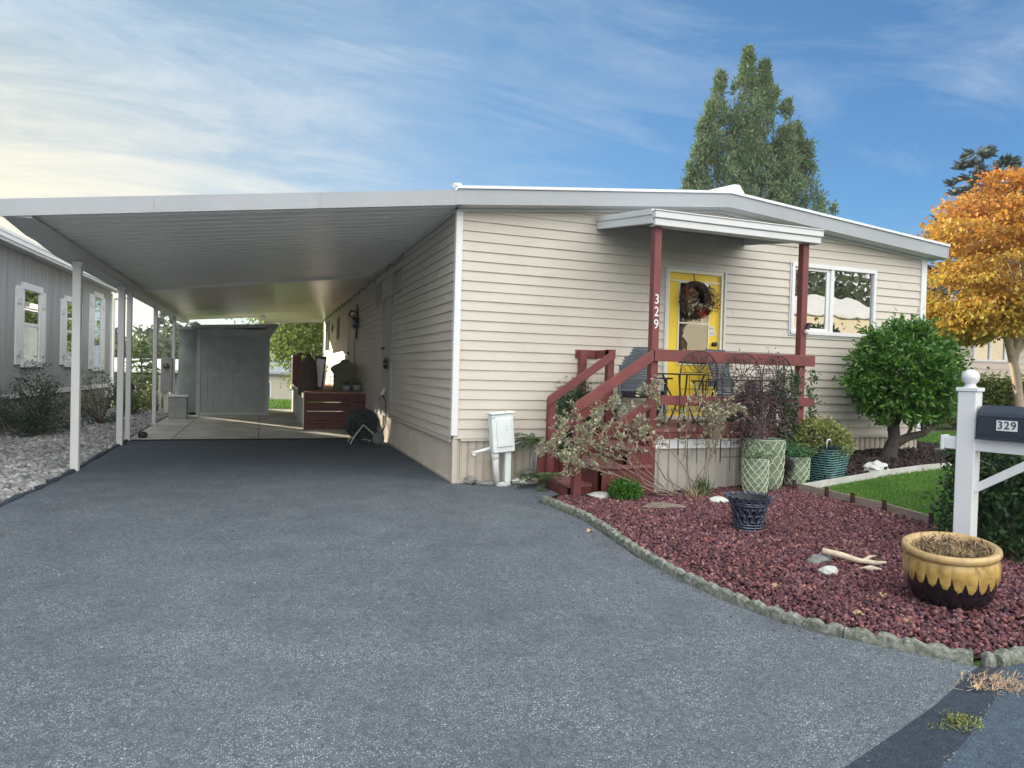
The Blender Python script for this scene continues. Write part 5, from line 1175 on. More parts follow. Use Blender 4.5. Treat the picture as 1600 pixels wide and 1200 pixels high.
MB().obox((1.02, -.14, .54), (.11, .07, .07), Matrix.Rotation(R(20), 3, 'Y')).lathe([(.03, 0), (.04, .01), (.03, .03), (0, .03)], (.985, -.16, .60), 10, M=Matrix.Rotation(R(40), 3, 'X')).lathe([(.025, 0), (.035, .01), (.0, .02)], (1.07, -.2, .53), 10, M=Matrix.Rotation(R(90), 3, 'X')).build('valve', mat('dull blue grey valve', (.12, .14, .17), .6, .3, 20), t, bevel=.006)
MB().tube([(.71, -.2, .49), (.88, -.17, .54), (.99, -.14, .56)], .012, 6).build('feed_line', M['galv'], t)
t = thing('black_tub', (1.28, -.14, .02), 'black plastic tub with a white tag behind the red newels', 'planter')
MB().lathe([(.11, 0), (.13, .27), (.14, .28), (.14, .30), (.12, .30), (.115, .25), (0, .25)], (1.28, -.14, .02), 24).build('tub', M['black'], t, smooth=True)
MB().box(1.22, -.275, .18, 1.30, -.268, .225).build('tag', M['white'], t)
MB().box(1.232, -.2785, .192, 1.25, -.275, .213).build('tag_mark', M['black'], t)
t = thing('hose_reel', (-.42, 4.62, .02), 'dark hose reel cart with wheels parked at the carport wall', 'hose reel')
M['hose'] = mat('dark green hose', (.02, .032, .035), .5, .3, 20)
b = MB(); rr = random.Random(3)
for k in range(7):
    for q_ in range(6):
        r_ = .085+.034*q_; ph = rr.uniform(0, 6); b.tube([(-.47+(r_+.010*math.sin(a*2+ph))*math.cos(a), 4.46+k*.036+.010*math.sin(a*3+ph), .36+(r_+.010*math.sin(a*2+ph))*math.sin(a)) for a in np.linspace(0, 6.283, 25)], .014, 6, caps=False)
b.build('wound_hose', M['hose'], t, smooth=True)
for y_ in (4.43, 4.71):
    b = MB().tube([(-.47+.285*math.cos(a), y_, .36+.285*math.sin(a)) for a in np.linspace(0, 6.283, 33)], .012, 6)
    for k in range(4): a = R(22+k*45); b.tube([(-.47-.285*math.cos(a), y_, .36-.285*math.sin(a)), (-.47+.285*math.cos(a), y_, .36+.285*math.sin(a))], .009, 5)
    b.build('drum_flange', M['black'], t, smooth=True)
for y_ in (4.40, 4.76): MB().lathe([(.04, -.02), (.10, -.022), (.112, -.01), (.112, .02), (.10, .03), (.04, .025)], (-.20, y_, .112), 24, M=Matrix.Rotation(R(90), 3, 'X')).build('wheel', mat('grey wheel', (.10, .12, .12), .7, .3, 12), t, smooth=True)
MB().tube([(-.47, 4.40, .36), (-.62, 4.40, .16), (-.70, 4.38, .02)], .014, 6).tube([(-.47, 4.74, .36), (-.62, 4.74, .16), (-.70, 4.74, .02)], .014, 6).tube([(-.47, 4.40, .36), (-.20, 4.42, .12)], .014, 6).tube([(-.20, 4.38, .112), (-.20, 4.80, .112)], .012, 6).build('frame', M['greybox'], t)
MB().tube([(-.28, 4.6, .32), (-.18, 4.66, .65), (-.08, 4.72, .90)], .020, 8).tube([(-.34, 4.6, .32), (-.22, 4.66, .66), (-.13, 4.72, .88)], .012, 6).build('handle_tube', M['galv'], t, smooth=True)
MB().tube([(-.10, 4.71, .87), (-.04, 4.73, 1.0), (-.0-.05, 4.70, 1.02), (-.13, 4.66, .90)], .015, 8).build('grip', M['white'], t, smooth=True)
MB().tube([(-.10, 4.7, .90), (-.035, 4.66, .80), (-.03, 4.62, .55), (-.05, 4.60, .30), (-.14, 4.6, .16)], .012, 6).build('loose_hose', M['hose'], t, smooth=True)
q = []
for k in range(90):
    (px_, py_), (tx_, ty_) = path_at([(0.68, -1.30), (.55, -3.56), (.51, -4.4), (.60, -4.93), (.95, -5.58), (1.13, -5.76)], RNG.uniform(.1, 4.6)); o_2 = .05+abs(RNG.normal())*.16; q.append((px_+ty_*o_2 if False else px_-abs(ty_)*o_2, py_-abs(tx_)*o_2, .008))
tag(rocks('spilled_rock', np.array(q), .003+.006*RNG.random(90), M['lava'], flat=.6, jitter=.3), 'crumbs of red lava rock spilled over the curb onto the driveway', 'lava rock', kind='stuff')
q = scatter([(-3.5, -5.5), (.3, -5.5), (.3, -.5), (-3.9, -.5)], 70)
tag(rocks('grit', np.column_stack([q, np.full(70, .006)]), .002+.004*RNG.random(70)**2, M['drift'], flat=.4), 'few pale chips and crumbs lying on the driveway', 'grit', kind='stuff')
# leaves lying about
M['leafc'] = mat('fallen leaf', (.40, .25, .12), .7, .2, 9, island=[(.5, .3, .13), (.55, .42, .25), (.36, .17, .09)])
def flat_leaf(x, y, s, rz, label, z=None):
    z = (gz(x, y)+.03 if x > .6 else .012) if z is None else z; n = 9; pts = []
    for k in range(n*2):
        a = math.pi*k/n; r_ = s*(1.0 if k % 2 == 0 else .45)*(1-.25*abs(math.sin(a/2+.3))); pts.append((x+r_*math.cos(a+rz), y+r_*math.sin(a+rz), z+.012*math.sin(a*2+rz)+.008*(k % 2)))
    b = MB(); b.add([(x, y, z)]+pts, [(0, k+1, (k+1) % (2*n)+1) for k in range(2*n)])
    tag(b.build('fallen_leaf', M['leafc'], None, origin=(x, y, z)), label, 'leaf', 'dry leaves fallen on the bed and driveway')
flat_leaf(1.01, -5.17, .055, .4, 'curled pale orange leaf near the curb below the driftwood'); flat_leaf(.92, -4.61, .045, 1.4, 'cream dry leaf lying on lava rock left of the driftwood')
flat_leaf(.52, -2.74, .05, 2.2, 'orange leaf lying alone on the asphalt beside the curb'); flat_leaf(3.45, -3.19, .045, .9, 'small orange leaf beside the front lawn board'); flat_leaf(1.45, -4.95, .035, 2.9, 'pale leaf on lava rock left of the glazed pot')
flat_leaf(.84, -6.0, .035, 1.9, 'reddish star-shaped leaf on the dark seam by the leaf litter'); flat_leaf(1.18, -5.35, .04, 1.0, 'small orange leaf next to the curb near the bed corner')
q = np.column_stack([1.0+RNG.normal(size=420)*.085, -5.97+RNG.normal(size=420)*.05]); P = np.column_stack([q, .006+.010*RNG.random(420)])
M['litter'] = mat('leaf litter', (.3, .2, .13), .8, .2, 9, island=[(.42, .28, .17), (.30, .16, .10), (.5, .42, .3), (.18, .11, .07)])
V, F = leaf_arrays(P, .045, .005, D=np.tile([1.0, .1, 0], (420, 1)), spread=.8, up=9); tag(np_mesh('leaf_litter', V, F, M['litter']), 'drift of brown pine needles and leaves at the bed corner', 'leaf litter', kind='stuff')
C = [(.47+RNG.normal()*.055, -6.17+RNG.normal()*.03, .010) for k in range(34)]; V, F = leaf_arrays(clump_points(C, .03, 10, .2), .022, .005, D=np.tile([0, 0, .5], (340, 1))); tag(np_mesh('weed_tuft', V, F, M['varie'], origin=(.47, -6.17, 0)), 'yellow-green weed growing in the dark road seam', 'weed')
C = np.column_stack([np.interp(np.linspace(0, 1, 60), [0, .3, .6, 1], [1.04, .84, .5, .0])+RNG.normal(size=60)*.014, np.interp(np.linspace(0, 1, 60), [0, .3, .6, 1], [-5.97, -6.07, -6.22, -6.42])+RNG.normal(size=60)*.012, np.full(60, .006)])
tag(rocks('grit', C, .002+.0045*RNG.random(60)**2, M['gstone'], flat=.4), 'pale grit caught along the road joint', 'grit', kind='stuff')

# ================================================================== UNDER THE CARPORT
sp = thing('side_porch', (-.65, 10.5, 0), 'low red side deck with slatted rail along the carport wall', 'porch')
b = MB()
for k in range(9): b.box(-1.30+k*.145, 7.40, .80, -1.30+k*.145+.138, 14.2, .84)
b.build('deck_boards', mat('sun bleached deck', (.36, .17, .12), .7, .25, 5), sp)
b = MB()
for k in range(4): b.box(-1.31, 7.375, .02+k*.20, -.02, 7.40, .02+k*.20+.192)
b.box(-1.34, 7.36, 0, -1.28, 7.45, .84); b.build('front_riser', mat('aged dark red paint', (.10, .038, .034), .7, .25, 5, dirt=((.055, .03, .028), 4, .5, .75)), sp, bevel=.003)
skirt(7.45, 14.2, lambda u, z, o: (-1.33-o, u, z), z1=.70, per=.14).build('skirt_panel', M['trim'], sp)
MB().box(-1.36, 7.42, .70, -1.325, 14.2, .80).build('rim_board', M['trim'], sp)
rl = MB(); rl.box(-1.35, 8.9, 1.66, -1.28, 14.2, 1.72); rl.box(-1.335, 8.9, .9, -1.295, 14.2, .96); rl.build('rail', M['red'], sp)
y = 9.0; i = 0
while y < 14.1:
    MB().box(-1.345, y, .85, -1.32, y+.13, 1.66).build('slat', M['red'], sp); y += .26
# dark cover draped over a tall patio item
t = thing('draped_cover', (-1.18, 8.35, .84), 'tall dark brown cover with a knobbed top standing at the side deck corner', 'cover')
b = MB(); b.lathe([(.20, 0), (.215, .1), (.20, .45), (.185, .70), (.12, .84), (.055, .89), (.065, .93), (.05, .965), (0, .975)], (-1.20, 8.35, .72), 28, fn=lambda a, r, z_: (r*(1+.06*math.sin(a*7)*(1 if z_ < .7 else 0)), z_))
b.build('cover_fabric', mat('dark brown fabric', (.10, .075, .06), .9, .3, 8), t, smooth=True)
t = thing('leaning_frame', (-.98, 8.7, .84), 'dark rectangular frame with pale panel behind the brown cover', 'frame')
FM = Matrix.Rotation(R(6), 3, 'Y')
MB().obox((-.93, 8.75, 1.25), (.26, .03, .80), FM).build('frame', M['black'], t, bevel=.006)
MB().obox((-.93, 8.733, 1.25), (.18, .01, .66), FM).build('panel', M['white'], t)
t = thing('grill', (-.33, 9.2, .84), 'olive covered barbecue grill with flared side shelves on the side deck', 'grill')
cov = mat('olive cover', (.17, .18, .12), .85, .2, 6)
MB().prism([(-.24, 0), (.24, 0), (.22, .40), (.30, .42), (.34, .50), (.22, .60), (.10, .72), (.04, .76), (-.03, .74), (-.10, .66), (-.20, .62), (-.30, .56), (-.33, .48), (-.24, .40)], lambda p: (-.30+p[0], 8.95, .84+p[1]), lambda p: (-.30+p[0]*.96, 9.42, .84+p[1])).build('cover', cov, t, bevel=.02, seg=2)
for (x_, s_, lb) in ((-.40, .10, 'round grey pot on the deck edge in front of the covered grill'), (-.17, .11, 'round grey pot on the deck edge nearest the side door')):
    t = thing('grey_pot', (x_, 7.75, .84), lb, 'planter'); MB().lathe([(s_*.6, 0), (s_, s_*.8), (s_*.95, s_*1.5), (s_*.8, s_*1.5), (0, s_*1.4)], (x_, 7.75, .84), 18).build('pot_body', M['galv'], t, smooth=True)
    leaves('foliage', clump_points([(x_, 7.75, .84+s_*1.7)]*6, s_*.8, 30), .05, .02, M['ever'], t)
t = thing('flower_pot', (-.58, 12.6, .84), 'tall cream pot of red flowers at the far end of the side deck', 'planter')
MB().lathe([(.12, 0), (.17, .40), (.19, .42), (.19, .46), (.16, .46), (0, .42)], (-.58, 12.6, .84), 22).build('pot_body', M['cream'], t, smooth=True)
leaves('flowers', clump_points([(-.58+RNG.normal()*.11, 12.6+RNG.normal()*.1, 1.36+RNG.random()*.1) for k in range(30)], .06, 12), .05, .04, mat('red petals', (.55, .05, .04), .6, .15, 9, translucent=.2), t)
leaves('foliage', clump_points([(-.58+RNG.normal()*.10, 12.6+RNG.normal()*.1, 1.33) for k in range(12)], .07, 14), .05, .03, M['fern'], t)
MB().tube([(-.58, 12.6, 1.3), (-.56, 12.6, 1.62)], .01, 5).build('stake', M['white'], t)
t = thing('white_crate', (-.18, 12.9, .84), 'low white wire rack against the far wall of the side deck', 'rack')
b = MB()
for (a, c_) in (((-.30, 12.7, .84), (-.30, 12.7, 1.12)), ((-.05, 12.7, .84), (-.05, 12.7, 1.12)), ((-.30, 12.7, 1.12), (-.05, 12.7, 1.12)), ((-.30, 12.7, .98), (-.05, 12.7, .98)), ((-.30, 13.1, .84), (-.30, 13.1, 1.12)), ((-.30, 12.7, 1.12), (-.30, 13.1, 1.12)), ((-.05, 12.7, 1.12), (-.05, 13.1, 1.12)), ((-.05, 13.1, .84), (-.05, 13.1, 1.12))): b.tube([a, c_], .012, 5)
b.build('wire', M['white'], t)
# ornaments on the wall
t = thing('wall_ornament', (-.08, 8.9, 2.45), 'dark metal scroll bracket with hanging bell beside the far side door', 'ornament')
MB().tube([(-.03, 9.0, 2.95), (-.04, 9.0, 2.1)], .02, 6).tube([(-.05, 9.0, 2.75), (-.20, 8.9, 2.78), (-.26, 8.8, 2.66), (-.16, 8.8, 2.60), (-.12, 8.85, 2.68)], .018, 6).box(-.16, 8.75, 2.38, -.03, 9.15, 2.62).build('bracket', M['black'], t)
MB().lathe([(.07, 0), (.05, .06), (.03, .12), (0, .14)], (-.16, 8.7, 2.42), 12).tube([(-.16, 8.7, 2.42), (-.16, 8.7, 2.3)], .01, 5).build('bell', M['galv'], t, smooth=True)
t = thing('metal_butterfly', (-.06, 4.45, 1.45), 'small dark metal butterfly hung on the near side door', 'ornament')
b = MB()
for s in (-1, 1):
    for (dy, dz_, r_) in ((.09, .09, .08), (.07, -.07, .06)): b.tube([(-.06+.0, 4.45, 1.47), (-.07, 4.45+s*dy*1.5, 1.47+dz_*1.3), (-.10, 4.45+s*dy*.8, 1.47+dz_*.4+.02), (-.06, 4.45, 1.45)], .006, 4); b.add([(-.06, 4.45, 1.47), (-.09, 4.45+s*dy*1.6, 1.47+dz_*1.4), (-.12, 4.45+s*dy*1.5, 1.47+dz_*.2)], [(0, 1, 2)])
b.build('wings', M['black'], t); MB().tube([(-.06, 4.45, 1.36), (-.075, 4.45, 1.56)], .010, 5).tube([(-.07, 4.45, 1.55), (-.12, 4.38, 1.62)], .003, 4).build('body', M['galv'], t)
t = thing('diamond_plaque', (-.04, 15.0, 2.7), 'dark diamond plaque high on the far side wall', 'plaque')
MB().prism([(-.16, 0), (0, -.13), (.16, 0), (0, .13)], lambda p: (-.03, 15.2+p[0], 2.68+p[1]), lambda p: (-.06, 15.2+p[0], 2.68+p[1])).build('plaque', M['black'], t)
t = thing('string_lights', (-.06, 10, 3.2), 'string of small unlit bulbs along the wall under the carport roof', 'string lights')
pts = []; bl = MB()
for k in range(61):
    y = 3.2+k*.25; sag = .05*abs(math.sin(math.pi*k/5)); z_ = 3.30-.0085*(y-3.2)-sag; pts.append((-.06, y, z_))
    if k % 3 == 0: bl.lathe([(.0, -.07), (.022, -.055), (.024, -.03), (.012, -.005), (0, 0)], (-.065, y, z_), 8)
MB().tube(pts, .009, 4).build('cable', M['black'], t); bl.build('bulbs', M['galv'], t, smooth=True)

# shed
sh = thing('garden_shed', (-3.1, 12.9, 0), 'dark grey lean-to shed with double plank doors under the carport', 'shed')
shm = mat('weathered grey shed paint', (.36, .40, .40), .8, .12, 2.2, .3, 40, dirt=((.28, .32, .32), 1.4, .5, .8)); shm2 = mat('shed trim paint', (.42, .46, .46), .8, .15, 3)
MB().box(-3.83, 11.9, .04, -2.02, 14.3, 2.36).build('wall', shm, sh)
MB().box(-4.33, 12.35, .04, -3.83, 14.3, 2.30).build('wall', mat('shed side paint', (.25, .31, .32), .85, .25, 2.5), sh)
for (xa, xb) in ((-3.72, -2.93), (-2.925, -2.12)):
    d_ = MB(); n = 5
    for k in range(n): w_ = (xb-xa)/n; d_.box(xa+k*w_+.003, 11.875, .12, xa+(k+1)*w_-.003, 11.9, 2.14)
    d_ = d_.build('door', shm, sh)
    MB().beam((xa+.06, 11.868, .25), (xb-.06, 11.868, 1.0), .10, .012, (0, 1, 0)).beam((xa+.06, 11.868, 2.0), (xb-.06, 11.868, 1.22), .10, .012, (0, 1, 0)).box(xa+.02, 11.862, 1.05, xb-.02, 11.874, 1.16).build('door_brace', mat('shed brace paint', (.37, .41, .415), .8, .1, 3), d_)
MB().lathe([(0, 0), (.02, .0), (.02, .03), (0, .03)], (-2.96, 11.86, 1.47), 10, M=Matrix.Rotation(R(90), 3, 'X')).build('latch', M['white'], sh)
MB().box(-3.84, 11.87, .04, -3.74, 11.905, 2.30).box(-2.11, 11.87, .04, -2.01, 11.905, 2.36).box(-3.74, 11.872, 2.16, -2.11, 11.9, 2.36).box(-3.84, 11.86, .02, -2.0, 11.9, .10).build('corner_board', shm2, sh)
b = MB(); b.add([(-3.95, 11.62, 2.33), (-1.80, 11.62, 2.44), (-1.80, 14.4, 2.44), (-3.95, 14.4, 2.33), (-3.95, 11.62, 2.40), (-1.80, 11.62, 2.53), (-1.80, 14.4, 2.53), (-3.95, 14.4, 2.40)], [(0,3,2,1), (4,5,6,7), (0,1,5,4), (1,2,6,5), (2,3,7,6), (3,0,4,7)]); b.box(-4.36, 12.25, 2.30, -3.84, 14.4, 2.35)
b.prism([(-2.02, 2.10), (-2.02, 2.44), (-1.84, 2.44)], lambda p: (p[0], 11.7, p[1]), lambda p: (p[0], 11.76, p[1])); b.build('roof', shm2, sh)
t = thing('storage_bin', (-4.13, 10.55, .02), 'square grey bin with a white lid beside the shed', 'bin')
MB().box(-4.33, 10.38, .02, -3.93, 10.75, .56).build('body', M['greybox'], t, bevel=.01); MB().box(-4.36, 10.35, .56, -3.90, 10.78, .60).build('lid', M['white'], t, bevel=.008)
t = thing('electric_meter_post', (-4.55, 11.9, 0), 'grey electric meter cabinet on white posts behind the carport posts', 'meter')
MB().box(-4.69, 11.85, .62, -4.42, 12.0, 1.52).build('cabinet', M['greybox'], t, bevel=.01)
MB().lathe([(.0, 0), (.075, 0), (.075, .05), (.06, .08), (0, .085)], (-4.565, 11.85, 1.30), 20, M=Matrix.Rotation(R(90), 3, 'X')).build('dial', mat('meter glass', (.08, .09, .08), .2), t, smooth=True)
MB().box(-4.75, 11.95, 0, -4.69, 12.02, 1.05).box(-4.42, 11.95, 0, -4.37, 12.05, 1.56).box(-4.62, 11.95, 0, -4.52, 12.02, .62).build('support', M['white'], t)
t = thing('black_box', (-4.36, 6.9, .0), 'small black box tied to a slim post between the carport posts', 'box')
MB().obox((-4.40, 5.56, .97), (.10, .08, .19), Matrix.Rotation(R(-28), 3, 'Y')).build('case', M['black'], t, bevel=.006)
MB().tube([(-4.41, 5.5, .0), (-4.41, 5.5, 1.3)], .008, 5).build('stake', M['black'], t)
t = thing('floor_lamp_dome', (-4.22, 5.75, .02), 'small round dark object on the concrete corner beside the third post', 'object')
MB().lathe([(.06, 0), (.085, .04), (.07, .09), (.03, .11), (0, .115)], (-4.22, 5.78, .02), 14).build('dome', M['black'], t, smooth=True)

# ================================================================== LEFT HOUSE
d_ = Vector((.033, 1, 0)).normalized(); nrm = Vector((d_.y, -d_.x, 0)); O_ = Vector((-6.5, 6.0, 0))
def LQ(u, z, o): v = O_+d_*u+nrm*o; return (v.x, v.y, z)
lh = thing('neighbor_house', (-8.5, 7, 0), 'grey vertical-sided neighbouring house with white gutter and shuttered windows', 'house')
gsd = mat('grey vertical siding', (.33, .345, .35), .7, .14, 3, .3, 60, stretch=(1, 1, .12)); gsk = mat('grey brown skirting', (.28, .25, .215), .8, .12, 3)
def vside(u0, u1, z0, z1, per=.20, m=None):
    b = MB(); u = u0
    while u < u1-.001:
        a = min(u+per-.018, u1); c_ = min(u+per, u1)
        b.quad(LQ(u, z0, .0), LQ(a, z0, .0), LQ(a, z1, .0), LQ(u, z1, .0))
        if c_ > a: b.quad(LQ(a, z0, 0), LQ(a+.002, z0, -.012), LQ(a+.002, z1, -.012), LQ(a, z1, 0)); b.quad(LQ(a+.002, z0, -.012), LQ(c_-.002, z0, -.012), LQ(c_-.002, z1, -.012), LQ(a+.002, z1, -.012)); b.quad(LQ(c_-.002, z0, -.012), LQ(c_, z0, 0), LQ(c_, z1, 0), LQ(c_-.002, z1, -.012))
        u = c_
    return b
vside(-11, 8.0, .74, 3.36).build('wall', gsd, lh)
b = MB(); b.add([LQ(-11, 0, -.01), LQ(-11, 0, -6), LQ(8.0, 0, -6), LQ(8.0, 0, -.01), LQ(-11, 3.4, -.01), LQ(-11, 3.4, -6), LQ(8.0, 3.4, -6), LQ(8.0, 3.4, -.01)], [(0,1,5,4), (1,2,6,5), (2,3,7,6)]); b.build('wall', gsd, lh)
vside(-11, 8.0, -.02, .67, .30).build('skirting', gsk, lh)
def LB(u0, u1, z0, z1, o0, o1, b=None):
    b = b or MB(); return b.add([LQ(u0, z0, o1), LQ(u1, z0, o1), LQ(u1, z0, o0), LQ(u0, z0, o0), LQ(u0, z1, o1), LQ(u1, z1, o1), LQ(u1, z1, o0), LQ(u0, z1, o0)], [(0,3,2,1), (4,5,6,7), (0,1,5,4), (1,2,6,5), (2,3,7,6), (3,0,4,7)])
LB(-11, 8.02, .665, .765, -.01, .025).build('base_trim', M['white'], lh)
LB(7.93, 8.03, .0, 3.3, -.02, .03).build('corner_trim', M['white'], lh)
rfm = mat('grey shingle', (.12, .12, .125), .9, .2, 8); b = MB()
b.add([LQ(-11.3, 3.42, .40), LQ(8.5, 3.42, .40), LQ(8.5, 3.48, .40), LQ(-11.3, 3.48, .40), LQ(-11.3, 4.35, -3), LQ(8.5, 4.35, -3), LQ(8.5, 4.42, -3), LQ(-11.3, 4.42, -3), LQ(-11.3, 3.42, -6.4), LQ(8.5, 3.42, -6.4), LQ(8.5, 3.48, -6.4), LQ(-11.3, 3.48, -6.4)], [(0,1,2,3), (3,2,6,7), (7,6,10,11), (0,4,5,1), (4,8,9,5), (1,5,6,2), (5,9,10,6), (0,3,7,4), (4,7,11,8)])
b.build('roof', rfm, lh)
LB(-11.3, 8.5, 3.36, 3.372, -.02, .40).build('soffit', M['trim'], lh)
b = MB(); LB(-11.3, 8.5, 3.27, 3.40, .40, .43, b); LB(-11.3, 8.5, 3.385, 3.43, .431, .50, b); LB(-11.3, 8.5, 3.31, 3.384, .431, .48, b); b.build('gutter', M['white'], lh)
MB().tube([LQ(8.35, 3.32, .44), LQ(8.4, 3.22, .30), LQ(8.12, 3.15, .05), LQ(8.08, 3.0, .05), LQ(8.08, .1, .05)], .035, 6).build('downspout', M['white'], lh)
for (a, c_, za, zb, sh_) in ((1.06, 2.08, 1.28, 2.80, .32), (3.70, 4.72, 1.28, 2.80, .32), (6.02, 6.88, 1.17, 3.14, .34), (-3.2, -2.2, 1.28, 2.8, .32)):
    f_ = MB(); LB(a, a+.09, za+.08, zb-.10, -.02, .035, f_); LB(c_-.09, c_, za+.08, zb-.10, -.02, .035, f_); LB(a-.04, c_+.04, zb-.10, zb+.03, -.02, .055, f_); LB(a-.03, c_+.03, za-.05, za+.08, -.02, .05, f_); zm = (za+zb)/2; LB(a+.09, c_-.09, zm-.03, zm+.03, -.02, .025, f_)
    f_ = f_.build('window', M['white'], lh, bevel=.004)
    MB().quad(LQ(a+.09, za+.08, .012), LQ(c_-.09, za+.08, .012), LQ(c_-.09, zm-.03, .012), LQ(a+.09, zm-.03, .012)).build('pane', M['glass'], f_)
    MB().quad(LQ(a+.09, zm+.03, .016), LQ(c_-.09, zm+.03, .016), LQ(c_-.09, zb-.10, .016), LQ(a+.09, zb-.10, .016)).build('pane', M['glass'], f_)
    LB(a+.08, c_-.08, za+.05, zb-.05, .002, .004).build('room_backing', M['dark'], f_)
    for (sa, sb_) in ((a-sh_, a-.01), (c_+.01, c_+sh_-.04)):
        s_ = MB(); n = 2; LB(sa, (sa+sb_)/2-.004, za-.0, zb-.06, .001, .035, s_); LB((sa+sb_)/2+.004, sb_, za-.0, zb-.06, .001, .035, s_)
        s_ = s_.build('shutter', M['white'], lh, bevel=.004)
        for zc in (za+.22, zb-.34): MB().add(*(lambda q: (q.v, q.f))(LB(sa+.03, sb_-.10, zc-.05, zc+.05, .036, .06))).build('shutter_dog', M['trim'], s_)
LB(2.7, 2.95, .42, .60, .0, .02).build('vent', M['white'], lh); LB(7.4, 7.6, .40, .56, .0, .02).build('vent', M['white'], lh)
t = thing('splash_board', (-6.0, 8.3, 0), 'weathered low board leaning along the grey skirting', 'board')
MB().beam((-6.25, 6.9, .13), (-6.05, 9.3, .20), .05, .16).build('plank', M['wood'], t)
stone('pale_rock', (-6.1, 7.05, .18), (.09, .09, .10), M['stone'], 'small pale stone by the grey skirting behind the big juniper', 31)
t = thing('splash_block', (-5.3, 9.8, .02), 'pale splash block lying flat in the drain rock', 'splash block')
MB().box(-5.5, 9.7, .02, -5.0, 10.0, .06).box(-5.5, 9.7, .06, -5.45, 10.0, .09).box(-5.5, 9.7, .06, -5.0, 9.74, .09).box(-5.5, 9.96, .06, -5.0, 10.0, .09).build('block', M['trim'], t)
def juniper(x, y, h, w_, n, label, m, seed, arms=22, spike=0):
    t = thing('juniper', (x, y, 0), label, 'shrub', 'shrubs in the drain rock strip'); tb = []; C = []; rr_ = random.Random(seed); D = []
    for k in range(arms):
        a = rr_.uniform(0, 6.28); el = rr_.uniform(.15, 1.35); L_ = (w_*math.cos(el)+h*math.sin(el))*rr_.uniform(.65, 1.0); v = Vector((math.cos(a)*math.cos(el), math.sin(a)*math.cos(el), math.sin(el)))
        p0 = Vector((x, y, .05)); p1 = p0+v*L_*.5+Vector((0, 0, .05)); p2 = p0+v*L_
        tb.append(([p0, p1, p2], [.016, .009, .003]))
        for i in range(18):
            tt = .25+.75*i/17; C.append(tuple(p0.lerp(p2, tt)+Vector((rr_.gauss(0, .03), rr_.gauss(0, .03), 0)))); D.append(tuple(v))
    if spike:
        tb.append(([Vector((x, y, 0)), Vector((x+.03, y, spike))], [.014, .004]))
        for i in range(40):
            tt = i/39; r_ = .28*(1-tt)+.03; a = rr_.uniform(0, 6.28); C.append((x+r_*math.cos(a), y+r_*math.sin(a), .5+(spike-.5)*tt)); D.append((math.cos(a), math.sin(a), .2))
    woody(tb).build('stems', M['bark'], t); per_ = max(1, n//len(C)); Q = clump_points(C, .13, per_, .8); leaves('foliage', Q, .075, .020, m, t, D=np.repeat(np.array(D), per_, 0)*.9)
M['juni'] = mat('juniper', (.035, .075, .045), .7, .2, 9, island=[(.025, .06, .04), (.05, .10, .06), (.02, .045, .03), (.08, .13, .07)], translucent=.1)
juniper(-5.95, 6.0, .85, .70, 4200, 'large dark juniper in drain rock, nearest the camera by the grey house', M['juni'], 1, 26, 1.35)
juniper(-5.45, 8.7, 1.10, .50, 1100, 'spiky thin shrub between the big juniper and the second carport post', M['juni'], 2, 13, 1.2)
juniper(-5.35, 11.6, .80, .65, 2200, 'arching green shrub at the grey house corner', M['fern'], 3, 30)
juniper(-4.95, 13.0, .6, .6, 2200, 'sunlit yellow-green shrub behind the third carport post', M['varie'], 4, 28)

# ================================================================== TREES AND SHRUBS
def crown_tree(name, base, h, rx, rz0, n_cl, per, L, m, label, cat='tree', group=None, seed=1, trunk_r=.12, bark='bark', flat=.55, shell=.45, limbs=9, lean=(0, 0), spiky=0, cr_=.34, ry=None):
    "broadleaf tree: trunk, limbs, clumped crown; rz0 = height where the crown starts"
    rg = np.random.default_rng(seed); rr_ = random.Random(seed); x, y, z = base; t = thing(name, base, label, cat, group)
    cxx, cyy = x+lean[0], y+lean[1]; zc = z+(h+rz0)/2; hz_ = (h-rz0)/2; ry = ry or rx
    v = rg.normal(size=(n_cl, 3)); v /= np.linalg.norm(v, axis=1, keepdims=True); r_ = (shell+(1-shell)*rg.random(n_cl))**.7
    lob = 1+.16*np.sin(v[:, 0]*5+seed)*np.sin(v[:, 2]*6+seed*2)+.10*rg.normal(size=n_cl)
    C = np.stack([cxx+v[:, 0]*rx*r_*lob, cyy+v[:, 1]*ry*r_*lob, zc+v[:, 2]*hz_*r_*lob], 1)
    tb = []; top = Vector((x+lean[0]*.45, y+lean[1]*.45, z+rz0*.95)); mid = Vector((x+lean[0]*.15, y+lean[1]*.15, z+rz0*.5))
    tb.append(([Vector((x, y, z-.05)), Vector((x, y, z+.08)), mid, top], [trunk_r*1.5, trunk_r*1.1, trunk_r*.9, trunk_r*.75]))
    for k in range(limbs):
        e = Vector(C[rg.integers(n_cl)]); s0 = top if k % 2 else mid.lerp(top, .7); m1 = s0.lerp(e, .45)+Vector((0, 0, .12*hz_)); tb.append(([s0, m1, e], [trunk_r*.5, trunk_r*.3, trunk_r*.08]))
        for q_ in range(3):
            e2 = Vector(C[rg.integers(n_cl)]); 
            if (e2-m1).length < rx*1.2: tb.append(([m1, m1.lerp(e2, .5)+Vector((0, 0, .05)), e2], [trunk_r*.22, trunk_r*.14, trunk_r*.04]))
    woody(tb, 7).build('trunk', M[bark], t, smooth=True)
    Q = clump_points(C, rx*cr_*(.6+.6*rg.random(n_cl)), per, flat, rg); leaves('crown', Q, L, L*.55, m, t, up=.7, rng=rg)
    return t
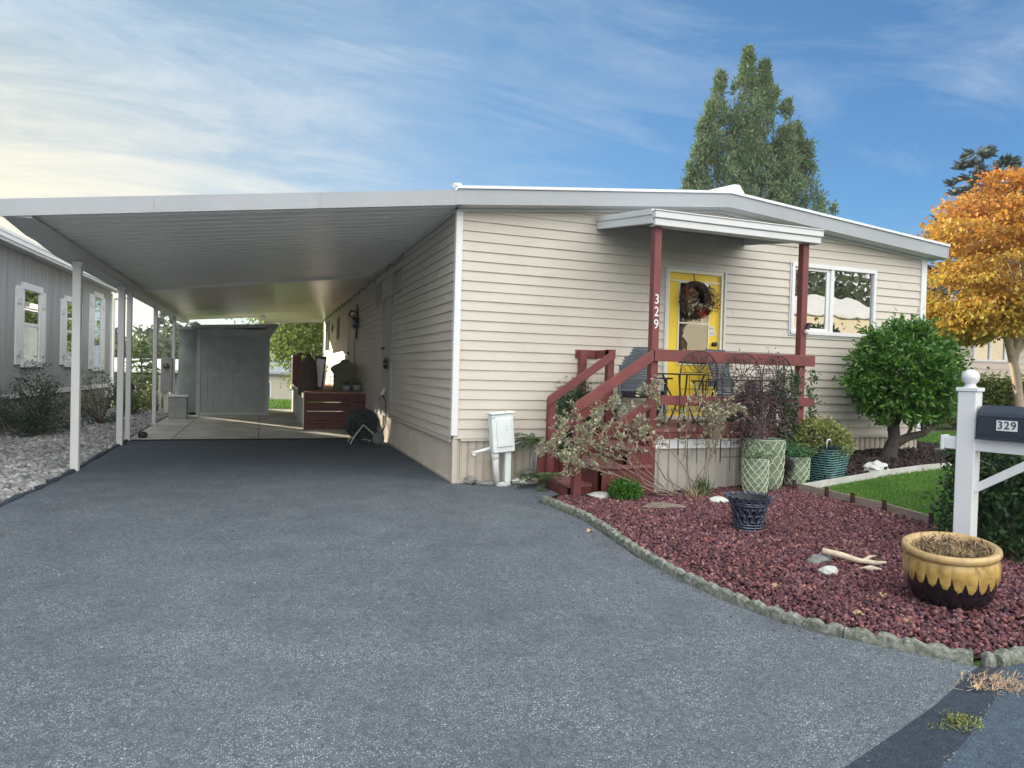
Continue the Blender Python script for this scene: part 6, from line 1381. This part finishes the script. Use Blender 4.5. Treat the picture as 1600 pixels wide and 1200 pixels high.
# rounded camellia-like shrub at the right house corner
M['cam'] = mat('glossy green leaves', (.05, .15, .02), .38, .15, 9, island=[(.035, .11, .018), (.07, .20, .025), (.045, .14, .02), (.11, .27, .035), (.025, .08, .015), (.20, .35, .05)], translucent=.22)
t = thing('rounded_shrub', (6.30, -.78, .27), 'large rounded glossy green shrub on a crooked trunk at the house corner', 'shrub')
rg = np.random.default_rng(12); n_ = 620; v = rg.normal(size=(n_, 3)); v /= np.linalg.norm(v, axis=1, keepdims=True); r_ = (.45+.55*rg.random(n_))**.6
bb = np.array([6.50, -.82, 1.52]); S_ = np.array([.76, .60, .66]); lob = 1+.15*np.sin(v[:, 0]*5+1)*np.cos(v[:, 2]*6+.5)+.10*np.sin(v[:, 1]*9+v[:, 0]*7)+.07*rg.normal(size=n_)
C = bb+v*S_*(r_*lob)[:, None]; C = C[(C[:, 2] > .92) | (rg.random(n_) < .5)]
sh_ = C[rg.integers(len(C), size=60)]; shd = unit(sh_-bb); C = np.concatenate([C]+[sh_+shd*k_ for k_ in (.04, .08, .12)])
Q = clump_points(C, .11*(.5+.9*rg.random(len(C))), 36, .8, rg); Dd = unit(Q-bb)*.8+np.array([0, 0, .1]); leaves('foliage', Q, .085, .034, M['cam'], t, D=Dd, rng=rg)
tb = [([Vector((6.27, -.78, .2)), Vector((6.30, -.78, .36)), Vector((6.42, -.76, .58)), Vector((6.38, -.76, .80)), Vector((6.32, -.76, 1.05)), Vector((6.33, -.76, 1.5))], [.15, .105, .085, .08, .07, .03]),
      ([Vector((6.42, -.77, .50)), Vector((6.62, -.80, .60)), Vector((6.86, -.86, .66)), Vector((7.08, -.92, .86)), Vector((7.2, -.95, 1.1))], [.07, .06, .05, .035, .02]),
      ([Vector((6.40, -.76, .66)), Vector((6.52, -.74, .85)), Vector((6.60, -.76, 1.1)), Vector((6.7, -.7, 1.4))], [.04, .032, .025, .015]),
      ([Vector((6.62, -.8, .60)), Vector((6.68, -.82, .78)), Vector((6.78, -.80, 1.0))], [.03, .022, .012]), ([Vector((6.86, -.86, .66)), Vector((6.84, -.84, .85)), Vector((6.9, -.8, 1.05))], [.025, .02, .01]),
      ([Vector((6.36, -.76, .85)), Vector((6.15, -.78, 1.05)), Vector((5.95, -.8, 1.3))], [.04, .03, .015])]
for k in range(16): e = Vector(C[rg.integers(len(C))]); tb.append(([Vector((6.33, -.76, 1.1)), Vector((6.33, -.76, 1.1)).lerp(e, .5)+Vector((0, 0, .05)), e], [.03, .02, .006]))
woody(tb, 8).build('trunk', M['darkbark'], t, smooth=True)
Q = clump_points([(6.95+RNG.normal()*.12, -.88+RNG.normal()*.08, .98+RNG.normal()*.09) for k in range(26)]+[(7.12+RNG.normal()*.08, -.93, 1.12+RNG.normal()*.1) for k in range(14)], .09, 26); leaves('foliage', Q, .07, .028, M['cam'], t)
# hedge behind the mailbox
M['hedge'] = mat('hedge leaves', (.03, .08, .025), .5, .15, 9, island=[(.018, .05, .02), (.035, .09, .03), (.025, .065, .022), (.06, .13, .04), (.012, .035, .015)], translucent=.15)
t = thing('low_hedge', (4.8, -4.2, .05), 'dark green low hedge behind the white mailbox post', 'hedge')
rg = np.random.default_rng(4); n_ = 1500; C = np.column_stack([rg.uniform(3.22, 7.2, n_), rg.uniform(-4.75, -3.95, n_), rg.uniform(.08, .84, n_)])
sd = rg.integers(0, 4, n_); C[sd == 0, 1] = -4.75+rg.normal(size=(sd == 0).sum())*.03; C[sd == 1, 2] = .84+rg.normal(size=(sd == 1).sum())*.04; C[(sd == 2) & (C[:, 0] < 4.4), 0] = 3.20+rg.normal(size=((sd == 2) & (C[:, 0] < 4.4)).sum())*.05
C[:, 0] += np.clip((C[:, 1]+4.75)*.1, 0, 1)
Q = clump_points(C, .11, 34, 1, rg); leaves('foliage', Q, .055, .024, M['hedge'], t, D=np.tile([0, -.2, .5], (len(Q), 1)), rng=rg)
woody([([(x_, -4.35, 0), (x_+.05, -4.33, .35), (x_, -4.38, .75)], [.02, .016, .008]) for x_ in np.arange(3.5, 7.2, .3)]).build('stems', M['bark'], t)
# orange maple
M['maple'] = mat('autumn maple leaves', (.6, .35, .05), .55, .12, 9, island=[(.62, .36, .06), (.56, .27, .05), (.70, .50, .10), (.44, .20, .05), (.66, .44, .08), (.60, .34, .06), (.76, .62, .18), (.38, .24, .06)], translucent=.45)
mm_ = M['maple']; t_ = NT(mm_.node_tree); pb = mm_.node_tree.nodes['Principled BSDF']
old = pb.inputs['Base Color'].links[0].from_socket; tco = t_.new('ShaderNodeTexCoord').outputs['Object']; sz_ = t_.new('ShaderNodeSeparateXYZ'); t_.l.new(tco, sz_.inputs[0])
hgt = t_.math('ADD', t_.math('MULTIPLY', sz_.outputs[2], .24), t_.math('MULTIPLY', t_.noise(tco, .9, 3), 1.1))
newc = t_.mix(t_.ramp(hgt, [(.0, 0.0), (.5, .0), (1.0, 1.0)]) if False else t_.math('SMOOTH_MIN', t_.math('MULTIPLY_ADD', hgt, 1.0, -1.02, clamp=True), 1.0, .0), t_.mix(1.0, old, (.80, .98, .70), 'MULTIPLY'), t_.mix(1.0, old, (.86, .58, .58), 'MULTIPLY'))
t_.l.new(newc, pb.inputs['Base Color'])
for nd in mm_.node_tree.nodes:
    if nd.type == 'BSDF_TRANSLUCENT': t_.l.new(newc, nd.inputs[0])
t = thing('orange_maple', (13.35, 2.1, .3), 'orange and gold autumn maple beyond the right end of the home', 'tree'); rg = np.random.default_rng(33); C = []; per = 60
for k in range(470):
    v = rg.normal(size=3); v /= np.linalg.norm(v); r_ = (.30+.70*rg.random())**.55; u_ = v*r_
    x_ = 13.35+u_[0]*3.1; zz = 4.1+u_[2]*2.05*(1 if u_[2] < 0 else .72+.22*(x_-11)/2.5)+.25*math.sin(x_*2.1); C.append((x_, 2.05+u_[1]*2.3, max(zz, (2.75 if x_ > 12.9 else 2.45)+.25*rg.random())))
for k in range(60): C.append((rg.uniform(11.0, 12.6), 2.3+rg.normal()*.6, rg.uniform(2.35, 3.1)))
C = np.array(C); gp_ = np.sin(C[:, 0]*2.6+C[:, 2]*1.9)*np.sin(C[:, 2]*3.4+C[:, 1]*1.4+.7)+.3*np.sin(C[:, 0]*5+2); C = C[gp_ < .5]; per = 105; Q = clump_points(C, .40, per, .26, rg); Dd = unit(Q-np.array([13.6, 2.05, 5.5])); Dd[:, 2] -= .35; leaves('crown', Q, .10, .07, M['maple'], t, D=Dd*.9, up=1.0, rng=rg)
tb = [([Vector((13.45, 2.08, .2)), Vector((13.42, 2.08, .9)), Vector((13.30, 2.12, 1.7)), Vector((13.08, 2.2, 2.5)), Vector((12.85, 2.3, 3.2)), Vector((12.7, 2.35, 4.2))], [.14, .10, .092, .08, .055, .025]),
      ([Vector((13.25, 2.14, 1.9)), Vector((13.35, 2.1, 2.6)), Vector((13.55, 2.0, 3.6)), Vector((13.7, 2.0, 4.8))], [.085, .07, .05, .02]), ([Vector((13.2, 2.14, 2.0)), Vector((13.7, 1.9, 2.8)), Vector((14.5, 1.7, 3.6))], [.07, .05, .02])]
for k in range(30):
    e = Vector(C[rg.integers(len(C))]); s0 = [Vector((12.95, 2.25, 2.8)), Vector((13.45, 2.05, 3.1)), Vector((13.08, 2.2, 2.5)), Vector((13.6, 2.0, 4.0))][k % 4]; tb.append(([s0, s0.lerp(e, .5)+Vector((0, 0, .18)), e], [.035, .022, .006]))
woody(tb, 8).build('trunk', M['palebark'], t, smooth=True)
# conifers
def spire(C, D, x, y, z0, h, rb, n, rg, p=.85, tip=.12):
    for i in range(n):
        u_ = rg.random()**.75; r_ = (rb*(1-u_)**p+tip)*(.55+.45*rg.random())*(1+.18*math.sin(u_*31+x))*rg.uniform(.8, 1.22); a = rg.uniform(0, 6.283)
        C.append((x+r_*math.cos(a), y+r_*math.sin(a), z0+h*u_-r_*.15)); D.append((math.cos(a)*.55, math.sin(a)*.55, .75))
def conifer(name, spires, label, m, seed, L, per, rad, bark='bark', group=None, droop=0.0, base_z=None):
    rg = np.random.default_rng(seed); x0, y0, z0 = spires[0][:3]; t = thing(name, (x0, y0, z0), label, 'tree', group); C = []; D = []; tb = []; RD = []
    for (x, y, z, h, rb, n) in spires: spire(C, D, x, y, z, h, rb*1.75, n, rg, 1.05, .03); RD += [rad*(1.25-.85*min(1, (c[2]-z)/h)) for c in C[len(RD):]]; tb.append(([Vector((x0+(x-x0)*.3, y0+(y-y0)*.3, z0)), Vector((x, y, z+h*.35)), Vector((x, y, z+h*.97))], [.045*rb+.08, .03*rb+.05, .015]))
    C = np.array(C); D = np.array(D); RD = np.array(RD)
    if name == 'tall_cedar':
        gp_ = np.sin(C[:, 0]*2.3+C[:, 2]*1.1)*np.sin(C[:, 2]*1.7+C[:, 1]*2.1+1)+.35*np.sin(C[:, 0]*6+C[:, 2]*4); kp = (gp_ < .42) | (C[:, 2] > 14.9); C = C[kp]; D = D[kp]; RD = RD[kp]
    D[:, 2] -= droop
    if droop: D[:, :2] *= 1.8
    woody(tb, 6).build('trunk', M[bark], t); Q = clump_points(C, np.array(RD), per, 1.2, rg); leaves('crown', Q, L, L*.30, m, t, D=np.repeat(D, per, 0)*1.1, rng=rg); return t
M['cedar'] = mat('cedar foliage', (.06, .10, .05), .7, .2, .35, island=[(.06, .15, .08), (.12, .21, .09), (.085, .18, .085), (.22, .26, .11), (.045, .12, .065), (.28, .30, .14), (.07, .17, .10)], translucent=.3)
conifer('tall_cedar', [(18.9, 18.45, -.2, 16.9, 2.3, 640), (17.7, 18.9, 0, 15.6, 1.9, 400), (19.6, 18.1, 0, 16.1, 2.1, 480), (20.6, 17.8, 0, 14.3, 2.2, 460), (21.6, 17.4, 0, 12.6, 2.0, 330), (16.9, 19.1, 0, 13.2, 1.5, 260), (18.3, 18.6, 0, 15.0, 2.0, 330), (20.1, 18.0, 0, 14.9, 2.1, 330), (21.1, 17.6, 0, 13.3, 2.0, 330), (17.2, 19.0, 0, 14.2, 1.7, 240), (22.9, 17.0, 0, 9.6, .7, 70), (20.3, 17.2, 0, 13.0, 1.5, 280), (18.6, 17.9, 0, 12.6, 1.6, 260), (16.4, 19.2, 0, 11.3, .8, 120)], 'tall multi-pointed green cedar rising behind the home roof', M['cedar'], 3, .22, 30, .42)
M['spruce'] = mat('blue spruce foliage', (.05, .08, .08), .7, .2, .5, island=[(.03, .055, .055), (.06, .09, .09), (.045, .07, .065), (.11, .14, .12)], translucent=.15)
def tiered(name, x, y, z0, h, rb, label, m, seed, tiers=20, arms=13, L=.34, n_per=44, group=None):
    rg = np.random.default_rng(seed); t = thing(name, (x, y, z0), label, 'tree', group); tb = [([Vector((x, y, z0)), Vector((x, y, z0+h))], [.02*h, .02])]; P = []; D = []
    for i in range(tiers):
        u_ = i/(tiers-1); zz = z0+h*(.12+.86*u_); rr_ = rb*(1-u_)**.8+.12*rb
        for k in range(max(3, int(arms*(1-.5*u_)))):
            a = rg.uniform(0, 6.283); r_ = rr_*rg.uniform(.65, 1.1); e = Vector((x+r_*math.cos(a), y+r_*math.sin(a), zz-r_*.22)); p0 = Vector((x, y, zz)); m1 = p0.lerp(e, .5)+Vector((0, 0, r_*.10)); e.z += r_*.05; tb.append(([p0, m1, e], [.04, .025, .01]))
            for s in range(n_per):
                w_ = .2+.8*s/n_per; q_ = (p0.lerp(m1, w_*2) if w_ < .5 else m1.lerp(e, w_*2-1)); sd_ = rg.normal()*(.13*r_*(1.1-w_)+.06); P.append((q_.x-math.sin(a)*sd_, q_.y+math.cos(a)*sd_, q_.z+rg.normal()*.05)); D.append((math.cos(a)-math.sin(a)*sd_, math.sin(a)+math.cos(a)*sd_, .1))
    woody(tb, 5).build('trunk', M['bark'], t); leaves('crown', np.array(P), L, L*.38, m, t, D=np.array(D), spread=.6, rng=rg)
tiered('blue_spruce', 27.1, 13.2, -.2, 12.0, 3.4, 'dark blue-green spruce top showing behind the orange maple, nearer the home', M['spruce'], 5)
tiered('blue_spruce', 28.3, 12.9, -.2, 11.6, 3.0, 'slightly lower dark spruce top behind the orange maple, right of the first', M['spruce'], 6)
# backdrop beyond the carport
M['yg'] = mat('yellow green leaves', (.2, .28, .05), .6, .15, .8, island=[(.16, .24, .05), (.30, .36, .09), (.20, .28, .06), (.10, .17, .04), (.38, .40, .13)], translucent=.45)
crown_tree('yellow_green_tree', (.3, 24.5, -.3), 7.2, 2.8, 1.0, 330, 60, .20, M['yg'], 'bright yellow-green leafy tree behind the far end of the side deck', seed=5, flat=.8)
M['hz'] = mat('far conifer foliage', (.05, .085, .07), .8, .2, .2, island=[(.035, .065, .055), (.06, .09, .07), (.045, .08, .065)], translucent=.15)
M['hz2'] = mat('far broadleaf foliage', (.08, .12, .06), .8, .2, .2, island=[(.06, .10, .05), (.10, .14, .06), (.13, .16, .07)], translucent=.3)
far = [('far_fir', -13.2, 46, 5.9, 1.8, 'dark fir nearest the grey house corner in the background row'), ('far_fir', -12.0, 60, 8.5, 2.0, 'leftmost pointed fir between the second and third carport posts'), ('far_fir', -10.4, 62, 10.6, 2.3, 'tallest ragged fir between the third and fourth carport posts'),
       ('far_fir', -9.3, 66, 10.2, 2.1, 'broad fir right of the tallest ragged one'), ('far_fir', -8.0, 66, 10.5, 1.8, 'slim fir just left of the shed wall'), ('far_fir', -15.5, 66, 9.4, 2.2, 'fir seen in the slit by the grey house downspout'),
       ('far_fir', -1.6, 84, 13.6, 3.2, 'tall hazy fir right of the shed roof'), ('far_fir', 2.2, 80, 13.4, 3.4, 'tall hazy fir behind the yellow-green tree'), ('far_fir', .2, 60, 9.2, 2.4, 'rounded dark fir between the shed and the yellow-green tree'), ('far_fir', -6.0, 90, 10, 2.6, 'hazy fir top just over the shed roof')]
for i, (nm, x, y, h, rb, lb) in enumerate(far): tiered(nm, x, y, gz(x, y)-.3, h, rb, lb, M['hz'], 40+i, tiers=15, arms=9, L=.75, n_per=16, group='far firs beyond the carport')
for i, (x, y, h, r_, lb) in enumerate([(-14.5, 56, 7.2, 3.0, 'soft round tree at the left of the far tree row'), (-11.0, 57, 7.8, 3.0, 'soft round tree between the second and third carport posts'), (-8.6, 58, 7.6, 2.6, 'pale round tree beside the shed in the far row'), (1.5, 52, 8.0, 2.6, 'round green tree above the far cottage roof')]):
    crown_tree('far_round_tree', (x, y, gz(x, y)-.2), h, r_, .8, 110, 40, .40, M['hz2'], lb, group='far round trees beyond the carport', seed=60+i, flat=.8)
q = scatter([(-60, 78), (40, 78), (60, 110), (-80, 110)], 420); C = []; D = []; rg = np.random.default_rng(9)
for (x, y) in q:
    h = rg.uniform(5.5, 9.0); z0 = gz(x, y); kk = 22
    for k in range(kk): u_ = rg.random(); r_ = 2.6*(1-u_)+.3; a = rg.uniform(0, 6.28); C.append((x+r_*math.cos(a), y+r_*math.sin(a), z0+h*u_)); D.append((math.cos(a), math.sin(a), .2))
leaves_o = None
V, F = leaf_arrays(clump_points(C, 1.1, 5, .8, rg), 1.5, .8, rng=rg); tag(np_mesh('far_wood', V, F, M['hz'], origin=(0, 90, -5)), 'far hazy wooded ridge behind everything', 'wood', kind='stuff')
# small evergreen in front of the far mobile home
tiered('young_fir', -6.25, 19.5, -.1, 2.2, .75, 'small green fir before the far white-roofed home', M['fern'], 77, tiers=10, arms=8, L=.22, n_per=12)

# far houses
def far_house(name, x0, x1, y0, y1, z0, zw, zr, wall, roofc, label, axis='x', wins=()):
    t = thing(name, ((x0+x1)/2, (y0+y1)/2, z0), label, 'house'); MB().box(x0, y0, z0, x1, y1, zw).build('wall', wall, t); b = MB()
    if axis == 'x': ym = (y0+y1)/2; b.prism([(y0-.3, zw), (ym, zr), (y1+.3, zw), (y1+.3, zw+.12), (ym, zr+.12), (y0-.3, zw+.12)], lambda p: (x0-.3, p[0], p[1]), lambda p: (x1+.3, p[0], p[1]))
    else: xm = (x0+x1)/2; b.prism([(x0-.3, zw), (xm, zr), (x1+.3, zw), (x1+.3, zw+.12), (xm, zr+.12), (x0-.3, zw+.12)], lambda p: (p[0], y0-.3, p[1]), lambda p: (p[0], y1+.3, p[1])); MB().add([(x0, y0-.001, zw), (x1, y0-.001, zw), (xm, y0-.001, zr)], [(0, 1, 2)]).build('gable', wall, t)
    b.build('roof', roofc, t)
    for (a, c_, za, zb) in wins:
        f_ = MB().box(a, y0-.05, za, c_, y0-.005, zb).build('window', M['white'], t); MB().box(a+.08, y0-.06, za+.08, (a+c_)/2-.03, y0-.045, zb-.08).box((a+c_)/2+.03, y0-.06, za+.08, c_-.08, y0-.045, zb-.08).build('pane', M['dark'], f_)
    return t
wm = mat('white far wall', (.55, .56, .56), .7, .05, 1); gm = mat('bluish far wall', (.22, .27, .30), .7, .1, 1); wr_ = mat('white metal roof', (.72, .72, .70), .5, .05, 1); gr_ = mat('grey far roof', (.28, .31, .34), .7, .1, 1)
far_house('far_home', -12.5, -5.9, 31, 35, -1.6, 1.0, 1.45, gm, wr_, 'low blue-grey home with white metal roof beyond the drain rock', 'x', [(-10.8, -9.2, -.2, .7), (-8.2, -7.0, -.2, .7)])
t = thing('far_carport', (-7.5, 29.8, -1.4), 'white flat carport awning in front of the far blue-grey home', 'carport'); MB().box(-9.6, 28.6, .88, -6.2, 31, 1.02).build('roof', wr_, t)
for x_ in (-9.5, -6.3): MB().box(x_-.05, 28.65, -1.4, x_+.05, 28.75, .88).build('post', M['white'], t)
far_house('far_cottage', -2.6, 1.6, 51, 57, -3.6, 1.5, 2.7, wm, gr_, 'small white gabled cottage up the slope right of the shed', 'y', [(-1.3, .2, 1.1, 2.0)])
far_house('far_bungalow', -3.6, 3.4, 36, 42, -2.3, .85, 2.2, mat('cream far wall', (.50, .46, .40), .7, .05, 1), gr_, 'pale bungalow with grey roof and stair rail below the cottage', 'x', [(-2.6, -1.6, -.6, .4)])
t = thing('stair_rail', (-1.2, 35.2, -1.6), 'grey outdoor stair with sloping handrail by the pale bungalow', 'stairs')
b = MB(); b.beam((-2.2, 35.4, -.35), (.2, 35.4, -1.3), .05, .06).beam((-2.2, 35.4, -.75), (.2, 35.4, -1.7), .3, .25)
for k in range(7): b.box(-2.2+k*.4-.02, 35.38, -1.6, -2.2+k*.4+.02, 35.42, -.35-k*.158)
b.build('rail', gr_, t)
# right-hand neighbour
nh = thing('tan_neighbor_house', (24, 9, .3), 'tan-sided neighbouring home with brown roof behind the orange maple', 'house')
nd_ = Vector((.947, -.32, 0)); nn = Vector((-.32, -.947, 0)); N0 = Vector((16.6, 8.4, 0))
def NQ(u, z, o): v = N0+nd_*u+nn*o; return (v.x, v.y, z)
nsd = mat('tan siding', (.50, .44, .39), .6, .06, 2)
siding(0, 14, .3, 3.25, [(2.95, 3.95, 2.2, 3.1)], NQ, exp=.20, lip=.02).build('wall', nsd, nh)
b = MB(); b.add([NQ(0, 0, -.01), NQ(0, 0, -7), NQ(14, 0, -7), NQ(14, 0, -.01), NQ(0, 3.3, -.01), NQ(0, 3.3, -7), NQ(14, 3.3, -7), NQ(14, 3.3, -.01)], [(0,1,5,4), (1,2,6,5), (2,3,7,6)]); b.build('wall', nsd, nh)
b = MB(); b.add([NQ(-.5, 3.26, .55), NQ(14.5, 3.26, .55), NQ(14.5, 3.36, .55), NQ(-.5, 3.36, .55), NQ(-.5, 4.6, -3.5), NQ(14.5, 4.6, -3.5), NQ(14.5, 4.7, -3.5), NQ(-.5, 4.7, -3.5), NQ(-.5, 3.26, -7.5), NQ(14.5, 3.26, -7.5)], [(0,1,2,3), (3,2,6,7), (0,4,5,1), (0,3,7,4), (1,5,6,2), (6,7,8,9)]); b.build('roof', mat('brown shingle', (.27, .20, .17), .9, .15, 4), nh)
b = MB(); b.add([NQ(-.5, 3.18, .56), NQ(14.5, 3.18, .56), NQ(14.5, 3.36, .56), NQ(-.5, 3.36, .56), NQ(-.5, 3.18, .60), NQ(14.5, 3.18, .60), NQ(14.5, 3.36, .60), NQ(-.5, 3.36, .60)], [(0,1,2,3), (5,4,7,6), (0,4,5,1), (3,2,6,7)]); b.build('fascia', M['white'], nh)
f_ = MB()
for (a, c_, za, zb) in ((2.9, 2.98, 2.15, 3.15), (3.92, 4.0, 2.15, 3.15), (3.42, 3.48, 2.2, 3.1), (2.98, 3.92, 2.15, 2.21), (2.98, 3.92, 3.09, 3.15)): f_.add([NQ(a, za, .04), NQ(c_, za, .04), NQ(c_, zb, .04), NQ(a, zb, .04), NQ(a, za, -.03), NQ(c_, za, -.03), NQ(c_, zb, -.03), NQ(a, zb, -.03)], [(0,1,2,3), (0,4,5,1), (3,2,6,7), (0,3,7,4), (1,5,6,2)])
f_ = f_.build('window', M['white'], nh); MB().quad(NQ(2.98, 2.21, 0), NQ(3.92, 2.21, 0), NQ(3.92, 3.09, 0), NQ(2.98, 3.09, 0)).build('pane', M['glass'], f_)
b = MB()
for (a, c_) in ((2.99, 3.42), (3.48, 3.91)):
    for k in range(6):
        u0_ = a+(c_-a)*k/6; b.add([NQ(u0_, 3.09, -.04), NQ(u0_+(c_-a)/9, 3.09, -.04), NQ(a+(c_-a)*(k/6*.5+(.0 if k < 3 else .5)), 2.5, -.05)], [(0, 1, 2)])
b.build('curtain', M['white'], f_)
MB().add([NQ(2.6, 2.0, -.3), NQ(4.3, 2.0, -.3), NQ(4.3, 3.3, -.3), NQ(2.6, 3.3, -.3)], [(0, 1, 2, 3)]).build('room_backing', mat('dim room', (.12, .16, .15), .9), nh)
t = thing('bright_hedge', (12.6, 3.4, .3), 'sunlit yellow-green hedge below the tan neighbour window', 'hedge'); rg = np.random.default_rng(14)
n_ = 900; C = np.column_stack([rg.uniform(11.6, 17, n_), rg.normal(3.9, .35, n_), .35+1.15*rg.random(n_)**.6]); C[:, 1] -= (C[:, 0]-12)*.33
M['bh'] = mat('bright hedge leaves', (.12, .18, .04), .5, .15, 1.2, island=[(.07, .12, .03), (.16, .22, .05), (.10, .15, .04), (.28, .30, .09)], translucent=.35)
Q = clump_points(C, .24, 30, .8, rg); leaves('foliage', Q, .10, .05, M['bh'], t, up=.5, rng=rg); woody([([(x_, 3.9-(x_-12)*.33, .1), (x_, 3.9-(x_-12)*.33, 1.5)], [.03, .01]) for x_ in np.arange(11.8, 17, .5)]).build('stems', M['bark'], t)

# ================================================================== ACROSS THE ROAD (seen only in the window reflections)
oh = far_house('house_across_road', 26, 38, -33, -27, -.1, 5.6, 7.2, mat('pale far wall', (.72, .64, .50), .7, .05, 1), wr_, 'pale two-storey home across the road reflected in the front window', 'x')
for i, (x, y, h, r_) in enumerate([(12, -40, 12, 4.4), (20, -42, 13, 4.6), (27, -41, 14, 4.6), (33, -42, 15, 4.8), (40, -38, 14, 4.6), (45, -38, 12.5, 4.8), (52, -35, 13, 4.8), (58, -30, 12, 4.6), (64, -26, 12, 4.4)]):
    crown_tree('roadside_tree', (x, y, -.1), h, r_, 1.2, 90, 36, .55, M['hz2'] if i % 3 else M['maple'], f'broad tree across the road, {orde[i]} from the left in the reflections', group='trees across the road', seed=90+i, flat=.8)

# ================================================================== AIR
if HAZE > 0:
    hz = MB().box(-405, -405, -9, 405, 405, 24).build('haze', None, None, origin=(0, 0, 0)); tag(hz, kind='stuff')
    hm = bpy.data.materials.new('haze'); hm.use_nodes = True; t_ = NT(hm.node_tree); t_.n.clear(); o_ = t_.new('ShaderNodeOutputMaterial'); v_ = t_.new('ShaderNodeVolumePrincipled')
    v_.inputs['Color'].default_value = (.92, .95, 1, 1); v_.inputs['Density'].default_value = HAZE; v_.inputs['Anisotropy'].default_value = .35; t_.l.new(v_.outputs[0], o_.inputs['Volume']); hz.data.materials.append(hm)
    tag(hz, 'thin pale haze in the air', 'haze')
